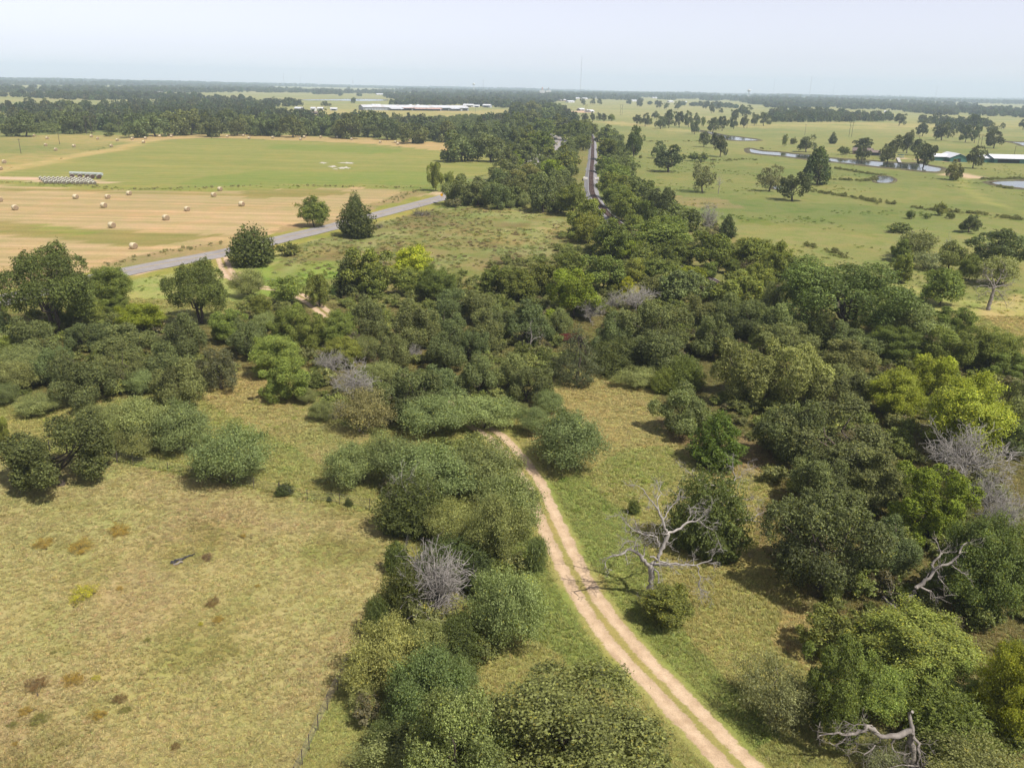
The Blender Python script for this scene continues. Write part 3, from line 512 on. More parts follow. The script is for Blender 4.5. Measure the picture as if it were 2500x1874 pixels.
ZONES = [
('meadow',[(-158.8,142.6),(-104.7,163.5),(-89.5,185.5),(-75.1,215.8),(-58.7,259.7),(-28.6,327.3),(-1.6,357.3),(37.1,314.6),(54.5,248.6),(84.1,227.0),(100.3,190.2),(111.4,176.1),(125.3,138.0),(55.8,27.3),(-70.4,24.9)]),
('wood',[(-128.1,150.6),(-100.2,155.8),(-83.9,160.3),(-72.1,152.0),(-58.7,156.1),(-55.1,176.6),(-42.8,170.4),(-34.1,190.6),(-8.3,217.4),(3.7,218.6),(26.9,302.8),(48.1,327.2),(67.9,280.6),(75.9,226.1),(77.2,173.4),(86.8,181.3),(88.5,152.8),(88.1,135.6),(102.3,117.2),(50.1,45.0),(36.8,46.4),(25.8,48.1),(24.0,55.2),(26.7,66.2),(26.5,75.0),(33.2,95.0),(31.0,107.0),(22.1,105.0),(23.0,125.3),(14.8,128.8),(8.1,130.4),(5.0,118.5),(0.1,109.9),(-3.9,108.1),(-8.1,117.8),(-19.2,102.8),(-30.1,116.4),(-35.3,129.7),(-43.3,127.1),(-47.7,117.2),(-57.0,113.1),(-68.3,114.2),(-73.4,110.5),(-93.6,106.1)]),
('wood',[(-26.2,327.6),(-15.4,398.1),(7.2,523.1),(23.0,614.6),(63.6,852.6),(63.1,755.1),(40.4,473.4),(31.1,362.7),(18.2,306.6),(0.2,325.8)]),
('wood',[(82.1,859.5),(93.1,863.7),(62.4,455.6),(56.5,340.4),(61.9,271.6),(52.3,270.4),(45.7,326.9),(44.6,404.0),(51.9,527.9)]),
('straw',[(0.1,111.4),(5.0,118.5),(11.5,130.7),(22.1,119.6),(19.8,104.9),(33.7,104.2),(33.1,92.7),(25.1,89.0),(21.3,100.8),(15.2,99.2),(10.2,91.6),(8.0,96.3),(2.9,99.9)]),
('straw',[(-47.0,115.4),(-43.3,127.1),(-34.4,123.6),(-29.3,113.0),(-20.0,101.4),(-20.8,89.0),(-29.0,98.2),(-39.6,107.6)]),
('straw',[(24.6,64.2),(27.4,62.4),(28.1,57.4),(25.4,51.0),(23.8,54.7),(22.5,59.4)]),
('pasture',[(-113.6,97.8),(-64.5,95.4),(-50.0,92.2),(-35.7,87.4),(-22.6,82.5),(-13.7,79.1),(-11.5,73.5),(-11.6,64.8),(-12.0,58.2),(-12.5,54.4),(-13.2,49.5),(-13.6,45.6),(-14.3,41.2),(-13.2,29.8),(-56.6,28.9)]),
('lush',[(4.1,88.0),(8.6,90.4),(12.6,82.3),(13.4,74.4),(14.5,65.7),(16.2,59.1),(19.5,52.2),(19.8,47.9),(17.4,45.5),(14.7,52.1),(11.2,59.0),(8.8,66.2),(6.7,75.0)]),
('lush',[(-3.6,77.1),(0.2,87.8),(2.5,77.3),(4.3,68.8),(6.5,61.1),(8.7,54.7),(10.2,51.0),(6.8,52.3),(2.2,58.7),(-0.3,63.3)]),
('weedy',[(-58.5,188.4),(-62.7,235.1),(-45.0,278.8),(-31.2,321.0),(-4.7,331.0),(18.5,311.9),(21.3,220.5),(7.5,199.0),(-5.2,189.0),(-26.3,205.2),(-41.4,208.7),(-41.0,177.9),(-47.9,170.0)]),
('bright',[(-63.6,187.9),(-63.7,206.4),(-53.3,214.9),(-42.4,213.8),(-39.0,186.0),(-41.6,168.7),(-48.4,171.7),(-57.4,178.3)]),
('hay',[(-335.1,371.0),(-222.2,363.0),(-175.2,353.2),(-134.0,353.2),(-100.5,369.6),(-72.1,381.0),(-47.0,372.9),(-34.1,360.3),(-43.9,347.6),(-51.5,320.3),(-63.3,280.8),(-72.4,258.0),(-80.4,231.8),(-88.4,211.2),(-100.1,197.9),(-111.3,174.7),(-118.8,148.5),(-137.0,121.0)]),
('olive',[(-202.3,275.8),(-166.2,267.9),(-133.8,256.6),(-94.6,249.5),(-88.4,250.2),(-100.5,229.2),(-110.7,229.9),(-130.9,236.9),(-151.6,243.1),(-185.1,251.1)]),
('olive',[(-116.7,359.0),(-98.4,366.5),(-82.3,368.1),(-66.6,361.3),(-74.6,350.9),(-91.3,339.1),(-109.5,336.2)]),
('olive',[(-237.9,348.0),(-214.6,350.1),(-179.6,349.1),(-143.9,345.9),(-110.3,347.6),(-107.5,338.4),(-136.9,340.4),(-171.8,343.1),(-210.2,342.5)]),
('oliveg',[(-153.0,264.7),(-137.8,257.2),(-126.9,249.8),(-131.6,244.9),(-145.8,251.7)]),
('verge',[(-140.9,124.9),(-111.3,174.7),(-100.1,197.9),(-88.4,211.2),(-80.4,231.8),(-72.4,258.0),(-63.3,280.8),(-51.5,320.3),(-43.9,347.6),(-29.8,361.0),(-27.0,327.5),(-45.0,278.8),(-62.7,235.1),(-72.6,208.1),(-89.5,185.5),(-102.8,160.3),(-126.6,110.7)]),
('drygrass',[(-103.0,204.5),(-96.1,221.8),(-84.1,239.6),(-79.9,227.9),(-87.9,213.7),(-96.8,199.4)]),
('drygrass',[(-75.9,258.4),(-70.9,275.7),(-63.4,284.5),(-57.7,311.5),(-49.2,364.3),(-41.1,374.5),(-38.0,359.9),(-47.5,333.3),(-54.5,305.8),(-61.0,277.0),(-71.7,256.7)]),
('strip',[(-363.1,403.3),(-245.4,402.4),(-213.6,386.5),(-183.1,373.5),(-136.8,370.8),(-68.9,395.0),(-35.3,394.4),(-31.1,366.6),(-46.6,369.9),(-71.5,377.9),(-99.7,366.6),(-133.0,350.5),(-173.9,350.5),(-220.5,360.1),(-330.0,365.2)]),
('green',[(-300.7,313.8),(-255.0,418.7),(-256.7,475.9),(-268.2,547.9),(-280.7,630.9),(-249.7,687.7),(-183.1,683.5),(-114.1,660.7),(-49.4,602.2),(-8.2,543.4),(-10.2,462.6),(-28.8,424.9),(-35.1,391.1),(-103.7,381.8),(-135.2,366.4),(-173.7,368.8),(-211.0,381.7),(-242.4,397.2),(-358.6,398.1)]),
('green2',[(-150.3,373.1),(-150.2,408.4),(-136.0,440.1),(-98.6,443.8),(-58.2,463.8),(-34.6,446.4),(-35.3,394.4),(-104.5,384.9),(-136.3,369.3)]),
('green2',[(-185.9,647.4),(-109.6,634.4),(-75.4,602.7),(-87.6,569.4),(-126.6,573.1),(-172.2,598.7)]),
('tan',[(-292.5,627.0),(-322.3,726.5),(-238.9,758.6),(-127.0,736.8),(-50.1,691.0),(-49.4,602.2),(-114.8,665.3),(-184.4,688.4),(-251.5,692.6)]),
('olive2',[(-365.1,429.5),(-390.5,648.6),(-364.8,742.9),(-326.4,712.4),(-290.6,623.0),(-258.0,478.3),(-257.3,422.5),(-292.2,321.6)]),
('sand',[(-261.1,391.6),(-236.2,392.4),(-205.9,391.0),(-189.3,385.0),(-177.0,374.6),(-185.7,372.0),(-212.3,375.6),(-231.8,379.2),(-255.1,382.3)]),
('sand',[(-89.8,192.0),(-86.7,197.9),(-84.9,204.6),(-76.2,215.7),(-77.4,219.3),(-86.3,208.0),(-91.2,195.2)]),
('sand',[(-68.9,192.1),(-71.7,201.9),(-69.9,202.1),(-66.5,196.2),(-65.8,190.5)]),
('sand',[(-38.3,368.3),(-31.5,367.4),(-29.8,358.4),(-33.9,359.4)]),
('barnfield',[(-318.4,1232.0),(-330.8,1552.6),(-267.9,1484.7),(-91.3,1579.1),(-11.2,1813.6),(-18.6,1314.1),(-47.9,1084.1),(-100.8,992.3),(-131.6,1042.3),(-195.6,1081.4),(-230.1,1063.0),(-248.2,1053.4)]),
('tan2',[(328.4,1293.2),(528.4,1404.0),(692.6,1513.3),(951.5,1636.6),(768.7,1318.9),(534.9,1164.8),(431.5,1143.2),(280.9,1103.3)]),
('tan2',[(106.0,1254.8),(149.9,1193.8),(193.8,1073.5),(207.9,966.2),(174.7,965.7),(135.8,1079.3),(108.9,1173.2)]),
('sand',[(256.9,518.3),(266.9,509.5),(267.8,485.9),(261.4,475.1),(257.2,490.4),(250.1,502.5)]),
('sand',[(269.7,649.8),(280.2,630.4),(296.6,618.8),(317.1,608.8),(313.2,601.0),(292.3,609.6),(276.1,620.9),(265.1,629.7)]),
('sand',[(91.6,1737.7),(154.7,1785.0),(148.4,1658.3),(114.6,1627.3),(88.3,1631.3)]),
('drygrass',[(70.0,374.2),(88.9,364.9),(91.6,335.7),(76.9,333.5),(65.0,345.8)]),
('dark',[(83.3,312.1),(94.5,310.7),(88.7,290.5),(79.6,297.3)]),
('straw',[(102.7,179.9),(120.9,192.7),(99.8,152.5),(97.7,152.3),(99.6,166.9)]),
('drygrass',[(19.9,109.4),(25.5,111.3),(35.3,100.2),(33.1,92.7),(28.5,94.8),(21.6,102.2)]),
]
PATCH = [[(-109.7,495.3),(-109.0,494.7),(-109.1,494.6),(-109.8,494.5),(-110.2,493.5),(-110.2,492.1),(-110.3,491.8),(-110.6,491.6),(-110.7,490.3),(-110.8,489.0),(-111.1,489.9),(-111.9,491.9),(-112.6,492.5),(-113.0,491.7),(-113.2,491.7),(-113.5,492.4),(-113.7,492.5),(-114.1,492.2),(-114.3,492.7),(-114.1,493.8),(-113.6,494.6),(-113.4,495.2),(-113.7,495.8),(-114.2,495.9),(-114.2,495.6),(-114.1,496.5),(-114.2,498.7),(-114.2,499.9),(-113.7,499.2),(-113.1,498.5),(-112.8,498.9),(-112.5,498.8),(-112.1,497.2),(-111.6,496.2),(-111.4,496.9),(-111.2,497.8),(-111.1,497.4),(-111.0,496.4),(-110.5,495.8)],[(-95.8,498.6),(-94.9,498.2),(-94.7,497.6),(-95.2,497.3),(-95.6,497.5),(-95.3,496.9),(-94.8,495.0),(-95.1,493.6),(-96.3,493.8),(-97.4,494.0),(-97.9,493.3),(-98.5,493.3),(-99.5,494.9),(-100.2,496.2),(-100.1,495.6),(-100.0,494.7),(-100.9,494.8),(-102.7,495.3),(-104.0,495.5),(-104.3,496.1),(-103.6,497.1),(-103.0,497.6),(-102.9,497.7),(-102.9,498.4),(-102.4,499.6),(-101.2,500.1),(-100.3,500.6),(-100.4,502.2),(-100.5,503.7),(-99.9,503.1),(-98.7,501.3),(-97.9,500.7),(-97.3,501.3),(-96.4,501.3),(-95.1,500.6),(-94.6,500.6),(-95.3,501.0),(-96.3,500.5),(-96.5,499.3)],[(-100.7,474.6),(-99.8,473.8),(-99.5,472.9),(-99.8,472.8),(-100.2,473.2),(-100.1,472.7),(-99.9,471.6),(-100.3,471.4),(-101.0,471.5),(-101.2,470.0),(-101.1,468.0),(-101.4,468.1),(-102.2,470.1),(-102.8,471.2),(-102.9,471.2),(-103.2,471.5),(-103.9,472.4),(-104.9,472.7),(-105.4,472.5),(-105.4,473.1),(-104.9,474.2),(-104.5,474.9),(-104.5,475.5),(-104.7,476.4),(-104.4,476.4),(-103.7,475.6),(-103.4,475.9),(-103.7,478.0),(-104.0,479.6),(-103.6,479.4),(-102.9,478.9),(-102.7,479.6),(-102.4,479.6),(-101.6,477.9),(-100.8,476.1),(-100.6,476.0),(-101.0,476.5),(-101.4,476.0),(-101.3,475.2)],[(-92.1,468.7),(-91.0,467.8),(-90.6,466.6),(-91.0,466.0),(-91.5,465.0),(-91.5,463.6),(-91.8,463.6),(-92.7,465.4),(-93.6,466.1),(-93.8,464.1),(-93.7,462.0),(-94.1,462.2),(-94.8,462.7),(-95.3,461.8),(-95.6,461.4),(-96.2,463.3),(-97.3,465.5),(-98.4,466.1),(-98.8,466.1),(-98.5,466.8),(-97.6,467.9),(-97.0,468.9),(-97.4,470.6),(-97.9,472.2),(-97.8,472.1),(-97.1,471.0),(-96.7,471.4),(-96.7,472.5),(-96.4,472.1),(-95.7,471.2),(-95.2,472.7),(-95.3,475.5),(-95.1,476.0),(-94.4,473.9),(-93.5,472.3),(-93.2,472.0),(-93.4,471.1),(-93.5,469.6),(-93.1,468.9)],[(-97.0,460.7),(-96.6,460.5),(-96.4,460.2),(-96.6,460.1),(-96.7,460.0),(-96.6,459.3),(-96.4,458.3),(-96.6,458.1),(-97.0,458.5),(-97.3,458.6),(-97.4,458.3),(-97.6,458.7),(-98.0,459.5),(-98.2,459.5),(-98.2,458.9),(-98.2,458.6),(-98.5,458.9),(-99.1,459.3),(-99.5,459.5),(-99.5,459.9),(-99.3,460.3),(-99.0,460.5),(-99.0,460.6),(-99.1,461.2),(-99.0,461.8),(-98.7,461.9),(-98.6,462.3),(-98.7,463.0),(-98.7,463.3),(-98.3,462.5),(-97.9,461.6),(-97.7,461.8),(-97.6,462.2),(-97.3,462.1),(-97.0,461.8),(-96.9,462.0),(-97.2,462.1),(-97.4,461.6),(-97.3,461.0)]]
THICKET = [(-13.3,78.4),(-12.7,95.2),(-3.1,100.9),(1.2,85.8),(2.0,76.5),(1.1,59.8),(-2.1,54.4),(-2.5,48.9),(-6.6,45.3),(-9.7,45.6),(-11.7,55.1),(-11.5,61.7)]
PONDS = [[(189.3,702.4),(192.2,674.2),(202.1,667.0),(209.8,647.6),(217.6,643.9),(225.4,611.2),(242.3,600.3),(259.9,583.5),(273.9,582.2),(271.8,565.6),(270.6,544.4),(252.2,515.8),(241.5,532.4),(231.4,543.8),(223.1,561.3),(214.5,576.3),(206.0,591.3),(198.6,606.4),(191.0,623.5),(181.4,635.4),(178.6,654.4)],[(209.8,1015.1),(214.6,979.2),(216.9,903.1),(224.9,876.0),(231.9,831.0),(219.6,810.3),(202.8,810.1),(202.0,839.7),(210.4,947.2),(205.3,986.0)],[(197.6,468.8),(206.1,484.6),(210.3,484.2),(208.7,471.0),(200.2,452.5),(192.9,444.3),(190.2,448.3)],[(256.8,460.9),(270.2,470.7),(282.9,474.4),(288.0,462.2),(269.1,428.7),(257.6,430.3),(255.3,438.2),(253.4,447.2)],[(507.4,897.1),(515.6,892.0),(533.3,880.6),(483.4,796.7),(483.1,822.4),(497.7,856.4)],[(125.8,415.8),(129.9,421.7),(132.0,416.9),(127.3,405.2),(124.0,405.5)],[(-571.5,2281.1),(-528.7,2426.3),(-465.5,2587.8),(-392.8,2571.4),(-362.8,2395.4),(-404.6,2248.1),(-480.3,2245.3),(-530.3,2199.8)]]
DITCH = [[(139.4,402.5),(149.1,382.9),(157.3,363.8),(163.0,353.3),(168.3,343.5),(175.2,337.7),(182.7,333.8),(187.3,324.9),(194.0,316.8)],[(167.6,456.8),(177.2,458.7),(185.1,454.3),(197.3,468.7)],[(197.1,528.1),(201.2,513.7),(205.1,496.6),(209.6,490.7)],[(77.7,581.5),(92.9,570.7)],[(129.2,570.3),(140.9,573.2),(156.3,586.6),(163.9,578.8)],[(87.6,252.6),(90.4,249.9),(92.0,244.4),(93.2,238.1),(96.1,233.2)],[(109.7,765.1),(163.9,783.0)],[(-350.5,757.6),(-321.0,749.4),(-277.3,756.8),(-226.9,762.7)],[(-228.2,747.0),(-138.4,761.8),(-106.0,755.3),(-62.8,735.8)],[(-57.0,318.1),(-52.1,332.6),(-47.6,352.2),(-41.8,376.6)],[(-101.2,202.5),(-98.7,210.2),(-94.5,218.6),(-83.8,236.7)],[(-226.6,370.5),(-208.7,369.1),(-187.0,363.9),(-162.6,355.1),(-118.5,374.2)],[(-117.7,379.0),(-86.0,380.1),(-64.5,379.4),(-32.8,382.8)],[(259.2,474.7),(267.0,479.4),(290.3,487.2)],[(249.0,443.6),(251.0,430.7)],[(198.9,698.3),(212.1,663.7)]]
CLEAR = [[(-1317.6,2078.3),(-1151.1,1939.4),(-994.1,1852.3),(-788.1,1670.5),(-682.6,1488.4),(-563.5,1173.4),(-671.7,1240.8),(-705.4,1183.0),(-763.8,1198.8)],[(-2325.5,4955.9),(-2343.4,6148.1),(-1903.7,4991.9),(-1960.3,4175.4)],[(-1933.0,3319.8),(-1848.2,3304.8),(-1686.8,3014.8),(-1733.0,2974.8)],[(-1192.1,2673.1),(-1191.5,2864.4),(-1143.7,3162.7),(-1056.4,3616.3),(-598.3,2130.2),(-684.8,2017.8),(-904.6,2323.7),(-1005.0,2251.5)],[(-1098.8,3487.4),(-840.5,3397.3),(-677.4,3275.3),(-454.4,2222.7),(-516.7,2061.1),(-651.2,2061.5)],[(-679.6,2714.8),(-623.1,3093.4),(-463.5,3090.5),(-345.6,2302.1),(-510.6,2036.6)],[(-776.3,3856.7),(-491.8,4049.8),(-422.4,3476.9),(-623.1,3093.4)],[(-447.5,1584.4),(-347.2,1673.4),(-333.5,1823.3),(-117.4,2030.5),(-11.3,1833.1),(-17.9,1265.1),(-46.4,1050.3),(-99.4,977.9),(-131.6,1042.3),(-202.0,1117.3),(-230.1,1063.0),(-356.8,1260.7)],[(-173.5,4501.0),(-3.4,4870.9),(-2.7,4114.8),(-145.0,3763.2)],[(51.4,2595.5),(233.9,2802.5),(332.4,2676.4),(460.8,2581.9),(531.0,2421.9),(579.8,2005.1),(149.0,500.9),(41.8,477.8),(84.2,1288.7),(94.0,1739.6)],[(231.5,3597.5),(441.8,3565.4),(647.7,3155.2),(547.8,2665.3),(332.4,2676.4),(176.6,2737.5)],[(328.4,1293.2),(526.2,1398.3),(634.2,1472.9),(882.9,2051.0),(934.1,2084.8),(680.6,1486.8),(547.8,1093.9),(768.7,1318.9),(648.8,898.7),(228.7,305.7),(76.5,285.9)],[(553.7,1979.1),(770.9,2057.0),(735.8,1962.5),(518.1,1850.4)],[(1663.7,3268.8),(1880.3,3323.3),(1746.0,3084.7),(1481.5,2909.0)],[(1027.6,1830.5),(1056.9,1847.0),(932.0,1626.6),(907.1,1613.8)],[(1412.8,6559.1),(1940.7,7506.4),(1464.8,5660.8),(1100.4,5104.2)],[(-203.1,86.9),(-285.2,268.0),(-250.7,411.3),(-430.5,716.5),(-370.4,754.6),(-327.2,737.7),(-128.9,748.2),(-50.1,691.0),(-28.5,367.1),(-73.4,210.6),(-101.9,158.8),(-82.9,26.4)],[(-79.6,24.7),(-158.8,142.6),(-75.1,215.8),(-28.6,327.3),(37.1,314.6),(84.1,227.0),(203.4,143.1),(76.6,27.6)]]
BALES = [(-174.5,291.1),(-191.2,310.5),(-169.3,322.7),(-158.0,324.9),(-148.3,301.1),(-154.7,336.2),(-115.7,275.7),(-125.8,258.8),(-104.5,225.5),(-116.6,296.7),(-121.1,336.9),(-125.1,356.2),(-102.0,311.9),(-273.5,454.0),(-255.4,420.0),(-375.3,668.1),(-350.9,641.2),(-316.9,576.0),(-291.6,540.6),(-295.8,571.9),(-333.6,673.5),(-316.6,648.6),(-274.4,579.5),(-297.0,637.9),(-292.8,653.8),(-286.8,663.4),(-270.6,621.8),(-314.6,714.4),(-315.6,739.9),(-286.7,690.3),(-278.6,693.3),(-289.6,738.6),(-237.4,704.7),(-229.2,721.3),(-215.3,691.3),(-200.0,704.7),(-173.5,689.9),(-177.8,719.2),(-182.8,745.5),(-178.7,750.6),(-165.0,723.7),(-151.5,726.8),(-135.1,703.0),(-107.5,675.7),(-96.1,679.4),(-91.2,658.4),(-91.4,691.3),(-88.9,712.2),(-76.8,693.1),(-60.0,698.5)]
DARKBALES = [(-205.8,392.1),(-202.0,391.8),(-198.5,391.5),(-196.2,391.4),(-193.2,391.5)]
TUBE = [(-213.8,405.8),(-205.5,404.7),(-197.3,403.6)]
WRAPBALES = [(-215.7,383.4),(-213.7,383.5),(-211.8,383.6),(-209.8,383.6),(-207.9,383.7),(-205.9,383.8),(-204.0,383.9),(-202.0,383.9),(-200.1,384.0),(-198.1,384.1),(-196.2,384.2),(-194.2,384.3),(-212.1,378.3),(-210.2,378.4),(-208.3,378.5),(-206.4,378.5),(-204.4,378.6),(-202.5,378.7),(-200.6,378.8),(-198.6,378.9),(-196.7,378.9),(-194.8,379.0),(-192.8,379.1),(-190.9,379.2),(-208.7,373.4),(-206.8,373.5),(-204.9,373.5),(-203.0,373.6),(-201.1,373.7),(-199.2,373.7),(-197.3,373.8),(-195.3,373.9),(-193.4,374.0),(-191.5,374.0),(-189.6,374.1),(-187.7,374.2),(-205.3,368.6),(-203.4,368.6),(-201.5,368.7),(-199.7,368.8),(-197.8,368.8),(-195.9,368.9),(-194.0,369.0),(-192.1,369.1),(-190.2,369.1),(-188.4,369.2),(-186.5,369.3),(-184.6,369.3)]
HFRAME = [((-354.2,708.3,14.6),(-350.6,709.7,14.6)),((355.7,927.9,15.7),(358.5,928.9,15.7)),((426.4,798.6,8.2),(427.4,795.7,11.1)),((177.7,1506.4,17.9),(180.6,1508.2,17.9)),((141.8,1819.9,12.9),(145.0,1822.3,12.9)),((285.2,1088.7,6.8),(288.0,1089.9,6.8))]
POLES = [(-299.1,515.0,8.8),(-317.0,594.1,8.1),(-336.1,728.1,8.9),(314.7,947.0,11.4),(403.2,697.2,6.9),(-69.6,1441.5,9.3),(93.3,1293.8,8.4),(419.3,901.4,4.7)]
MASTS = [(297,4190,184.3),(1637,4936,134.0),(2575,5420,93.9),(2530,7060,134.8),(2090,7203,140.6),(-1674,6281,95.7),(-1443,5824,74.3),(-832,4422,64.9),(-1190,5881,44.1),(-199,4996,78.9)]
TOWERS = [(-262,5193,58.2),(1092,4159,52.8)]
COURT = [(124,4498,44.2),(159,4597,43.7)]
BARNS = {'long':[(-266.9,1507.9),(-90.1,1595.5)],'g1':[(297.5,610.9),(309.2,609.8)],'g2':[(304.5,602.8),(316.5,601.8)],'g3':[(327.5,604.4),(336.4,603.7)],'g4':[(334.3,600.3),(362.1,599.3)],'house':[(258.3,661.8),(270.3,655.7)],'carport':[(267.2,649.1),(274.5,648.7)],'w1':[(-117.5,1877.3),(-96.2,1874.4)],'w2':[(-94.0,1865.7),(-81.8,1865.6)],'w3':[(-75.7,1871.0),(-59.7,1863.7)],'s1':[(-362.8,1412.8),(-350.2,1408.4)],'s2':[(-336.1,1412.0),(-328.6,1410.7)],'s3':[(-335.0,1455.5),(-325.2,1455.8)],'s4':[(-312.3,1451.1),(-301.6,1452.0)],'s5':[(-315.0,1255.5),(-306.9,1260.8)],'s6':[(-297.2,1256.3),(-289.0,1261.7)],'s7':[(-371.5,1223.7),(-363.8,1223.4)],'tramp':[(279.8,630.3),(283.9,631.3)],'dock':[(276.2,622.0),(259.0,578.7)],'canopy':[(494.3,1424.9),(505.5,1430.7)]}
HOUSES = [[(147.1,2967.4),(165.2,2990.0)],[(155.6,2693.7),(176.4,2717.2)],[(234.7,3602.2),(256.4,3633.8)],[(261.4,3507.9),(282.7,3537.9)],[(330.2,3966.8),(345.6,3990.7)],[(344.0,3909.5),(360.5,3934.6)],[(679.2,4416.7),(717.3,4430.6)],[(546.3,3156.8),(566.6,3179.9)],[(586.3,3132.7),(601.8,3127.2)],[(418.7,3201.5),(442.0,3229.6)],[(-1143.6,2796.2),(-1140.2,2804.8)],[(-572.1,3544.0),(-542.8,3556.8)],[(-529.8,3736.9),(-516.1,3766.7)],[(-740.9,7329.5),(-628.6,7406.9)],[(2173.9,5498.0),(2209.2,5542.1)],[(888.8,2118.9),(896.2,2114.5)],[(136.0,1672.6),(140.8,1676.0)],[(139.5,1659.6),(146.2,1664.4)],[(99.0,1833.1),(103.1,1836.3)],[(127.0,1764.2),(136.7,1771.5)]]
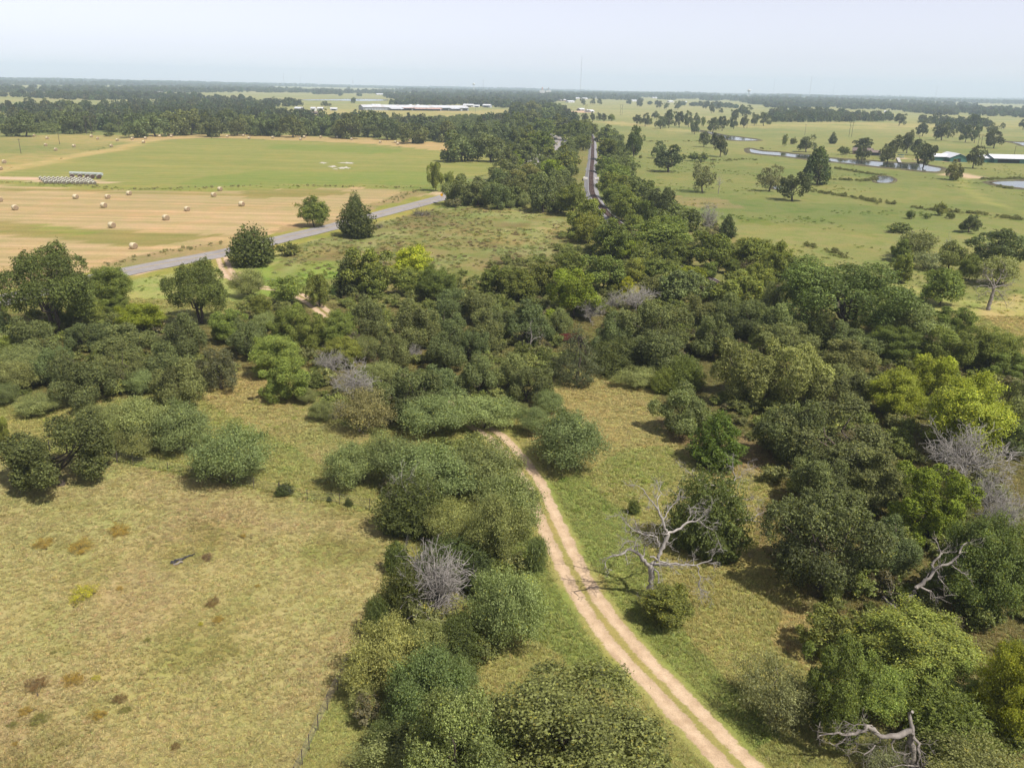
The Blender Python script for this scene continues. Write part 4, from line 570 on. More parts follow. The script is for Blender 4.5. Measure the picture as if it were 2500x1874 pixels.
HERO = {'white':(13.22,64.6,[(0.42,0.36,[(0.01,0.0,-0.16),(-0.18,0.0,1.42),(-0.36,0.0,2.97),(-0.49,0.0,3.74)]),(0.3,0.05,[(-0.48,0.0,3.66),(-1.07,-0.17,4.14),(-1.56,-0.34,5.0),(-2.41,-0.51,5.53),(-2.94,-0.69,5.32),(-3.73,-0.86,5.11),(-4.52,-1.03,4.89),(-4.77,-1.2,3.86)]),(0.3,0.2,[(-0.41,0.0,3.59),(-0.01,0.15,3.89),(0.52,0.3,5.11),(0.79,0.45,6.09),(0.97,0.6,6.68)]),(0.18,0.05,[(0.97,0.6,6.68),(1.79,0.85,6.86),(2.72,1.1,7.39),(3.81,1.35,7.68),(4.64,1.6,8.61)]),(0.18,0.05,[(0.92,0.6,6.46),(0.51,0.75,7.71),(0.07,0.9,8.66),(-0.57,1.05,9.53),(-1.63,1.2,10.74)]),(0.1,0.03,[(0.45,0.8,7.83),(0.9,1.1,8.57),(1.38,1.4,9.02),(1.73,1.7,9.31),(2.0,2.0,9.98)]),(0.09,0.03,[(0.07,0.9,8.66),(-0.01,1.27,9.5),(0.22,1.63,9.9),(0.02,2.0,10.67)]),(0.13,0.03,[(0.21,0.2,5.47),(-0.31,0.08,6.73),(-1.12,-0.04,6.78),(-1.82,-0.16,7.13),(-2.66,-0.28,7.77),(-3.45,-0.4,8.7)]),(0.11,0.03,[(-1.17,0.2,4.37),(-1.05,-0.13,5.64),(-0.51,-0.47,6.6),(-0.15,-0.8,7.98)]),(0.08,0.02,[(2.75,1.2,7.36),(3.01,1.47,7.97),(2.95,1.73,8.43),(3.57,2.0,8.75)]),(0.2,0.05,[(-0.15,0.0,3.75),(0.95,-0.1,3.84),(1.72,-0.2,4.0),(3.56,-0.3,3.95),(4.29,-0.4,4.41),(4.84,-0.5,4.64),(4.79,-0.6,5.83)]),(0.09,0.02,[(3.51,-0.5,4.07),(3.9,-0.63,3.17),(4.0,-0.75,2.64),(3.86,-0.87,2.1),(4.48,-1.0,1.23)]),(0.14,0.03,[(-0.34,0.0,3.51),(0.33,-0.32,2.88),(0.14,-0.64,2.16),(0.02,-0.96,1.28),(-0.06,-1.28,0.88),(-0.5,-1.6,0.74)]),(0.05,0.015,[(0.18,-0.9,2.8),(0.49,-1.25,2.26),(1.13,-1.6,1.9)]),(0.14,0.04,[(-0.6,-0.3,4.69),(0.31,-0.47,4.43),(1.1,-0.63,4.18),(1.3,-0.8,3.75)]),(0.1,0.03,[(-1.53,-0.2,4.83),(-1.98,-0.38,5.31),(-2.2,-0.55,6.31),(-3.02,-0.73,6.54),(-3.33,-0.9,5.89)]),(0.09,0.02,[(-0.28,0.2,6.66),(-0.75,-0.03,7.08),(-1.55,-0.27,6.9),(-2.06,-0.5,6.28)]),(0.06,0.02,[(3.82,1.4,7.65),(4.42,1.9,6.7),(4.84,2.4,6.28)])]),'behind':(20.86,73.35,[(0.36,0.28,[(0.01,0.0,-0.09),(-0.04,0.0,1.37),(0.02,0.0,2.73)]),(0.2,0.05,[(0.02,0.0,2.73),(0.35,0.1,3.35),(1.38,0.2,3.65),(3.19,0.3,3.61),(3.77,0.4,3.93),(4.64,0.5,4.4)]),(0.2,0.05,[(0.02,0.0,2.73),(0.4,0.24,4.61),(0.7,0.48,6.47),(1.12,0.72,7.18),(1.41,0.96,7.72),(1.12,1.2,9.62)]),(0.11,0.03,[(0.73,0.6,6.41),(-0.2,0.67,7.01),(-1.39,0.75,7.27),(-2.46,0.82,7.86),(-3.55,0.9,8.77)]),(0.09,0.02,[(0.06,0.0,3.06),(0.97,-0.17,2.51),(1.57,-0.33,2.11),(2.5,-0.5,1.38)]),(0.09,0.02,[(1.17,0.9,7.09),(2.03,1.25,8.08),(2.81,1.6,8.58)]),(0.1,0.02,[(0.63,0.5,5.8),(1.74,0.4,6.21),(2.64,0.3,5.79),(3.62,0.2,6.03)]),(0.08,0.02,[(0.63,0.5,5.8),(1.27,0.33,4.91),(2.38,0.17,5.19),(3.48,0.0,5.47)]),(0.08,0.02,[(3.16,0.2,3.66),(4.12,0.3,3.33),(5.1,0.4,2.79)])]),'snag':(34.37,60.71,[(0.33,0.26,[(-0.02,-0.0,-0.11),(-0.2,0.0,1.55),(-0.29,0.0,2.86),(-0.18,0.0,3.3)]),(0.26,0.05,[(-0.18,0.0,3.3),(0.32,0.07,4.24),(0.86,0.13,4.96),(1.4,0.2,5.67),(1.79,0.27,6.21),(2.37,0.33,6.67),(3.17,0.4,6.96),(3.68,0.47,7.77),(3.77,0.53,8.36),(4.21,0.6,8.79)]),(0.15,0.03,[(1.81,0.3,6.19),(1.58,0.42,6.7),(1.9,0.54,7.27),(2.27,0.66,7.52),(1.91,0.78,8.27),(1.33,0.9,9.02)]),(0.07,0.02,[(2.0,0.3,6.15),(2.33,0.2,5.59),(2.64,0.1,5.02),(2.93,0.0,3.92)]),(0.07,0.02,[(3.28,0.5,6.65),(3.83,0.35,6.27),(4.71,0.2,5.92)]),(0.12,0.04,[(0.81,0.1,4.66),(1.48,-0.15,4.41),(1.6,-0.4,3.83)]),(0.2,0.1,[(-0.2,0.0,1.55),(-0.88,-0.07,2.35),(-1.6,-0.13,3.14),(-2.35,-0.2,3.82)]),(0.12,0.07,[(-0.46,0.0,1.76),(-1.17,-0.1,2.91),(-1.53,-0.2,3.62)]),(0.05,0.015,[(2.24,0.6,7.55),(2.75,0.8,7.76),(3.02,1.0,7.54)])]),'fallen':(28.39,45.38,[(0.36,0.12,[(0.02,0.0,-0.1),(-0.23,0.1,1.51),(-0.51,0.2,3.09),(-0.67,0.3,4.65)]),(0.26,0.05,[(-0.6,0.0,3.27),(-1.23,-0.03,3.01),(-1.96,-0.07,2.89),(-2.72,-0.1,2.94),(-3.26,-0.13,3.42),(-3.76,-0.17,3.71),(-4.3,-0.2,3.36),(-4.86,-0.23,3.1),(-5.77,-0.27,3.2),(-7.0,-0.3,3.01)]),(0.16,0.06,[(-0.49,0.0,3.09),(-0.28,-0.4,2.54),(-0.22,-0.8,2.18),(-0.22,-1.2,1.08)]),(0.09,0.02,[(-2.72,-0.1,2.94),(-3.14,-0.27,1.97),(-3.66,-0.43,1.55),(-3.77,-0.6,0.96)]),(0.07,0.02,[(-4.79,-0.1,2.98),(-5.62,-0.25,2.26),(-6.31,-0.4,2.57)]),(0.08,0.02,[(-1.66,-0.1,2.78),(-1.87,-0.23,1.97),(-1.3,-0.37,1.74),(-0.37,-0.5,1.98)]),(0.05,0.02,[(-0.19,-0.6,2.36),(0.36,-0.7,1.92)]),(0.06,0.02,[(-3.24,-0.1,3.39),(-3.85,0.03,3.89),(-4.49,0.17,3.57),(-5.21,0.3,3.8)]),(0.07,0.02,[(-0.29,-1.2,1.45),(-1.52,-1.3,1.52),(-2.41,-1.4,1.41)])]),'lean':(103.42,176.07,[(0.75,0.5,[(0.01,0.0,-0.05),(0.06,0.0,1.54),(0.23,0.0,3.13),(0.32,0.0,4.84)]),(0.28,0.05,[(0.28,0.0,4.71),(-0.77,0.1,6.23),(-1.69,0.2,7.22),(-2.41,0.3,7.84),(-2.64,0.4,8.59)]),(0.26,0.05,[(0.32,0.0,4.84),(0.13,0.33,6.19),(-0.28,0.67,7.15),(-0.29,1.0,8.64)]),(0.3,0.05,[(0.32,0.0,4.84),(0.85,0.2,6.11),(1.31,0.4,6.85),(1.55,0.6,7.98),(2.29,0.8,8.86)]),(0.22,0.04,[(0.35,0.0,4.97),(1.58,0.07,5.37),(2.86,0.13,5.51),(4.18,0.2,6.1)]),(0.22,0.04,[(0.2,0.0,4.44),(-1.36,-0.2,5.24),(-2.77,-0.4,5.39),(-4.16,-0.6,4.81)]),(0.2,0.04,[(0.42,0.0,4.05),(1.14,-0.2,4.38),(2.41,-0.4,2.75),(2.97,-0.6,2.02),(3.67,-0.8,0.45)]),(0.14,0.03,[(0.25,0.0,3.66),(-1.13,-0.2,4.2),(-2.1,-0.4,3.44),(-2.76,-0.6,2.42)]),(0.14,0.03,[(0.44,0.0,3.92),(0.92,-0.35,3.23),(1.52,-0.7,2.54)]),(0.12,0.03,[(1.31,0.4,6.85),(2.29,0.55,6.84),(2.62,0.7,7.47)]),(0.12,0.03,[(-0.65,0.3,6.18),(-1.48,0.5,6.38),(-1.82,0.7,6.07)]),(0.14,0.03,[(1.1,0.0,4.46),(2.65,0.15,4.2),(3.65,0.3,4.71)])]),'broken':(2.75,136.04,[(0.3,0.2,[(0.0,0.0,0.0),(0.13,0.0,1.63),(0.27,0.0,3.01)]),(0.18,0.04,[(0.27,0.0,3.01),(0.46,0.1,4.13),(0.31,0.2,5.01),(-0.03,0.3,5.62)]),(0.12,0.03,[(0.28,0.0,2.9),(0.79,0.13,3.44),(1.44,0.27,3.83),(2.06,0.4,3.97)]),(0.12,0.03,[(0.09,0.0,0.93),(0.86,-0.2,0.78),(1.76,-0.4,0.17),(2.43,-0.6,-0.2)]),(0.1,0.03,[(0.09,0.0,0.7),(-0.48,-0.3,1.25),(-0.73,-0.6,2.26)]),(0.1,0.03,[(0.1,0.0,0.47),(0.66,-0.5,-0.06),(1.54,-1.0,-0.2)]),(0.08,0.02,[(0.19,0.0,1.05),(1.28,-0.4,1.32),(2.17,-0.8,1.0)])]),'fencecedar':(-10.51,75.86,[(0.2,0.12,[(0.0,0.0,0.0),(0.08,0.0,1.56),(0.07,0.0,3.22)]),(0.1,0.02,[(0.07,0.0,3.22),(0.18,0.13,4.09),(-0.53,0.27,5.51),(-0.4,0.4,7.22)]),(0.07,0.015,[(0.18,0.1,3.99),(1.01,0.2,4.31),(2.06,0.3,4.74)]),(0.07,0.015,[(0.14,0.1,3.75),(-1.04,-0.1,4.3),(-2.46,-0.3,4.53)]),(0.06,0.015,[(-0.22,0.2,4.98),(0.3,0.35,5.84),(0.41,0.5,6.8)]),(0.06,0.015,[(-0.41,0.1,5.49),(-1.21,-0.05,5.77),(-1.37,-0.2,6.53)]),(0.05,0.015,[(0.12,0.0,3.45),(0.62,-0.2,3.1),(0.33,-0.4,3.09)])])}
PLANTS = [
('y', -38.14, 63.25, 1.47, 0.9),
('o', -46.28, 71.63, 1.13, 0.79),
('o', -42.22, 71.29, 1.45, 0.9),
('o', -39.99, 74.63, 1.3, 0.9),
('b', -35.93, 51.55, 1.0, 0.7),
('o', -33.36, 52.09, 0.96, 0.67),
('y', -31.77, 52.52, 0.41, 0.29),
('b', -28.85, 50.2, 0.61, 0.42),
('o', -29.6, 48.33, 0.61, 0.77),
('g', -28.02, 49.09, 0.5, 0.35),
('o', -35.22, 48.63, 0.58, 0.41),
('g', -33.61, 47.93, 0.75, 0.53),
('b', -26.23, 62.59, 0.78, 0.54),
('o', -24.92, 60.18, 0.59, 0.47),
('y', -26.19, 59.48, 0.28, 0.4),
('r', -29.35, 69.93, 0.69, 0.48),
('b', -22.92, 45.6, 0.42, 0.29),
('o', -35.47, 64.62, 0.42, 0.29),
('o', -27.17, 74.22, 0.34, 0.48),
('g', -29.86, 57.27, 0.31, 0.22),
('g', -35.33, 47.37, 0.42, 0.29),
('g', -36.68, 55.45, 0.27, 0.2),
('o', -23.05, 65.43, 0.31, 0.22),
('o', -34.11, 45.55, 0.23, 0.32),
('c', -25.29, 83.98, 1.2, 1.48),
('c', -20.15, 82.44, 0.43, 0.62),
('c', -17.81, 81.37, 0.49, 1.1),
]
FENCE1 = [(-12.6,54.0),(-13.2,49.6),(-13.6,45.6),(-13.9,42.7),(-14.3,37.6)]
FENCE2 = [(-57.8,94.5),(-50.0,92.2),(-45.6,90.6),(-35.7,87.4),(-29.4,85.2),(-22.6,82.5),(-15.3,80.6),(-10.7,75.5),(-10.2,72.3),(-10.2,66.9)]
LOG = [(-32.5,69.1),(-32.0,69.8),(-31.5,70.1),(-30.8,70.7)]
SIGN = [(-29.7,336.9)]
RED = [(8.8,143.4),(11.2,145.0)]
CULV = [(36.5,429.9),(39.8,430.6)]

# ------------------------------------------------------------------ small tools
rng = np.random.default_rng(7)
random.seed(7)


def lin(c, k=0.64):
    c = np.asarray(c, float) / 255.0
    return np.where(c <= 0.04045, c / 12.92, ((c + 0.055) / 1.055) ** 2.4) * k


def tag(o, label, cat=None, group=None, kind=None):
    if label:
        o['label'] = label
    if cat:
        o['category'] = cat
    if group:
        o['group'] = group
    if kind:
        o['kind'] = kind
    return o


def _hash(ix, iy, seed):
    h = (ix.astype(np.int64) * 374761393 + iy.astype(np.int64) * 668265263 + seed * 1442695041) & 0xFFFFFFFF
    h = ((h ^ (h >> 13)) * 1274126177) & 0xFFFFFFFF
    return ((h ^ (h >> 16)) & 0xFFFF) / 65535.0


def vnoise(x, y, s, seed=0):
    x = np.asarray(x, float) / s
    y = np.asarray(y, float) / s
    ix, iy = np.floor(x), np.floor(y)
    fx, fy = x - ix, y - iy
    fx = fx * fx * (3 - 2 * fx)
    fy = fy * fy * (3 - 2 * fy)
    a, b = _hash(ix, iy, seed), _hash(ix + 1, iy, seed)
    c, d = _hash(ix, iy + 1, seed), _hash(ix + 1, iy + 1, seed)
    return (a * (1 - fx) + b * fx) * (1 - fy) + (c * (1 - fx) + d * fx) * fy


def fbm(x, y, s, seed=0, n=4):
    v, a, t = 0, 1.0, 0
    for i in range(n):
        v = v + a * vnoise(x, y, s / 2 ** i, seed + 17 * i)
        t += a
        a *= 0.55
    return v / t


def gz(x, y):
    x = np.asarray(x, float)
    y = np.asarray(y, float)
    return 0.9 * (fbm(x, y, 60, 3, 2) - 0.5) * np.clip((y - 5) / 30, 0, 1) * np.clip((330 - y) / 120, 0.0, 1)


def inside(px, py, poly):
    px = np.asarray(px)
    py = np.asarray(py)
    r = np.zeros(px.shape, bool)
    n = len(poly)
    j = n - 1
    for i in range(n):
        xi, yi = poly[i]
        xj, yj = poly[j]
        if yi != yj:
            c = ((yi > py) != (yj > py)) & (px < (xj - xi) * (py - yi) / (yj - yi) + xi)
            r ^= c
        j = i
    return r


def smooth_path(pts, step):
    p = [np.array(q, float) for q in pts]
    p = [2 * p[0] - p[1]] + p + [2 * p[-1] - p[-2]]
    out = []
    for i in range(1, len(p) - 2):
        L = np.linalg.norm(p[i + 1] - p[i])
        n = max(2, int(L / step))
        for k in range(n):
            t = k / n
            a = 0.5 * ((2 * p[i]) + (-p[i - 1] + p[i + 1]) * t + (2 * p[i - 1] - 5 * p[i] + 4 * p[i + 1] - p[i + 2]) * t * t
                       + (-p[i - 1] + 3 * p[i] - 3 * p[i + 1] + p[i + 2]) * t ** 3)
            out.append(a)
    out.append(p[-2])
    return np.array(out)


def dist_to_path(x, y, path):
    d = np.full(np.shape(x), 1e9)
    for a, b in zip(path[:-1], path[1:]):
        ab = b - a
        L = ab @ ab + 1e-9
        t = np.clip(((x - a[0]) * ab[0] + (y - a[1]) * ab[1]) / L, 0, 1)
        d = np.minimum(d, np.hypot(x - a[0] - t * ab[0], y - a[1] - t * ab[1]))
    return d


def mesh_np(name, verts, faces, mat=None, smooth=False):
    """faces: (M,3) or (M,4) int array, or list of arrays"""
    me = bpy.data.meshes.new(name)
    verts = np.asarray(verts, np.float32)
    fl = faces if isinstance(faces, list) else [faces]
    fl = [np.asarray(f, np.int32) for f in fl if len(f)]
    me.vertices.add(len(verts))
    me.vertices.foreach_set('co', verts.ravel())
    tot = sum(f.size for f in fl)
    me.loops.add(tot)
    me.loops.foreach_set('vertex_index', np.concatenate([f.ravel() for f in fl]))
    cnt = np.concatenate([np.full(len(f), f.shape[1], np.int32) for f in fl])
    me.polygons.add(len(cnt))
    st = np.concatenate([[0], np.cumsum(cnt)[:-1]]).astype(np.int32)
    me.polygons.foreach_set('loop_start', st)
    me.polygons.foreach_set('loop_total', cnt)
    me.polygons.foreach_set('use_smooth', np.full(len(cnt), smooth))
    me.update(calc_edges=True)
    if mat:
        me.materials.append(mat)
    return me


def link(name, me, parent=None, loc=None):
    o = bpy.data.objects.new(name, me)
    COL.objects.link(o)
    if parent is not None:
        o.parent = parent
    if loc is not None:
        o.location = loc
    return o


class MB:
    """collects boxes, tubes and prisms into one mesh"""
    def __init__(self):
        self.v, self.f3, self.f4, self.n = [], [], [], 0

    def add(self, v, f):
        v = np.asarray(v, float)
        f = np.asarray(f, int)
        (self.f3 if f.shape[1] == 3 else self.f4).append(f + self.n)
        self.v.append(v)
        self.n += len(v)

    def box(self, a, b):
        (x0, y0, z0), (x1, y1, z1) = a, b
        v = [(x0, y0, z0), (x1, y0, z0), (x1, y1, z0), (x0, y1, z0), (x0, y0, z1), (x1, y0, z1), (x1, y1, z1), (x0, y1, z1)]
        self.add(v, [(0, 3, 2, 1), (4, 5, 6, 7), (0, 1, 5, 4), (1, 2, 6, 5), (2, 3, 7, 6), (3, 0, 4, 7)])

    def tube(self, path, rad, sides=6, cap=True):
        P = np.asarray(path, float)
        R = np.broadcast_to(np.asarray(rad, float), (len(P),))
        T = np.gradient(P, axis=0)
        T /= np.linalg.norm(T, axis=1, keepdims=True) + 1e-9
        ref = np.where(np.abs(T[:, 2:3]) > 0.9, np.array([[1., 0, 0]]), np.array([[0, 0, 1.]]))
        A = np.cross(T, ref)
        A /= np.linalg.norm(A, axis=1, keepdims=True) + 1e-9
        B = np.cross(T, A)
        th = np.arange(sides) * 2 * np.pi / sides
        V = P[:, None] + R[:, None, None] * (np.cos(th)[None, :, None] * A[:, None] + np.sin(th)[None, :, None] * B[:, None])
        n = len(P)
        i = np.arange(n - 1)[:, None] * sides
        k = np.arange(sides)[None]
        k2 = (k + 1) % sides
        F = np.stack([i + k, i + k2, i + sides + k2, i + sides + k], -1).reshape(-1, 4)
        base = self.n
        self.add(V.reshape(-1, 3), F)
        if cap:
            for ring, flip in ((0, True), (n - 1, False)):
                c = P[ring]
                s = np.arange(sides)
                tri = np.stack([np.full(sides, sides), s, (s + 1) % sides], -1)
                if flip:
                    tri = tri[:, ::-1]
                self.add(np.vstack([V[ring], c]), tri)
        return self

    def mesh(self, name, mat, smooth=False):
        fl = []
        if self.f4:
            fl.append(np.vstack(self.f4))
        if self.f3:
            fl.append(np.vstack(self.f3))
        return mesh_np(name, np.vstack(self.v), fl, mat, smooth)


# ------------------------------------------------------------------ materials
def newmat(name):
    m = bpy.data.materials.new(name)
    m.use_nodes = True
    m.node_tree.nodes.clear()
    return m, m.node_tree.nodes, m.node_tree.links


def N(ns, t, **kw):
    n = ns.new(t)
    for k, v in kw.items():
        if k.startswith('i_'):
            n.inputs[k[2:]].default_value = v
        else:
            setattr(n, k, v)
    return n


def mathn(ns, ls, op, a, b):
    n = ns.new('ShaderNodeMath')
    n.operation = op
    for i, q in enumerate((a, b)):
        if hasattr(q, 'is_linked'):
            ls.new(q, n.inputs[i])
        else:
            n.inputs[i].default_value = q
    return n.outputs[0]


def mixc(ns, ls, fac, a, b, mode='MIX'):
    n = ns.new('ShaderNodeMix')
    n.data_type = 'RGBA'
    n.blend_type = mode
    n.clamp_factor = True
    for sock, q in ((n.inputs[0], fac), (n.inputs[6], a), (n.inputs[7], b)):
        if hasattr(q, 'is_linked'):
            ls.new(q, sock)
        else:
            sock.default_value = q if not isinstance(q, tuple) or len(q) == 4 else (*q, 1)
    return n.outputs[2]


def noise_node(ns, ls, vec, scale, detail=3.0, rough=0.55):
    n = ns.new('ShaderNodeTexNoise')
    n.inputs['Scale'].default_value = scale
    n.inputs['Detail'].default_value = detail
    n.inputs['Roughness'].default_value = rough
    if vec is not None:
        ls.new(vec, n.inputs['Vector'])
    return n.outputs[0]


def ramp(ns, ls, fac, lo, hi, a=0.0, b=1.0):
    n = ns.new('ShaderNodeMapRange')
    n.inputs['From Min'].default_value = lo
    n.inputs['From Max'].default_value = hi
    n.inputs['To Min'].default_value = a
    n.inputs['To Max'].default_value = b
    ls.new(fac, n.inputs['Value'])
    return n.outputs[0]


def surf_mat(name, col, rough=0.8, var=0.25, scale=1.0, bump=0.0, bump_scale=8.0, metal=0.0, spec=0.3, coords='Object', dirt=None):
    m, ns, ls = newmat(name)
    out = ns.new('ShaderNodeOutputMaterial')
    p = N(ns, 'ShaderNodeBsdfPrincipled')
    p.inputs['Roughness'].default_value = rough
    p.inputs['Metallic'].default_value = metal
    p.inputs['Specular IOR Level'].default_value = spec
    tc = ns.new('ShaderNodeTexCoord')
    v = tc.outputs[coords]
    n1 = noise_node(ns, ls, v, scale, 5)
    f = ramp(ns, ls, n1, 0.3, 0.7, 1 - var, 1 + var)
    col = tuple(0.72 * q for q in col)
    c = mixc(ns, ls, 1.0, (*col, 1), f, 'MULTIPLY')
    if dirt is not None:
        dirt = tuple(0.72 * q for q in dirt)
        n2 = noise_node(ns, ls, v, scale * 0.37, 4)
        c = mixc(ns, ls, ramp(ns, ls, n2, 0.5, 0.68), c, (*dirt, 1))
    ls.new(c, p.inputs['Base Color'])
    if bump:
        b = ns.new('ShaderNodeBump')
        b.inputs['Strength'].default_value = bump
        b.inputs['Distance'].default_value = 0.05
        ls.new(noise_node(ns, ls, v, bump_scale, 4), b.inputs['Height'])
        ls.new(b.outputs[0], p.inputs['Normal'])
    ls.new(p.outputs[0], out.inputs[0])
    return m


def leaf_mat(name, instanced, trans=0.36):
    m, ns, ls = newmat(name)
    out = ns.new('ShaderNodeOutputMaterial')
    tone = N(ns, 'ShaderNodeAttribute', attribute_name='tone')
    if instanced:
        src = N(ns, 'ShaderNodeAttribute', attribute_name='tint', attribute_type='INSTANCER').outputs['Color']
    else:
        src = ns.new('ShaderNodeObjectInfo').outputs['Color']
    c = mixc(ns, ls, 1.0, src, tone.outputs['Color'], 'MULTIPLY')
    d = ns.new('ShaderNodeBsdfPrincipled')
    d.inputs['Roughness'].default_value = 0.55
    d.inputs['Specular IOR Level'].default_value = 0.25
    ls.new(c, d.inputs['Base Color'])
    t = ns.new('ShaderNodeBsdfTranslucent')
    c2 = mixc(ns, ls, 1.0, c, (1.15, 1.2, 0.6, 1), 'MULTIPLY')
    ls.new(c2, t.inputs['Color'])
    mx = ns.new('ShaderNodeMixShader')
    mx.inputs[0].default_value = trans
    ls.new(d.outputs[0], mx.inputs[1])
    ls.new(t.outputs[0], mx.inputs[2])
    ls.new(mx.outputs[0], out.inputs[0])
    return m


M = {}
M['leaf'] = leaf_mat('leaf', False)
M['leaf_i'] = leaf_mat('leaf_scattered', True)
M['bark'] = surf_mat('bark', (0.11, 0.085, 0.065), 0.9, 0.35, 3.0, 0.6, 12)
M['bark_pale'] = surf_mat('bark_pale', (0.20, 0.175, 0.15), 0.9, 0.3, 3.0, 0.5, 12)
M['dead'] = surf_mat('dead_wood', (0.33, 0.29, 0.255), 0.85, 0.3, 2.2, 0.5, 10, dirt=(0.20, 0.17, 0.15))
M['dead_white'] = surf_mat('bleached_wood', (0.44, 0.40, 0.36), 0.85, 0.3, 2.2, 0.5, 10, dirt=(0.24, 0.21, 0.185))
M['twig'] = surf_mat('grey_twigs', (0.43, 0.395, 0.355), 0.9, 0.25, 1.5)
M['brush'] = surf_mat('cut_brush', (0.20, 0.175, 0.14), 0.9, 0.3, 1.5)
M['pole'] = surf_mat('pole_wood', (0.11, 0.09, 0.075), 0.9, 0.25, 1.0)
M['wire'] = surf_mat('wire', (0.33, 0.32, 0.31), 0.5, 0.15, 1.0, metal=0.5)
M['char'] = surf_mat('charred_wood', (0.05, 0.047, 0.047), 0.8, 0.6, 4.0, 0.7, 9, dirt=(0.25, 0.24, 0.24))
M['asphalt'] = surf_mat('asphalt', (0.36, 0.33, 0.315), 0.85, 0.12, 0.35, dirt=(0.31, 0.28, 0.265))
M['paint_y'] = surf_mat('road_paint', (0.55, 0.40, 0.12), 0.7, 0.2, 2.0)
M['ballast'] = surf_mat('ballast', (0.31, 0.30, 0.31), 0.95, 0.3, 2.5, 0.5, 14, dirt=(0.22, 0.20, 0.19))
M['tie'] = surf_mat('ties', (0.13, 0.085, 0.07), 0.9, 0.3, 1.0)
M['rail'] = surf_mat('rail_steel', (0.20, 0.12, 0.09), 0.5, 0.2, 1.0, metal=0.4)
M['concrete'] = surf_mat('concrete', (0.55, 0.52, 0.47), 0.85, 0.15, 1.0)
M['white_roof'] = surf_mat('white_metal_roof', (0.82, 0.83, 0.86), 0.45, 0.06, 0.3)
M['silver_roof'] = surf_mat('silver_metal_roof', (0.72, 0.74, 0.78), 0.4, 0.1, 0.25, dirt=(0.55, 0.50, 0.47))
M['rust_roof'] = surf_mat('rusty_metal_roof', (0.55, 0.33, 0.26), 0.7, 0.3, 0.3, dirt=(0.62, 0.55, 0.52))
M['green_wall'] = surf_mat('green_metal_wall', (0.07, 0.20, 0.165), 0.55, 0.12, 0.4)
M['grey_wall'] = surf_mat('grey_wall', (0.42, 0.44, 0.48), 0.7, 0.15, 0.4)
M['white_wall'] = surf_mat('white_wall', (0.75, 0.74, 0.72), 0.7, 0.1, 0.4)
M['dark_in'] = surf_mat('dark_opening', (0.03, 0.03, 0.035), 0.9, 0.2, 1.0)
M['brown_roof'] = surf_mat('brown_shingles', (0.22, 0.17, 0.15), 0.9, 0.2, 0.8)
M['brick'] = surf_mat('tan_brick', (0.35, 0.26, 0.21), 0.9, 0.2, 0.8)
M['steel'] = surf_mat('galvanised_steel', (0.42, 0.44, 0.47), 0.5, 0.1, 0.2)
M['yellow'] = surf_mat('sign_yellow', (0.85, 0.42, 0.01), 0.5, 0.05, 1.0)
M['black'] = surf_mat('sign_black', (0.02, 0.02, 0.02), 0.6, 0.1, 1.0)
M['red'] = surf_mat('red_paint', (0.13, 0.03, 0.026), 0.5, 0.2, 2.0, dirt=(0.18, 0.05, 0.04))
M['tyre'] = surf_mat('tyre', (0.03, 0.03, 0.03), 0.9, 0.2, 1.0)
M['plastic'] = surf_mat('white_film', (0.52, 0.57, 0.54), 0.35, 0.12, 1.2, spec=0.5)


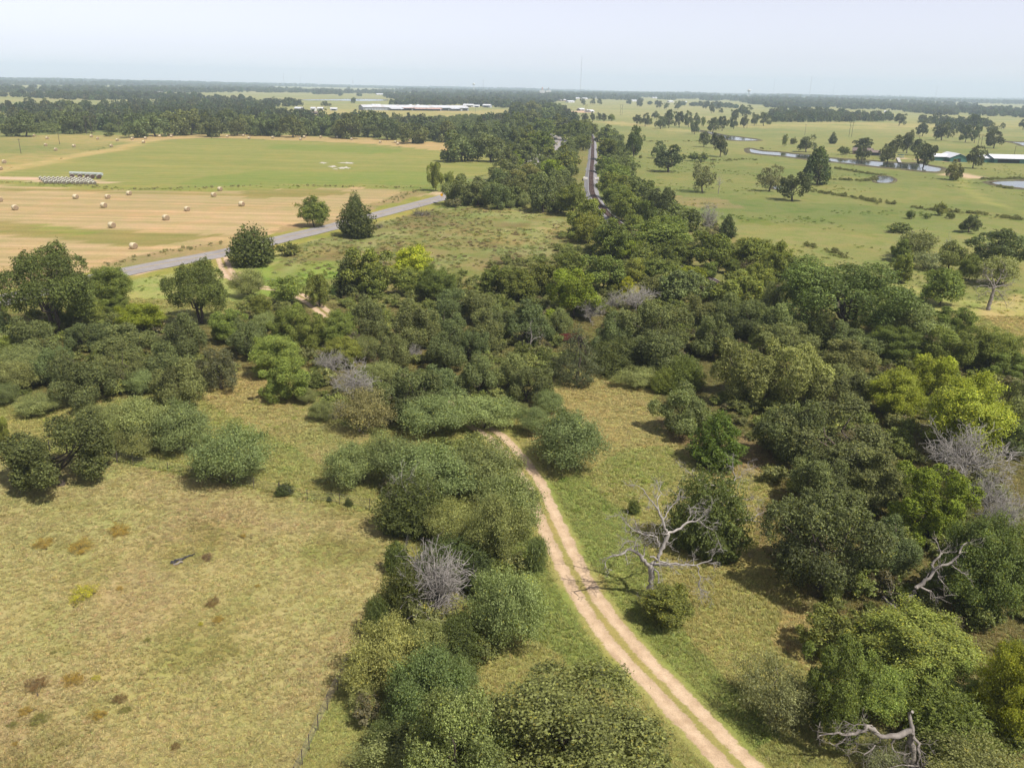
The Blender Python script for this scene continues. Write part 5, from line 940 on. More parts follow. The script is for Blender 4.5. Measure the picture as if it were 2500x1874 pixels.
def ground_material(track=False):
    m, ns, ls = newmat('ground_cover' if not track else 'track_sand')
    out = ns.new('ShaderNodeOutputMaterial')
    p = ns.new('ShaderNodeBsdfPrincipled')
    p.inputs['Roughness'].default_value = 0.95
    p.inputs['Specular IOR Level'].default_value = 0.1
    tc = ns.new('ShaderNodeTexCoord')
    v = tc.outputs['Object']
    col = N(ns, 'ShaderNodeAttribute', attribute_name='Col').outputs['Color']
    wild = N(ns, 'ShaderNodeAttribute', attribute_name='wild').outputs['Fac']
    stripe = N(ns, 'ShaderNodeAttribute', attribute_name='stripe').outputs['Fac']
    n1 = noise_node(ns, ls, v, 0.16, 6, 0.62)
    n2 = noise_node(ns, ls, v, 1.5, 5, 0.7)
    n3 = noise_node(ns, ls, v, 0.05, 5, 0.6)
    n4 = noise_node(ns, ls, v, 7.0, 3, 0.7)
    # greener and drier patches of the same sward
    a1 = mathn(ns, ls, 'MULTIPLY', ramp(ns, ls, n1, 0.42, 0.66), ramp(ns, ls, wild, 0, 1, 0.35, 0.85))
    c = mixc(ns, ls, a1, col, mixc(ns, ls, 1.0, col, (0.72, 0.95, 0.62, 1), 'MULTIPLY'))
    a2 = mathn(ns, ls, 'MULTIPLY', ramp(ns, ls, n3, 0.48, 0.70), 0.7)
    c = mixc(ns, ls, a2, c, mixc(ns, ls, 1.0, c, (1.22, 1.04, 1.02, 1), 'MULTIPLY'))
    n5 = noise_node(ns, ls, v, 0.09, 6, 0.72)
    a3 = mathn(ns, ls, 'MULTIPLY', ramp(ns, ls, n5, 0.50, 0.64), wild)
    c = mixc(ns, ls, a3, c, mixc(ns, ls, 1.0, c, (0.70, 0.84, 0.66, 1), 'MULTIPLY'))
    # fine blades and tufts
    c = mixc(ns, ls, 1.0, c, ramp(ns, ls, n2, 0.28, 0.72, 0.84, 1.16), 'MULTIPLY')
    c = mixc(ns, ls, 1.0, c, ramp(ns, ls, n4, 0.25, 0.75, 0.80, 1.20), 'MULTIPLY')
    # windrow stripes on mown land
    mp = ns.new('ShaderNodeMapping')
    mp.inputs['Rotation'].default_value = (0, 0, math.radians(20))
    mp.inputs['Scale'].default_value = (0.006, 0.20, 0.0)
    ls.new(v, mp.inputs['Vector'])
    s1 = noise_node(ns, ls, mp.outputs[0], 1.0, 5, 0.65)
    mp2 = ns.new('ShaderNodeMapping')
    mp2.inputs['Rotation'].default_value = (0, 0, math.radians(20))
    mp2.inputs['Scale'].default_value = (0.02, 0.9, 0.0)
    ls.new(v, mp2.inputs['Vector'])
    s2 = noise_node(ns, ls, mp2.outputs[0], 1.0, 4, 0.65)
    cs = mixc(ns, ls, ramp(ns, ls, s1, 0.40, 0.62), mixc(ns, ls, 1.0, c, (0.80, 0.84, 0.72, 1), 'MULTIPLY'), mixc(ns, ls, 1.0, c, (1.10, 1.06, 1.05, 1), 'MULTIPLY'))
    cs = mixc(ns, ls, 1.0, cs, ramp(ns, ls, s2, 0.3, 0.7, 0.88, 1.12), 'MULTIPLY')
    c = mixc(ns, ls, stripe, c, cs)
    if track:
        ac = N(ns, 'ShaderNodeAttribute', attribute_name='across').outputs['Fac']
        off = mathn(ns, ls, 'ABSOLUTE', mathn(ns, ls, 'SUBTRACT', mathn(ns, ls, 'ABSOLUTE', ac, 0.0), 0.93), 0.0)
        w1 = noise_node(ns, ls, v, 0.45, 5, 0.7)
        w2 = noise_node(ns, ls, v, 4.5, 4, 0.75)
        e = mathn(ns, ls, 'ADD', off, mathn(ns, ls, 'ADD', mathn(ns, ls, 'MULTIPLY', mathn(ns, ls, 'SUBTRACT', w1, 0.5), 1.0), mathn(ns, ls, 'MULTIPLY', mathn(ns, ls, 'SUBTRACT', w2, 0.5), 0.75)))
        mask = ramp(ns, ls, e, 0.70, 0.52)
        s1 = noise_node(ns, ls, v, 0.7, 6, 0.65)
        s2 = noise_node(ns, ls, v, 9.0, 5, 0.75)
        sc = mixc(ns, ls, ramp(ns, ls, s1, 0.35, 0.65), (0.40, 0.285, 0.18, 1), (0.53, 0.395, 0.265, 1))
        sc = mixc(ns, ls, 1.0, sc, ramp(ns, ls, s2, 0.3, 0.7, 0.80, 1.16), 'MULTIPLY')
        core = ramp(ns, ls, off, 0.0, 0.5, 1.07, 0.93)
        sc = mixc(ns, ls, 1.0, sc, core, 'MULTIPLY')
        s3 = noise_node(ns, ls, v, 2.6, 5, 0.75)
        sc = mixc(ns, ls, ramp(ns, ls, s3, 0.60, 0.70, 0, 0.55), sc, (0.22, 0.165, 0.09, 1))
        c = mixc(ns, ls, mask, c, sc)
    ls.new(c, p.inputs['Base Color'])
    b = ns.new('ShaderNodeBump')
    b.inputs['Strength'].default_value = 0.4
    b.inputs['Distance'].default_value = 0.15
    h = mathn(ns, ls, 'ADD', n2, mathn(ns, ls, 'MULTIPLY', n4, 0.35))
    ls.new(h, b.inputs['Height'])
    ls.new(b.outputs[0], p.inputs['Normal'])
    ls.new(p.outputs[0], out.inputs[0])
    return m


def water_material():
    m, ns, ls = newmat('pond_water')
    out = ns.new('ShaderNodeOutputMaterial')
    p = ns.new('ShaderNodeBsdfPrincipled')
    p.inputs['Base Color'].default_value = (0.045, 0.05, 0.04, 1)
    p.inputs['Roughness'].default_value = 0.06
    p.inputs['IOR'].default_value = 1.33
    v = ns.new('ShaderNodeTexCoord').outputs['Object']
    b = ns.new('ShaderNodeBump')
    b.inputs['Strength'].default_value = 0.06
    b.inputs['Distance'].default_value = 0.1
    ls.new(noise_node(ns, ls, v, 0.8, 3), b.inputs['Height'])
    ls.new(b.outputs[0], p.inputs['Normal'])
    ls.new(p.outputs[0], out.inputs[0])
    return m


M['ground'] = ground_material()
M['sand'] = ground_material(True)
M['water'] = water_material()

# ------------------------------------------------------------------ ground
TRACKP = smooth_path(TRACK, 0.6)
ROADP = smooth_path(ROAD, 3.0)
RAILP = smooth_path(RAIL, 3.0)
ZC = {
    'far': (170, 163, 110), 'right': (146, 145, 86), 'meadow': (174, 169, 102), 'wood': (146, 136, 84), 'straw': (190, 174, 114),
    'pasture': (183, 171, 114), 'lush': (154, 161, 88), 'weedy': (146, 138, 84), 'bright': (148, 162, 78), 'hay': (202, 175, 132),
    'olive': (166, 152, 94), 'oliveg': (158, 156, 84), 'verge': (170, 158, 84), 'drygrass': (174, 150, 106), 'strip': (158, 154, 84),
    'green': (160, 157, 91), 'green2': (144, 152, 80), 'tan': (200, 172, 122), 'olive2': (178, 161, 104), 'sand': (222, 190, 158),
    'white': (232, 224, 212), 'barnfield': (186, 170, 112), 'tan2': (182, 168, 112), 'dark': (138, 140, 74),
}
WILD = {'pasture': 0.35, 'hay': 0.1, 'green': 0.3, 'green2': 0.3, 'tan': 0.1, 'olive': 0.2, 'sand': 0.0, 'white': 0.0, 'weedy': 1.0, 'meadow': 0.9}
STRIPE = {'hay': 1.0, 'olive': 0.9, 'oliveg': 0.6, 'tan': 0.7, 'olive2': 0.6, 'green': 0.8, 'green2': 0.5}


def ground_fields(x, y):
    """colour, wildness, stripe weight and field id of the land cover at x, y"""
    w = np.clip(y / 400, 0.5, 3.0)
    wx = x + (fbm(x, y, 9, 21, 3) - 0.5) * 7 * w
    wy = y + (fbm(x, y, 9, 31, 3) - 0.5) * 7 * w
    n = x.size
    c = np.empty((n, 3))
    f = np.clip((y - 600) / 900, 0, 1)[:, None]
    c[:] = lin(ZC['right']) * (1 - f) + lin(ZC['far']) * f
    wild = np.full(n, 0.7)
    stripe = np.zeros(n)
    fid = np.zeros(n, int)
    for name, poly in ZONES:
        hard = name in ('hay', 'green', 'tan', 'sand', 'olive', 'white', 'strip', 'pasture', 'verge', 'olive2')
        k = 0.25 if hard else 1.0
        m = inside(x + (wx - x) * k, y + (wy - y) * k, poly)
        if name == 'white':
            m = inside(x, y, poly)
        c[m] = lin(ZC[name])
        wild[m] = WILD.get(name, 0.8)
        stripe[m] = STRIPE.get(name, 0.0)
        fid[m] = {'hay': 1, 'olive': 1, 'oliveg': 1, 'tan': 3, 'olive2': 3, 'green': 2, 'green2': 2}.get(name, 0)
    # broad natural variation: drier and greener ground
    big = fbm(x, y, 26, 5, 4)
    g2 = fbm(x, y, 9, 77, 3)
    t = np.clip((big - 0.5) * 3.2, -1, 1)[:, None] * wild[:, None]
    c *= 1 + t * np.array([0.16, 0.06, 0.10])
    t2 = np.clip((g2 - 0.55) * 5, 0, 1)[:, None] * wild[:, None]
    c = c * (1 - 0.35 * t2) + 0.35 * t2 * c * np.array([0.72, 0.92, 0.6])
    med = fbm(x * 0.45, y, 55, 205, 4)
    t3 = np.clip((med - 0.48) * 4.5, -1, 1)[:, None] * np.clip(wild, 0.3, 1)[:, None] * np.clip((y - 120) / 150, 0.2, 1)[:, None]
    c *= 1 + np.where(t3 > 0, t3 * np.array([0.14, 0.08, 0.18]), t3 * np.array([0.30, 0.17, 0.24]))
    # weedy meadow: brown seed heads and pale tufts
    for name, poly in ZONES:
        if name == 'weedy':
            m = inside(wx, wy, poly)
            b1 = np.clip((fbm(x, y * 0.6, 14, 91, 4) - 0.5) * 5, 0, 1)[:, None] * m[:, None]
            b2 = np.clip((fbm(x, y * 0.6, 7, 95, 4) - 0.52) * 6, 0, 1)[:, None] * m[:, None]
            c = c * (1 - 0.6 * b1) + lin((128, 104, 74)) * 0.6 * b1
            c = c * (1 - 0.5 * b2) + lin((172, 172, 116)) * 0.5 * b2
        if name == 'pasture':
            m = inside(x, y, poly)
            b1 = np.clip((fbm(x, y, 11, 191, 4) - 0.54) * 5, 0, 1)[:, None] * m[:, None]
            c = c * (1 - 0.55 * b1) + lin((182, 158, 118)) * 0.55 * b1
            b2 = np.clip((fbm(x, y, 8, 195, 4) - 0.55) * 5, 0, 1)[:, None] * m[:, None]
            c = c * (1 - 0.5 * b2) + lin((138, 136, 66)) * 0.5 * b2
    # worn ground beside tracks
    near = (np.abs(x) < 130) & (y < 260)
    d = np.full(n, 1e9)
    d[near] = dist_to_path(x[near], y[near], TRACKP[::5])
    e = np.clip(1.25 - d / 2.2, 0, 1)[:, None] * 0.45
    c = c * (1 - e) + lin((172, 146, 92)) * e
    wild *= np.clip(d / 3.5, 0.15, 1)
    ft = smooth_path(FTRACK, 10)
    far = (x < 0) & (y > 380) & (y < 800)
    d2 = np.full(n, 1e9)
    d2[far] = dist_to_path(x[far], y[far], ft)
    e = np.clip(2.2 - d2 / 3.5, 0, 1)[:, None]
    c = c * (1 - e) + lin((206, 178, 122)) * e
    rt = smooth_path(RTRACK, 5)
    far = (x > 150) & (y > 300) & (y < 700)
    d2 = np.full(n, 1e9)
    d2[far] = dist_to_path(x[far], y[far], rt)
    e = np.clip(1.6 - d2 / 2.0, 0, 1)[:, None] * 0.6
    c = c * (1 - e) + lin((186, 174, 104)) * e
    return c, wild, stripe, fid


def lines_1d(lo, dense_a, dense_b, step, grow, hi):
    a = list(np.arange(dense_a, dense_b, step))
    p = a[-1]
    s = step
    while p < hi:
        s = max(step, min(s * 1.06, grow * max(abs(p), 1)))
        p += s
        a.append(p)
    q = a[0]
    s = step
    b = []
    while q > lo:
        s = s * 1.06 if grow * abs(q) < s * 1.06 else max(step, grow * abs(q))
        q -= s
        b.append(q)
    return np.array(b[::-1] + a)


def build_ground():
    ys = lines_1d(-400, 30, 165, 1.0, 0.016, 12350)
    xs_r = lines_1d(0, 0, 95, 1.1, 0.028, 11900)
    xs = np.concatenate([-xs_r[:0:-1], xs_r])
    X, Y = np.meshgrid(xs, ys)
    x, y = X.ravel(), Y.ravel()
    c, wild, stripe, fid = ground_fields(x, y)
    v = np.stack([x, y, gz(x, y)], 1)
    nx, ny = len(xs), len(ys)
    i = np.arange(ny - 1)[:, None] * nx
    j = np.arange(nx - 1)[None]
    F = np.stack([i + j, i + j + 1, i + j + 1 + nx, i + j + nx], -1).reshape(-1, 4)
    face_id = fid[F[:, 0]]
    for k, nm in enumerate(('ground', 'hay_field', 'green_field', 'stubble_field')):
        sel = F[face_id == k]
        used, inv = np.unique(sel, return_inverse=True)
        me = mesh_np(nm, v[used], inv.reshape(-1, 4), M['ground'], True)
        a = me.attributes.new('Col', 'FLOAT_COLOR', 'POINT')
        a.data.foreach_set('color', np.concatenate([c[used], np.ones((len(used), 1))], 1).astype(np.float32).ravel())
        for nm2, arr in (('wild', wild), ('stripe', stripe)):
            a = me.attributes.new(nm2, 'FLOAT', 'POINT')
            a.data.foreach_set('value', arr[used].astype(np.float32))
        o = link(nm, me)
        tag(o, {'ground': 'grassland and bare earth across the whole countryside', 'hay_field': 'tan mown hay field with olive stripes beside the road', 'green_field': 'flat light green field behind the hay field', 'stubble_field': 'tan stubble strip in front of the tree belt'}[nm], None, None, 'structure')
    print('ground quads', len(F))


build_ground()


def ribbon(path, offs, zs, jitter=0.0, seed=1, lift=0.0):
    P = np.asarray(path)
    T = np.gradient(P, axis=0)
    T /= np.linalg.norm(T, axis=1, keepdims=True)
    Nn = np.stack([-T[:, 1], T[:, 0]], 1)
    s = np.concatenate([[0], np.cumsum(np.linalg.norm(np.diff(P, axis=0), axis=1))])
    cols = []
    for k, (o, z) in enumerate(zip(offs, zs)):
        oo = np.full(len(P), o)
        if jitter and k in (0, len(offs) - 1):
            oo = oo + jitter * ((fbm(s, s * 0 + k * 50, 2.2, seed, 4) - 0.5) * 2.4 + (fbm(s, s * 0 + k * 90, 12, seed + 5, 2) - 0.5) * 2)
        xy = P + Nn * oo[:, None]
        cols.append(np.concatenate([xy, (gz(xy[:, 0], xy[:, 1]) + z + lift)[:, None]], 1))
    V = np.stack(cols, 1)
    n, k = V.shape[:2]
    i = np.arange(n - 1)[:, None] * k
    j = np.arange(k - 1)[None]
    F = np.stack([i + j + 1, i + j, i + j + k, i + j + k + 1], -1).reshape(-1, 4)
    return V.reshape(-1, 3), F


# dirt track: two sandy ruts pressed into the sward, grass left between and along them
tro = np.array([-2.4, -1.9, -1.45, -1.2, -0.93, -0.65, -0.42, -0.2, 0.0, 0.2, 0.42, 0.65, 0.93, 1.2, 1.45, 1.9, 2.4])
trz = [-0.03, 0.02, 0.03, 0.015, 0.005, 0.015, 0.04, 0.055, 0.06, 0.055, 0.04, 0.015, 0.005, 0.015, 0.03, 0.02, -0.03]
v, f = ribbon(TRACKP, tro, trz, 0.0, 3, 0.03)
me = mesh_np('dirt_track', v, f, M['sand'], True)
tc_, tw_, ts_, _ = ground_fields(v[:, 0], v[:, 1])
a = me.attributes.new('Col', 'FLOAT_COLOR', 'POINT')
a.data.foreach_set('color', np.concatenate([tc_, np.ones((len(v), 1))], 1).astype(np.float32).ravel())
for nm2, arr in (('wild', tw_), ('stripe', ts_), ('across', np.tile(tro, len(TRACKP)))):
    a = me.attributes.new(nm2, 'FLOAT', 'POINT')
    a.data.foreach_set('value', arr.astype(np.float32))
o = link('dirt_track', me)
tag(o, 'sandy two-rut dirt track winding through the grass', None, None, 'structure')

# bare chalky patches in the green field
M['chalk'] = surf_mat('bare_chalk', (0.60, 0.55, 0.46), 0.95, 0.15, 0.4)
for k, poly in enumerate(PATCH):
    me = bpy.data.meshes.new('bare_patch')
    me.from_pydata([(q[0], q[1], 0.05) for q in poly], [], [list(range(len(poly)))])
    me.materials.append(M['chalk'])
    tag(link('bare_patch', me), 'bare white chalky patch in the green field', None, None, 'structure')

# paved road
v, f = ribbon(ROADP, [-4.2, -3.4, -0.2, 0.2, 3.4, 4.2], [0.06, 0.10, 0.16, 0.16, 0.10, 0.06], 0.15, 4, 0.05)
o = link('paved_road', mesh_np('paved_road', v, f, M['asphalt'], True))
tag(o, 'grey paved country road running past the hay field', None, None, 'structure')
mk = MB()
for off in (-0.16, 0.16):
    v, f = ribbon(ROADP, [off - 0.07, off + 0.07], [0.17, 0.17], 0, 1, 0.055)
    mk.add(v, f)
link('centre_line', mk.mesh('centre_line', M['paint_y']), o)
v, f = ribbon(smooth_path(SPUR, 3), [-4, -1, 1, 4], [0.06, 0.12, 0.12, 0.06], 0.3, 6, 0.05)
tag(link('paved_road_spur', mesh_np('paved_road_spur', v, f, M['asphalt'], True)), 'short paved bend of road seen between the trees', None, None, 'structure')

# railway
v, f = ribbon(RAILP, [-3.1, -2.4, -1.6, 1.6, 2.4, 3.1], [0.0, 0.35, 0.75, 0.75, 0.35, 0.0], 0.4, 9, 0.05)
rb = link('railway_bed', mesh_np('railway_bed', v, f, M['ballast']))
tag(rb, 'grey gravel bed of the curving railway between tree rows', None, None, 'structure')
for off in (-0.76, 0.76):
    v, f = ribbon(RAILP, [off - 0.07, off - 0.04, off + 0.04, off + 0.07], [0.92, 1.06, 1.06, 0.92], 0, 1, 0.05)
    link('rail', mesh_np('rail', v, f, M['rail']), rb)
ties = MB()
tp = smooth_path(RAIL, 0.62)
T = np.gradient(tp, axis=0)
T /= np.linalg.norm(T, axis=1, keepdims=True)
for p, t in zip(tp[::1], T[::1]):
    if p[1] < 150:
        continue
    n_ = np.array([-t[1], t[0]])
    z = float(gz(p[0], p[1])) + 0.80
    c = [p + n_ * 1.15 + t * 0.12, p - n_ * 1.15 + t * 0.12, p - n_ * 1.15 - t * 0.12, p + n_ * 1.15 - t * 0.12]
    vv = [(q[0], q[1], z) for q in c] + [(q[0], q[1], z + 0.14) for q in c]
    ties.add(vv, [(4, 5, 6, 7), (0, 1, 5, 4), (1, 2, 6, 5), (2, 3, 7, 6), (3, 0, 4, 7)])
tt = link('ties', ties.mesh('ties', M['tie']), rb)
tt['kind'] = 'stuff'

# concrete culvert under the railway: headwalls and deck slabs either side
cu = bpy.data.objects.new('railway_culvert', None)
COL.objects.link(cu)
k0 = int(np.argmin(np.linalg.norm(RAILP - np.array(CULV).mean(0), axis=1)))
cp = RAILP[k0]
ct = RAILP[k0 + 1] - RAILP[k0 - 1]
cu.location = (cp[0], cp[1], float(gz(*cp)))
cu.rotation_euler = (0, 0, math.atan2(ct[1], ct[0]))
tag(cu, 'pale concrete culvert slab crossing under the railway', 'culvert')
for sgn in (-1, 1):
    b = MB()
    b.box((-5, sgn * 3.5 - 0.4, 0.1), (5, sgn * 3.5 + 0.4, 1.15))
    link('headwall', b.mesh('headwall', M['concrete']), cu)
    b = MB()
    b.box((-4.5, min(sgn * 1.75, sgn * 3.05), 0.3), (4.5, max(sgn * 1.75, sgn * 3.05), 0.95))
    link('deck_slab', b.mesh('deck_slab', M['concrete']), cu)

# ------------------------------------------------------------------ ponds with earth banks
M['bank'] = surf_mat('bank_earth', (0.12, 0.10, 0.05), 0.95, 0.4, 0.3, dirt=(0.16, 0.16, 0.06))
pond_words = ['long curving pond below the brown-roofed house', 'narrow stream arm left of the long pond', 'small round pond ringed by scrub in the pasture', 'pond at the right edge near the sandy ford',
              'pond beyond the green barns at the right edge', 'tiny pool behind the umbrella oak', 'distant pale lake behind the farm buildings']
for k, poly in enumerate(PONDS):
    p = smooth_path(list(poly) + [poly[0]], 4 if k != 6 else 15)[:-1]
    ar = 0.5 * np.sum(p[:, 0] * np.roll(p[:, 1], -1) - np.roll(p[:, 0], -1) * p[:, 1])
    if ar < 0:
        p = p[::-1]
    cen = p.mean(0)
    z = 0.16
    me = bpy.data.meshes.new('pond_water')
    me.from_pydata([(q[0], q[1], z) for q in p], [], [list(range(len(p)))])
    me.materials.append(M['water'])
    o = link('pond_water', me)
    tag(o, pond_words[k], None, None, 'structure')
    cl = np.vstack([p, p[:2]])
    kb = 0.45 if k in (2, 5) else 1.0
    v, f = ribbon(cl, [1.2 * kb, 0.2, -0.8 * kb, -2.2 * kb, -4.5 * kb], [0.02, 0.2, 0.2 + 0.42 * kb, 0.2 + 0.42 * kb, -0.1], 0.0, 1, 0.0)
    v[:, 2] -= gz(v[:, 0], v[:, 1]) * (0.0)
    v[:, 2] = np.where(np.tile(np.arange(5) < 2, len(cl)), z + np.tile([-0.1, 0.02, 0, 0, 0], len(cl)), v[:, 2])
    bo = link('bank', mesh_np('bank', v, f[:, ::-1], M['bank']), o)

# ------------------------------------------------------------------ foliage
def unit(a):
    return a / (np.linalg.norm(a, axis=1, keepdims=True) + 1e-9)


def leaves(pts, nrm, length, width, tone, r, tdir=None):
    """one bent rhombus per leaf spray"""
    n = len(pts)
    t = r.normal(size=(n, 3)) if tdir is None else tdir + 0.35 * r.normal(size=(n, 3))
    t = unit(t - nrm * np.sum(t * nrm, 1, keepdims=True))
    b = np.cross(nrm, t)
    L = (length * r.uniform(0.65, 1.35, n))[:, None]
    Wd = (width * r.uniform(0.65, 1.35, n))[:, None]
    q = np.stack([pts - t * L * 0.5, pts + b * Wd * 0.5 + nrm * L * 0.08, pts + t * L * 0.5, pts - b * Wd * 0.5 + nrm * L * 0.08], 1)
    return q.reshape(-1, 3), np.arange(n * 4).reshape(-1, 4), tone


def crown_mesh(name, q, f, tone, mat):
    me = mesh_np(name, q, f, mat, False)
    a = me.attributes.new('tone', 'FLOAT_COLOR', 'FACE')
    t = np.clip(tone, 0.2, 2.0)
    a.data.foreach_set('color', np.concatenate([t, np.ones((len(t), 1))], 1).astype(np.float32).ravel())
    return me


def tone_rand(r, n, amp=0.22, yellow=0.05):
    t = np.ones((n, 3)) * (1 + amp * 1.3 * r.normal(size=(n, 1)))
    y = r.random(n) < yellow
    t[y] *= np.array([1.5, 1.25, 0.7])
    return t


def lobed(seed, r0, H, c, nl, lr, n, leaf, zflat=1.0, lift=0.35, gap=0.18, amp=0.28, low=-0.45, yellow=0.04, asp=0.62, ragged=0.0):
    """broad-leaved crown: leaf sprays over many overlapping bough lobes"""
    r = np.random.default_rng(seed)
    zc, rz = H * (1 + c) / 2, H * (1 - c) / 2
    d = unit(r.normal(size=(nl * 4, 3)))
    d = d[d[:, 2] > low][:nl]
    nl = len(d)
    rad = r.uniform(0.45, 0.98, nl) + ragged * r.normal(size=nl) * 0.12
    lrad = r.uniform(lr[0], lr[1], nl) * r0
    shrink = 1 - lrad / r0 * 0.55
    C = d * rad[:, None] * shrink[:, None] * np.array([r0, r0, rz]) * 1.12 + np.array([0, 0, zc])
    C[:, :2] *= (1 + 0.12 * np.sin(3 * np.arctan2(d[:, 1], d[:, 0]) + r.uniform(0, 6)))[:, None]
    lob_t = 1 + 0.13 * r.normal(size=nl)
    w = lrad ** 2
    k = r.choice(nl, size=int(n * 1.35), p=w / w.sum())
    e = unit(r.normal(size=(len(k), 3)) + np.array([0, 0, lift]))
    e = unit(e + 0.55 * d[k])
    bump = 1 + 0.16 * np.sin(e[:, 0] * 9 + k) * np.sin(e[:, 1] * 8 + 2 * k) + 0.10 * np.sin(e[:, 2] * 17 + k * 1.7)
    rr = lrad[k] * bump * (1 - 0.38 * r.random(len(k)) ** 2.2)
    sprig = r.random(len(k)) < 0.05
    rr = np.where(sprig, rr * (1.08 + 0.22 * np.abs(np.sin(k * 7.3 + np.floor(e[:, 0] * 4) * 3.1 + np.floor(e[:, 1] * 4)))), rr)
    P = C[k] + e * rr[:, None] * np.array([1, 1, zflat * (0.8 + 0.2 * rz / r0)])
    g = np.sin(P[:, 0] * 2.3 + seed) * np.sin(P[:, 1] * 2.1 + 1.3) * np.sin(P[:, 2] * 2.6 + 0.4)
    keep = (g > -0.45 + gap * 0.9) | (r.random(len(k)) > gap * 2.2)
    P, e, k = P[keep][:n], e[keep][:n], k[keep][:n]
    lo_, hi_ = np.percentile(P[:, 2], 1.0), np.percentile(P[:, 2], 99.7)
    P[:, 2] = c * H + 0.02 * H + (P[:, 2] - lo_) / (hi_ - lo_) * (0.98 * H - c * H)
    C[:, 2] = np.clip(c * H + 0.02 * H + (C[:, 2] - lo_) / (hi_ - lo_) * (0.98 * H - c * H), 0.2 * H, 0.95 * H)
    kx = r0 / np.percentile(np.hypot(P[:, 0], P[:, 1]), 97.5)
    P[:, :2] *= kx
    C[:, :2] *= kx
    P[:, 2] = np.maximum(P[:, 2], 0.05 + 0.02 * H)
    nrm = unit(e * 0.85 + 0.72 * r.normal(size=P.shape) + np.array([0, 0, 0.25]))
    tone = tone_rand(r, len(P), amp, yellow) * lob_t[k][:, None]
    return leaves(P, nrm, leaf, leaf * asp, tone, r), C, lrad


def sprays(seed, r0, H, c, nb, n, leaf, upness=0.9, gap=0.0, amp=0.2, yellow=0.08, droop=0.0, spread=1.0, thick=0.30):
    """elm / mesquite habit: leaves strung in tufts along many ascending, arching shoots"""
    r = np.random.default_rng(seed)
    zc, rz = H * (1 + c) / 2, H * (1 - c) / 2
    d = unit(r.normal(size=(nb * 4, 3)))
    d = d[d[:, 2] > -0.55][:nb]
    nb = len(d)
    rad = r.uniform(0.72, 1.06, nb)
    ang = np.arctan2(d[:, 1], d[:, 0])
    rad *= 1 + 0.13 * np.sin(2 * ang + r.uniform(0, 6)) + 0.10 * np.sin(5 * ang + r.uniform(0, 6))
    tip = d * rad[:, None] * np.array([r0, r0, rz]) * spread + np.array([0, 0, zc])
    start = tip * np.array([0.30, 0.30, 1]) + np.array([0, 0, 0])
    start[:, 2] = np.minimum(tip[:, 2] * 0.62, zc) * 0.9 + 0.1 * c * H
    w = np.linalg.norm(tip - start, axis=1)
    k = r.choice(nb, size=n, p=w / w.sum())
    s = r.random(n) ** 0.55
    arch = np.stack([np.zeros(nb), np.zeros(nb), (upness - droop) * w * 0.22], 1)
    base = start[k] * (1 - s)[:, None] + tip[k] * s[:, None] + arch[k] * (4 * s * (1 - s))[:, None]
    off = r.normal(size=(n, 3)) * (thick * r0 * 0.36 * (1.15 - 0.55 * s))[:, None]
    P = base + off * np.array([1, 1, 0.75])
    if gap:
        g = np.sin(P[:, 0] * 2.7 + seed) * np.sin(P[:, 1] * 2.5 + 1.3) * np.sin(P[:, 2] * 3.1)
        P, k, s = P[g > -1 + gap], k[g > -1 + gap], s[g > -1 + gap]
    P[:, 2] = np.maximum(P[:, 2], 0.05 + 0.015 * H)
    outw = unit(P - np.array([0, 0, zc * 0.8]))
    nrm = unit(outw * 0.8 + 0.75 * r.normal(size=P.shape) + np.array([0, 0, 0.35]))
    tone = tone_rand(r, len(P), amp, yellow) * (1 + 0.12 * r.normal(size=nb))[k][:, None]
    td = unit(tip[k] - start[k])
    return leaves(P, nrm, leaf, leaf * 0.5, tone, r, td), tip, start


def conical(seed, r0, H, c, n, leaf, tops=1, amp=0.18, p=0.8, gap=0.0):
    """cedar: dense upswept sprays in a pointed or many-topped mound"""
    r = np.random.default_rng(seed)
    Ps, Ts = [], []
    for t in range(tops):
        if tops == 1:
            cx, cy, hh, rr = 0, 0, H, r0
        else:
            a = t * 2 * np.pi / tops + r.uniform(0, 1)
            q = 0.42 * r0 * (t > 0)
            cx, cy, hh, rr = q * np.cos(a), q * np.sin(a), H * (1.0 if t == 0 else r.uniform(0.76, 0.98)), r0 * r.uniform(0.6, 0.78)
        m = n // tops
        z = 1 - np.sqrt(r.random(m)) * 1.0
        z = np.clip(z, 0, 0.995)
        a = r.uniform(0, 2 * np.pi, m)
        nb = 26
        prof = np.minimum((1 - z) ** p * 1.12, 0.55 + 1.6 * z)
        arm = 1 + 0.20 * np.sin(a * 5 + z * 19 + seed) + 0.14 * np.sin(a * 11 - z * 31) + 0.10 * np.sin(a * 3 + t)
        f = 1 - 0.45 * r.random(m) ** 2
        R = rr * prof * arm * f
        P = np.stack([cx + R * np.cos(a), cy + R * np.sin(a), c * H + z * (hh - c * H) + 0.06 * hh * np.sin(a * 5 + z * 19 + seed)], 1)
        if gap:
            g = np.sin(P[:, 0] * 3.1 + seed) * np.sin(P[:, 1] * 2.7) * np.sin(P[:, 2] * 3.3)
            P, a = P[g > -1 + gap], a[g > -1 + gap]
        Ps.append(P)
        Ts.append(np.stack([np.cos(a) * 0.8, np.sin(a) * 0.8, np.full(len(a), 0.9)], 1))
    P, Td = np.vstack(Ps), unit(np.vstack(Ts))
    P[:, 2] = np.maximum(P[:, 2], 0.05)
    nrm = unit(np.stack([Td[:, 0], Td[:, 1], np.full(len(P), 0.35)], 1) + 0.55 * r.normal(size=P.shape))
    tone = tone_rand(r, len(P), amp, 0.02)
    return leaves(P, nrm, leaf, leaf * 0.42, tone, r, Td)


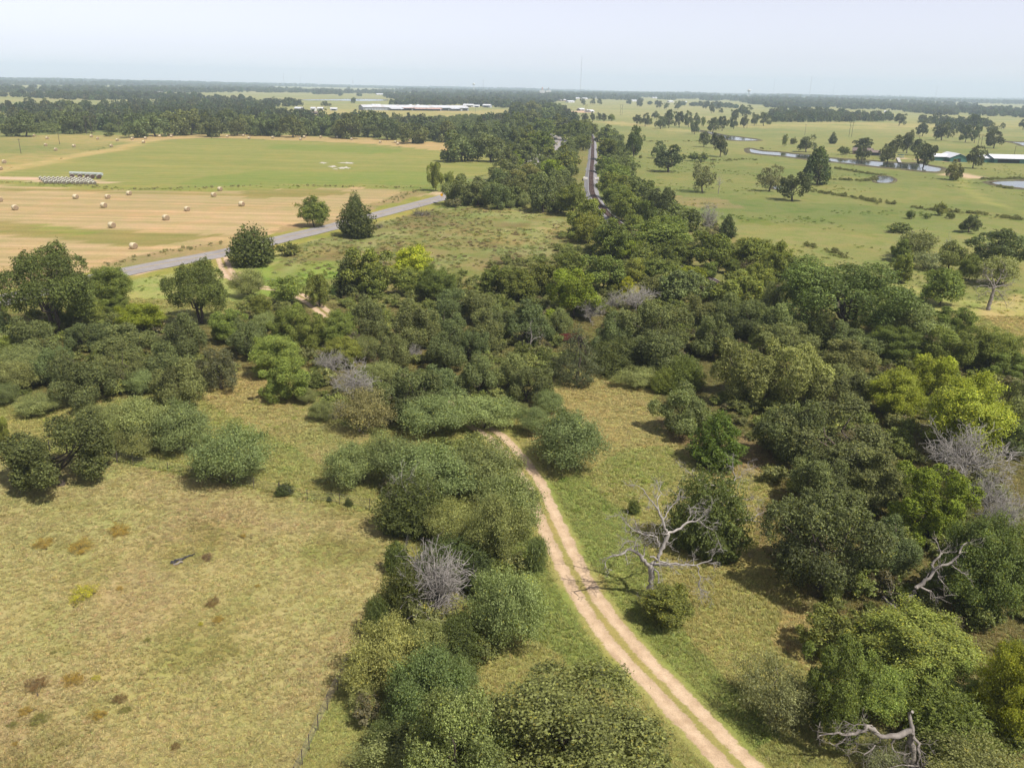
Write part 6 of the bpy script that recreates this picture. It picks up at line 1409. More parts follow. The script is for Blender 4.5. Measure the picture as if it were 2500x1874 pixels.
def limb_path(a, b, r, wig=0.08, n=5, sag=0.0):
    a, b = np.asarray(a, float), np.asarray(b, float)
    t = np.linspace(0, 1, n)[:, None]
    L = np.linalg.norm(b - a)
    p = a * (1 - t) + b * t
    p[1:-1] += r.normal(size=(n - 2, 3)) * wig * L
    p[:, 2] += (sag * L * 4 * t * (1 - t))[:, 0]
    return p


def trunk_mesh(seed, H, fork_z, r_base, targets, mat, sides=6, lean=0.03, stems=1):
    r = np.random.default_rng(seed)
    mb = MB()
    forks = []
    for s in range(stems):
        o = np.zeros(3) if stems == 1 else np.array([r.normal() * 0.25, r.normal() * 0.25, 0])
        top = np.array([r.normal() * lean * H, r.normal() * lean * H, fork_z]) + (0 if stems == 1 else o * 3)
        p = limb_path(o + np.array([0, 0, -0.25]), top, r, 0.03, 5)
        mb.tube(p, np.linspace(r_base * 1.25, r_base * 0.75, 5) / math.sqrt(stems), sides + 1)
        forks.append(top)
    for i, t in enumerate(targets):
        a = forks[i % stems]
        p = limb_path(a - np.array([0, 0, 0.15]), t, r, 0.07, 5, 0.06)
        mb.tube(p, np.linspace(r_base * 0.5, r_base * 0.08 + 0.01, 5), sides - 1, cap=False)
    return mb.mesh('trunk', mat, True)


def branchy(seed, start, direction, length, radius, depth, mb, up=0.15, spread=0.75, twig=0.012, kids=(3, 5), wig=0.18, sides=4, n=5):
    """recursive bare boughs"""
    r = np.random.default_rng(seed)

    def grow(p, d, L, rad, lev):
        m = n if lev < 2 else 4
        pts = [np.asarray(p, float)]
        dd = np.asarray(d, float)
        for i in range(m):
            dd = dd + wig * r.normal(size=3) + np.array([0, 0, up * 0.25])
            dd /= np.linalg.norm(dd)
            pts.append(pts[-1] + dd * L / m)
        rr = np.linspace(rad, max(rad * 0.35, twig), m + 1)
        mb.tube(pts, rr, max(3, sides - lev), cap=False)
        if lev >= depth:
            return
        for _ in range(r.integers(kids[0], kids[1] + 1)):
            i = int(r.integers(1, m + 1))
            f = r.normal(size=3)
            nd = dd * 0.7 + spread * f / np.linalg.norm(f) + np.array([0, 0, up])
            nd /= np.linalg.norm(nd)
            grow(pts[i], nd, L * r.uniform(0.5, 0.8), max(rr[i] * 0.6, twig), lev + 1)

    grow(start, direction, length, radius, 0)


# ---- prototypes: (crown mesh, trunk mesh, nominal radius, nominal height)
PROTO = {}


def proto(cls, lod, i):
    key = (cls, lod, i)
    if key in PROTO:
        return PROTO[key]
    sd = 1000 + 37 * i + 211 * lod + sum(map(ord, cls)) * 3
    r = np.random.default_rng(sd)
    dens = (1.0, 0.28, 0.12)[lod]
    lsz = (1.0, 1.9, 2.7)[lod]
    sides = (6, 5, 4)[lod]
    bark = M['bark']
    if cls in ('oak', 'oaku', 'pecan', 'oakf', 'oaks'):
        r0, H, c = {'oak': (4.5, 7.5, 0.12 if lod < 2 else 0.0), 'oaku': (5.0, 9.0, 0.15), 'pecan': (7.5, 14.0, 0.22), 'oakf': (4.6, 8.0, 0.12), 'oaks': (4.5, 8.5, 0.1)}[cls]
        n = {'oak': 32000, 'oaku': 22000, 'pecan': 42000, 'oakf': 60000, 'oaks': 13000}[cls]
        leaf = {'oak': 0.20, 'oaku': 0.25, 'pecan': 0.27, 'oakf': 0.15, 'oaks': 0.22}[cls]
        nl = {'oak': 26, 'oaku': 26, 'pecan': 38, 'oakf': 36, 'oaks': 24}[cls]
        (q, f, t), C, lr_ = lobed(sd, r0, H, c, nl, (0.20, 0.40), int(n * dens), leaf * lsz, 0.8, 0.4, 0.27 if cls != 'oaks' else 0.42, ragged=1.1, low=(-0.45 if cls != 'pecan' else -0.55) if lod == 0 else -0.8)
        tg = C[np.argsort(-C[:, 2])[:: max(1, nl // 9)]][:9]
        tr = trunk_mesh(sd, H, H * (0.2 if cls != 'pecan' else 0.26), 0.06 * r0 if cls != 'pecan' else 0.5, tg, bark, sides, stems=1 if cls != 'pecan' else 2)
    elif cls in ('elm', 'yel', 'elms'):
        r0, H, c = (4.2, 8.5, 0.06) if cls != 'elms' else (2.3, 5.5, 0.1)
        n = 38000 if cls != 'elms' else 9500
        if i % 2 == 0:
            (q, f, t), tip, st = sprays(sd, r0, H, c, 60, int(n * dens), 0.195 * lsz, 0.8, 0.0, 0.2, 0.10, 0, 0.95, 0.34)
            (q2, f2, t2), C2, _ = lobed(sd + 5, r0 * 0.86, H * 0.92, c, 22, (0.25, 0.42), int(n * 0.55 * dens), 0.18 * lsz, 1.0, 0.5, 0.15, yellow=0.08)
            q, f, t = np.vstack([q, q2]), np.vstack([f, f2 + len(q)]), np.vstack([t, t2])
        else:
            (q, f, t), C2, _ = lobed(sd, r0, H, c, 40, (0.16, 0.34), int(n * 1.2 * dens), 0.185 * lsz, 0.85, 0.5, 0.22, yellow=0.10, ragged=1.4, low=-0.6)
            tip = C2
        tg = tip[np.argsort(-tip[:, 2])[:: max(1, len(tip) // 8)]][:8] * np.array([0.8, 0.8, 0.9])
        tr = trunk_mesh(sd, H, H * 0.22, 0.045 * r0, tg, bark, sides)
    elif cls in ('mesq', 'mesqd'):
        r0, H, c = 3.6, 4.6, 0.04
        n = 25000 if cls == 'mesq' else 12000
        (q, f, t), tip, st = sprays(sd, r0, H, c, 90, int(n * dens), 0.17 * lsz, 0.9, 0.25, 0.2, 0.03, 0.2, 0.98, 0.40)
        tg = tip[np.argsort(-tip[:, 2])[::9]][:12] * np.array([0.9, 0.9, 0.92])
        tr = trunk_mesh(sd, H, H * 0.14, 0.11, tg, M['bark_pale'] if cls == 'mesqd' else bark, sides, 0.05, 3)
    elif cls in ('cedar', 'cedar2', 'cedars', 'sparse'):
        r0, H, c = {'cedar': (2.4, 7.0, 0.02), 'cedar2': (3.6, 8.0, 0.02), 'cedars': (1.3, 2.6, 0.0), 'sparse': (3.8, 9.0, 0.06)}[cls]
        n = {'cedar': 13000, 'cedar2': 24000, 'cedars': 4200, 'sparse': 11000}[cls]
        q, f, t = conical(sd, r0, H, c, int(n * dens), {'cedar': 0.26, 'cedar2': 0.28, 'cedars': 0.2, 'sparse': 0.24}[cls] * lsz, {'cedar': 1, 'cedar2': 4, 'cedars': 2, 'sparse': 1}[cls], p={'cedar': 0.75, 'cedar2': 0.45, 'cedars': 0.5, 'sparse': 0.85}[cls], gap=0.45 if cls == 'sparse' else 0.1)
        tg = [(0.3 * r0 * math.cos(k), 0.3 * r0 * math.sin(k), H * 0.55 + 0.1 * k) for k in range(3)] if cls != 'sparse' else [(0.75 * r0 * (1 - k / 16) * math.cos(k * 2.4), 0.75 * r0 * (1 - k / 16) * math.sin(k * 2.4), H * (0.12 + 0.05 * k)) for k in range(14)]
        tr = trunk_mesh(sd, H, H * (0.5 if cls != 'sparse' else 0.85), 0.05 * r0, tg, bark, sides)
    elif cls in ('shrub', 'broom'):
        r0, H, c = 1.6, 1.6, 0.0
        (q, f, t), tip, st = sprays(sd, r0, H, c, 40, int((4200 if cls == 'shrub' else 2600) * (dens ** 0.6)), (0.17 if cls == 'shrub' else 0.10) * (lsz ** 0.8), 0.6, 0.0, 0.22, 0.1, 0, 0.95, 0.34)
        tr = trunk_mesh(sd, H, H * 0.2, 0.05, tip[::6][:6] * 0.85, bark, 4, 0.02, 2)
    elif cls == 'weed':
        r0, H, c = 1.0, 2.0, 0.0
        n = 5000
        P = np.stack([r.normal(size=n) * 0.5, r.normal(size=n) * 0.5, r.random(n) ** 0.8 * H], 1)
        nr = unit(r.normal(size=(n, 3)) + np.array([0, 0, 0.2]))
        q, f, t = leaves(P, nr, 0.3, 0.05, tone_rand(r, n), r, np.tile([0, 0, 2.0], (n, 1)))
        tr = trunk_mesh(sd, H, 0.4, 0.03, [(0.4 * math.cos(k), 0.4 * math.sin(k), 1.7) for k in range(8)], bark, 4)
    PROTO[key] = (crown_mesh('crown', q, f, t, M['leaf']), tr, r0, H)
    return PROTO[key]


def dead_proto(cls, i):
    key = (cls, 9, i)
    if key in PROTO:
        return PROTO[key]
    sd = 5000 + 91 * i + sum(map(ord, cls))
    r = np.random.default_rng(sd)
    mb, mt = MB(), MB()
    if cls == 'brush':
        r0, H = 3.0, 1.4
        for k in range(70):
            a = r.uniform(0, 6.28)
            s = np.array([r.normal() * 1.2, r.normal() * 1.2, r.uniform(0.1, 0.8)])
            branchy(sd + k, s, (math.cos(a), math.sin(a), r.uniform(-0.05, 0.35)), r.uniform(1, 2.4), 0.05, 1, mb, 0.02, 0.7, 0.015, (2, 4))
        mt.tube(limb_path((-2, -0.5, 0.2), (2, 0.6, 0.5), r), 0.12, 5)
    else:
        r0, H = (3.6, 7.0) if cls != 'snag' else (2.2, 7.0)
        dense = cls in ('twig', 'deadw')
        top = np.array([r.normal() * 0.2, r.normal() * 0.2, H * (0.28 if dense else 0.4)])
        mt.tube(limb_path((0, 0, -0.2), top, r, 0.03), np.linspace(0.24, 0.17, 5), 7)
        nb = {'twig': 17, 'deadw': 34, 'snag': 6}[cls]
        for k in range(nb):
            a = k * 2.4 + r.uniform(-0.3, 0.3)
            el = r.uniform(0.15, 1.35) if dense else r.uniform(0.3, 1.2)
            d = (math.cos(a) * math.cos(el), math.sin(a) * math.cos(el), math.sin(el))
            L = r0 * r.uniform(0.62, 0.85) * (1 + 0.35 * math.sin(el)) if dense else r0 * r.uniform(0.6, 1.1)
            branchy(sd + 13 * k, top - np.array([0, 0, r.uniform(0, 0.6)]), d, L, 0.085 if dense else 0.12, 3 if cls == 'twig' else 2, mb, 0.10, 0.75, 0.02 if cls == 'twig' else 0.022, (3, 5) if cls == 'twig' else ((4, 6) if cls == 'deadw' else (2, 3)), 0.2)
    me = mb.mesh('branches', {'deadw': M['dead_white'], 'brush': M['brush']}.get(cls, M['twig']), True)
    v = np.empty(len(me.vertices) * 3, np.float32)
    me.vertices.foreach_get('co', v)
    v = v.reshape(-1, 3)
    r0 = float(np.percentile(np.hypot(v[:, 0], v[:, 1]), 97))
    H = float(np.percentile(v[:, 2], 99.5))
    PROTO[key] = (me, mt.mesh('trunk', M['dead_white'] if cls == 'deadw' else M['dead'], True), r0, H)
    return PROTO[key]


KIND = {  # class, leaf colour (albedo), object name, category
    'oak': ('oak', (0.165, 0.19, 0.068), 'oak_tree', 'tree'), 'oakd': ('oak', (0.112, 0.135, 0.044), 'oak_tree', 'tree'),
    'oakl': ('oak', (0.208, 0.226, 0.074), 'oak_tree', 'tree'), 'oaks': ('oaks', (0.2, 0.19, 0.085), 'oak_tree', 'tree'),
    'oaku': ('oaku', (0.12, 0.138, 0.052), 'oak_tree', 'tree'), 'oakf': ('oakf', (0.172, 0.192, 0.06), 'oak_tree', 'tree'),
    'pecan': ('pecan', (0.125, 0.158, 0.042), 'leafy_tree', 'tree'), 'elm': ('elm', (0.192, 0.225, 0.05), 'leafy_tree', 'tree'),
    'elmd': ('elm', (0.13, 0.16, 0.04), 'leafy_tree', 'tree'), 'elms': ('elms', (0.215, 0.245, 0.056), 'leafy_tree', 'tree'),
    'yel': ('elm', (0.25, 0.29, 0.034), 'leafy_tree', 'tree'), 'yelb': ('elm', (0.37, 0.385, 0.036), 'leafy_tree', 'tree'),
    'yelo': ('elms', (0.205, 0.225, 0.052), 'leafy_tree', 'tree'),
    'mesq': ('mesq', (0.228, 0.255, 0.092), 'mesquite_tree', 'tree'), 'mesq2': ('mesq', (0.225, 0.256, 0.092), 'mesquite_tree', 'tree'),
    'mesqp': ('mesq', (0.285, 0.3, 0.1), 'mesquite_tree', 'tree'), 'mesqd': ('mesqd', (0.225, 0.228, 0.1), 'mesquite_tree', 'tree'),
    'mesqg': ('mesq', (0.145, 0.182, 0.058), 'mesquite_tree', 'tree'),
    'cedar': ('cedar', (0.088, 0.11, 0.036), 'cedar_tree', 'tree'), 'cedar2': ('cedar2', (0.105, 0.13, 0.036), 'cedar_tree', 'tree'),
    'cedars': ('cedars', (0.115, 0.14, 0.036), 'cedar_tree', 'tree'), 'cedary': ('cedar2', (0.165, 0.185, 0.038), 'cedar_tree', 'tree'),
    'cedarb': ('cedar', (0.135, 0.18, 0.028), 'cedar_tree', 'tree'), 'sparse': ('sparse', (0.17, 0.176, 0.08), 'cedar_tree', 'tree'),
    'shrub': ('shrub', (0.18, 0.205, 0.062), 'shrub', 'shrub'), 'brushg': ('shrub', (0.21, 0.205, 0.1), 'brush_pile', 'brush'),
    'weed': ('weed', (0.15, 0.17, 0.055), 'tall_weeds', 'plant'),
    'twig': ('twig', None, 'dead_tree', 'dead tree'), 'deadw': ('deadw', None, 'dead_tree', 'dead tree'), 'snag': ('snag', None, 'dead_tree', 'dead tree'),
    'brush': ('brush', None, 'brush_pile', 'brush'),
}
NVAR = {('oak', 0): 5, ('oak', 1): 4, ('oak', 2): 5, ('oaku', 1): 3, ('oaku', 2): 5, ('elm', 0): 4, ('elm', 1): 5, ('elm', 2): 4, ('mesq', 0): 4, ('mesq', 1): 3, ('mesqd', 0): 2,
        ('cedar', 0): 3, ('cedar2', 0): 3, ('cedar', 1): 2, ('cedar2', 1): 2, ('cedars', 0): 3, ('shrub', 1): 3, ('shrub', 2): 3, ('oakf', 0): 2, ('elms', 0): 3, ('elms', 1): 2, ('pecan', 0): 1, ('oaks', 1): 2}
GROUPS = {'left_wood': 'trees of the left wood', 'centre_wood': 'trees of the middle wood', 'rail_wood': 'trees below the railway curve', 'right_wood': 'trees of the right wood', 'corner': 'brush at the bottom right',
          'thicket': 'thicket left of the dirt track', 'scrub': 'scrub patch in the right pasture', 'pasture': 'trees in the pond pasture', 'far_pasture': 'trees in the far pasture', 'rail_left': 'trees between road and railway',
          'rail_right': 'tree row right of the railway', 'belt': 'tree belt behind the hay fields', 'belt_back': 'trees behind the belt', 'road_left': 'trees by the road', 'left_front': 'trees along the left pasture fence', 'lone_bush': 'trees in the clearing'}
counter = {}
trng = np.random.default_rng(99)
for kind, x, y, r_, h_, grp, label in TREES:
    cls, colr, nm, cat = KIND[kind]
    lod = 0 if y < 175 else (1 if y < 430 else 2)
    root = bpy.data.objects.new(nm, None)
    COL.objects.link(root)
    root.empty_display_size = 0.5
    k = counter.get((cls, lod), 0)
    counter[(cls, lod)] = k + 1
    if colr is None:
        cm, tm, r0, H0 = dead_proto(cls, k % {'twig': 4, 'snag': 2}.get(cls, 2))
    else:
        cm, tm, r0, H0 = proto(cls, lod, k % NVAR.get((cls, lod), 2))
    root.location = (x, y, float(gz(x, y)))
    root.rotation_euler = (0, 0, float(trng.uniform(0, 6.28)))
    fill = 1.24 if grp in ('left_wood', 'centre_wood', 'rail_wood', 'right_wood', 'belt') else (1.24 if grp == 'thicket' else (1.15 if grp in ('left_front', 'lone_bush') or (grp == 'rail_left' and kind == 'oak') else 1.02))
    fill *= 1.2 if cls == 'twig' else 1.0
    ax = float(trng.uniform(0.9, 1.12))
    root.scale = (r_ / r0 * fill * ax, r_ / r0 * fill / ax, h_ / H0)
    tag(root, label, cat, GROUPS[grp])
    co = link('branches' if colr is None else ('crown' if cat == 'tree' else 'foliage'), cm, root)
    if colr is not None:
        v = 1.05 * (1 + 0.14 * float(np.clip(trng.normal(), -2, 2))) * (1.0, 0.95, 0.82)[lod]
        hue = 0.06 * float(np.clip(trng.normal(), -1.2, 2)) + 0.0
        co.color = (colr[0] * v * (1 + hue), colr[1] * v, colr[2] * v * (1 - hue * 0.5), 1)
    link('trunk' if cat in ('tree', 'dead tree') else 'stems', tm, root)

# ---- bleached dead trees with their limbs as they stand
HERO_INFO = {
    'white': ('big white twisted dead tree with bare limbs right of the track', 'dead_white', 2, 0.02),
    'behind': ('white bare dead tree limbs spreading beside the big dark cedar', 'dead_white', 2, 0.016),
    'snag': ('tall twisted grey snag leaning right above the bottom right thicket', 'dead', 1, 0.02),
    'fallen': ('broken dead tree with limbs on the ground at the bottom right', 'dead', 2, 0.016),
    'lean': ('thick leaning dead trunk with drooping bare limbs in the right pasture', 'dead', 1, 0.03),
    'broken': ('broken dead snag with fallen branches at the top of the clearing', 'dead', 2, 0.016),
    'fencecedar': ('bleached dead branches standing in the cedar by the pasture fence', 'dead_white', 1, 0.014),
}
for hk, (hx, hy, limbs) in HERO.items():
    lab, mt, dep, tw = HERO_INFO[hk]
    root = bpy.data.objects.new('dead_tree', None)
    COL.objects.link(root)
    root.location = (hx, hy, float(gz(hx, hy)))
    tag(root, lab, 'dead tree', 'bleached dead trees')
    hr = np.random.default_rng(sum(map(ord, hk)))
    tw_mb = MB()
    for li, (ra, rb_, pts) in enumerate(limbs):
        p = smooth_path(pts, 0.3)
        p[1:-1] += hr.normal(size=(len(p) - 2, 3)) * 0.06
        rad = np.linspace(ra, rb_, len(p)) * {'lean': 0.62, 'fallen': 0.85, 'snag': 0.82}.get(hk, 0.68) * (1 + 0.10 * hr.normal(size=len(p)))
        mb = MB().tube(p, rad, 7)
        link('trunk' if li == 0 else 'limb', mb.mesh('limb', M[mt], True), root)
        if li:
            for q in range(int(len(p) * 0.35), len(p), 1 if ra < 0.15 else 2):
                f = hr.normal(size=3) + np.array([0, 0, 0.25])
                d = p[q] - p[q - 1]
                d = d / np.linalg.norm(d) * 0.8 + f / np.linalg.norm(f)
                branchy(hash((li, q)) % 9999, p[q], d / np.linalg.norm(d), hr.uniform(0.4, 1.5) * (1.7 if hk == 'lean' else 1), max(rad[q] * 0.38, tw), dep, tw_mb, 0.1, 0.8, tw * 0.6, (2, 4), 0.28, n=4)
    link('twigs', tw_mb.mesh('twigs', M[mt], True), root)

# ------------------------------------------------------------------ scattered vegetation nobody could count
def scatter(name, pts, scl, rot, idx, tint, templates, label):
    """one object that instances template plants on its points"""
    me = bpy.data.meshes.new(name)
    me.from_pydata([tuple(p) for p in pts], [], [])
    for nm, arr, typ, dt in (('scl', scl, 'FLOAT_VECTOR', 'vector'), ('rot', rot, 'FLOAT', 'value'), ('idx', idx, 'INT', 'value'), ('tint', tint, 'FLOAT_COLOR', 'color')):
        a = me.attributes.new(nm, typ, 'POINT')
        arr = np.asarray(arr)
        if typ == 'FLOAT_COLOR':
            arr = np.concatenate([arr, np.ones((len(arr), 1))], 1)
        a.data.foreach_set(dt, arr.astype(np.int32 if typ == 'INT' else np.float32).ravel())
    o = link(name, me)
    tag(o, label, None, None, 'stuff')
    ng = bpy.data.node_groups.new(name, 'GeometryNodeTree')
    ng.interface.new_socket('Geometry', in_out='INPUT', socket_type='NodeSocketGeometry')
    ng.interface.new_socket('Geometry', in_out='OUTPUT', socket_type='NodeSocketGeometry')
    ns, ls = ng.nodes, ng.links
    gi, go = ns.new('NodeGroupInput'), ns.new('NodeGroupOutput')
    iop = ns.new('GeometryNodeInstanceOnPoints')
    ls.new(gi.outputs[0], iop.inputs['Points'])
    jn = ns.new('GeometryNodeJoinGeometry')
    for t in templates:
        ob = bpy.data.objects.new(name + '_plant', t)
        oi = ns.new('GeometryNodeObjectInfo')
        oi.inputs['Object'].default_value = ob
        oi.inputs['As Instance'].default_value = True
        ls.new(oi.outputs['Geometry'], jn.inputs[0])
    ls.new(jn.outputs[0], iop.inputs['Instance'])
    iop.inputs['Pick Instance'].default_value = True

    def attr(nm, typ):
        n = ns.new('GeometryNodeInputNamedAttribute')
        n.data_type = typ
        n.inputs['Name'].default_value = nm
        return n.outputs['Attribute']
    ls.new(attr('idx', 'INT'), iop.inputs['Instance Index'])
    ls.new(attr('scl', 'FLOAT_VECTOR'), iop.inputs['Scale'])
    cx = ns.new('ShaderNodeCombineXYZ')
    ls.new(attr('rot', 'FLOAT'), cx.inputs[2])
    ls.new(cx.outputs[0], iop.inputs['Rotation'])
    ls.new(iop.outputs[0], go.inputs[0])
    md = o.modifiers.new('scatter', 'NODES')
    md.node_group = ng
    return o


def far_tree_mesh(seed, n, leaf=0.34):
    r = np.random.default_rng(seed)
    (q, f, t), C, _ = lobed(seed, 1.0, 1.6, 0.06, 12, (0.3, 0.5), n, leaf, 0.9, 0.5, 0.0, 0.2, -0.6, 0.03, 0.7)
    return crown_mesh('far_crown', q, f, t, M['leaf_i'])


def bush_mesh(seed, n, leaf):
    (q, f, t), _, _ = sprays(seed, 1.0, 1.3, 0.0, 26, n, leaf, 0.6, 0.0, 0.22, 0.08, 0, 0.95, 0.36)
    return crown_mesh('bush', q, f, t, M['leaf_i'])


def tuft_mesh(seed, nb, spread, lean):
    r = np.random.default_rng(seed)
    V, F, T = [], [], []
    for k in range(nb):
        a, d = r.uniform(0, 6.28), r.random() ** 0.6 * spread
        x, y = d * math.cos(a), d * math.sin(a)
        h = r.uniform(0.5, 1.0)
        b = r.uniform(0, 6.28)
        l = r.uniform(0.3, 1.0) * lean
        w = r.uniform(0.035, 0.07)
        ux, uy = math.cos(b + 1.57) * w, math.sin(b + 1.57) * w
        V += [(x - ux, y - uy, 0), (x + ux, y + uy, 0), (x + l * math.cos(b), y + l * math.sin(b), h)]
        F.append((3 * k, 3 * k + 1, 3 * k + 2))
        T.append([1 + 0.2 * r.normal()] * 3)
    return crown_mesh('tuft', np.array(V), np.array(F), np.array(T), M['leaf_i'])


srng = np.random.default_rng(2024)
WOOD = [p for n_, p in ZONES if n_ == 'wood'][0]
# undergrowth inside the near wood
bb = np.array(WOOD)
m = 30000
x = srng.uniform(-130, 190, m)
y = srng.uniform(38, 330, m)
fov = (np.abs(x) < y * 0.66 + 14)
ok = ((inside(x, y, WOOD) & (fbm(x, y, 14, 61, 3) > 0.40)) | inside(x, y, THICKET)) & fov
d = dist_to_path(x, y, TRACKP[::6])
ok &= d > 3.2
dr = dist_to_path(x, y, RAILP)
ok &= dr > 6.5
x, y = x[ok], y[ok]
keep = srng.random(len(x)) < 0.42
x, y = x[keep], y[keep]
s = srng.uniform(0.6, 2.0, len(x))
base = np.array([[0.215, 0.235, 0.076], [0.19, 0.22, 0.06], [0.24, 0.25, 0.095], [0.19, 0.17, 0.09]])
tint = base[srng.choice(4, len(x), p=[0.35, 0.35, 0.2, 0.1])] * srng.uniform(0.75, 1.25, (len(x), 1))
scatter('undergrowth', np.stack([x, y, gz(x, y)], 1), np.stack([s, s, s * srng.uniform(0.7, 1.2, len(x))], 1), srng.uniform(0, 6.28, len(x)), srng.integers(0, 4, len(x)), tint,
        [bush_mesh(300 + k, 1500, 0.16) for k in range(4)], 'dense low undergrowth between the trees of the woods')
print('undergrowth', len(x))

# tall brush crowding the hidden stretch of the railway
p = smooth_path([q for q in RAIL if q[1] < 262], 1.6)
tq = np.gradient(p, axis=0)
tq /= np.linalg.norm(tq, axis=1, keepdims=True)
nq = np.stack([-tq[:, 1], tq[:, 0]], 1)
nq *= -np.sign(nq[:, 1:2])
x, y = [], []
for k in range(3):
    q = p + nq * (5.6 + 2.0 * k + srng.normal(size=(len(p), 1)) * 0.7) + srng.normal(size=p.shape) * 0.5
    x.append(q[:, 0]); y.append(q[:, 1])
x, y = np.concatenate(x), np.concatenate(y)
s = srng.uniform(1.3, 2.6, len(x))
scatter('railside_brush', np.stack([x, y, gz(x, y)], 1), np.stack([s, s, s * srng.uniform(0.9, 1.5, len(x))], 1), srng.uniform(0, 6.28, len(x)), srng.integers(0, 3, len(x)), np.array([0.20, 0.228, 0.064]) * srng.uniform(0.75, 1.3, (len(x), 1)),
        [bush_mesh(460 + k, 1100, 0.2) for k in range(3)], 'tall brush crowding the lower railway')

# brush along ditches, fence lines and field edges, weeds in the meadows
px, py, ps, pt = [], [], [], []
for li, line in enumerate(DITCH):
    p = smooth_path(line, 2.0)
    for q in p:
        for _ in range(8 if li in (0, 1, 2, 13, 14, 15) else 3):
            if fbm(np.array([q[0]]), np.array([q[1]]), 16, 71 + li, 2)[0] > (0.30 if li in (0, 1, 2) else 0.42) and srng.random() < 0.62:
                w = 1.6 if li not in (7, 8) else 5
                px.append(q[0] + srng.normal() * w)
                py.append(q[1] + srng.normal() * w)
                ps.append(srng.uniform(0.35, 1.25) * (0.6 if li in (9, 10, 11, 12) else 1.0))
                pt.append((np.array([0.185, 0.19, 0.064]) if li not in (9, 10, 11, 12) else np.array([0.30, 0.28, 0.13])) * srng.uniform(0.75, 1.35))
x, y, s = np.array(px), np.array(py), np.array(ps)
scatter('ditch_brush', np.stack([x, y, gz(x, y)], 1), np.stack([s, s, s * srng.uniform(0.55, 1.1, len(x))], 1), srng.uniform(0, 6.28, len(x)), srng.integers(0, 3, len(x)), np.array(pt),
        [bush_mesh(400 + k, 420, 0.26) for k in range(3)], 'low dark brush lining the ditches and field edges')

# meadow weeds: low clumps over weedy land and pasture
wx_, wy_, ws_, wt_ = [], [], [], []
m = 60000
y = 60 + 640 * srng.random(m) ** 1.5
x = srng.uniform(-1, 1, m) * (y * 0.68 + 6)
c, wild, stripe, fid = ground_fields(x, y)
dens = fbm(x, y, 22, 83, 4)
weedy = np.zeros(m, bool)
for n_, p in ZONES:
    if n_ in ('weedy', 'meadow'):
        weedy |= inside(x, y, p)
past = np.zeros(m, bool)
for n_, p in ZONES:
    if n_ in ('pasture', 'hay', 'green', 'tan', 'olive2', 'verge', 'sand', 'barnfield'):
        past |= inside(x, y, p)
core = np.zeros(m, bool)
for n_, p in ZONES:
    if n_ == 'weedy':
        core |= inside(x, y, p)
ok = (~past) & (dens > np.where(core, 0.36, np.where(weedy, 0.56, 0.56))) & (core | (srng.random(m) < 0.45)) & (dist_to_path(x, y, TRACKP[::6]) > 3) & (dist_to_path(x, y, ROADP) > 6) & (dist_to_path(x, y, RAILP) > 6)
for pnd in PONDS:
    ok &= ~inside(x, y, pnd)
x, y, c, core = x[ok], y[ok], c[ok], core[ok]
s = srng.uniform(0.16, 0.50, len(x)) * np.clip(y / 160, 0.8, 1.5)
tint = np.clip(c, 0.02, 0.5) * srng.uniform(0.85, 1.5, (len(x), 1)) * np.array([0.92, 1.08, 0.85])
pick = srng.random(len(x))
tint = np.where((core & (pick < 0.25))[:, None], np.array([0.20, 0.145, 0.085]), tint)
tint = np.where((core & (pick > 0.7))[:, None], np.array([0.30, 0.33, 0.15]), tint)
scatter('meadow_weeds', np.stack([x, y, gz(x, y)], 1), np.stack([s * 1.2, s * 1.2, s * srng.uniform(0.35, 0.75, len(x))], 1), srng.uniform(0, 6.28, len(x)), srng.integers(0, 3, len(x)), tint,
        [bush_mesh(500 + k, 170, 0.30) for k in range(3)], 'scattered weed clumps in the meadows and pasture')
print('weeds', len(x))

# grass tufts on the near ground
m = 330000
y = 36 + 135 * srng.random(m) ** 1.6
x = srng.uniform(-1, 1, m) * (y * 0.67 + 6)
c, wild, stripe, fid = ground_fields(x, y)
d = dist_to_path(x, y, TRACKP[::3])
w_ = 0.16 * (fbm(x, y, 1.3, 404, 2) - 0.5) * 2
ok = ~((d > 0.56 + w_) & (d < 1.30 + w_)) & ((d > 0.6) | (srng.random(m) < 0.6)) & (srng.random(m) < np.where(wild > 0.5, 0.85, 0.42))
x, y, c, wild, d = x[ok], y[ok], c[ok], wild[ok], d[ok]
hgt = (0.07 + 0.22 * wild * np.clip(fbm(x, y, 6, 44, 3) * 1.6 - 0.2, 0.2, 1.3)) * srng.uniform(0.7, 1.3, len(x)) * np.clip(d / 2.5, 0.35, 1)
wd = srng.uniform(0.55, 1.0, len(x)) * np.clip(y / 70, 0.8, 1.8)
tint = np.clip(c * srng.uniform(1.12, 1.45, (len(x), 1)) * (1 + 0.05 * srng.normal(size=(len(x), 3))), 0.01, 0.8)
scatter('grass', np.stack([x, y, gz(x, y) - 0.01], 1), np.stack([wd, wd, hgt], 1), srng.uniform(0, 6.28, len(x)), srng.integers(0, 4, len(x)), tint,
        [tuft_mesh(600 + k, 12, 0.24, 0.5) for k in range(4)], 'short dry grass covering the near ground')
print('tufts', len(x))

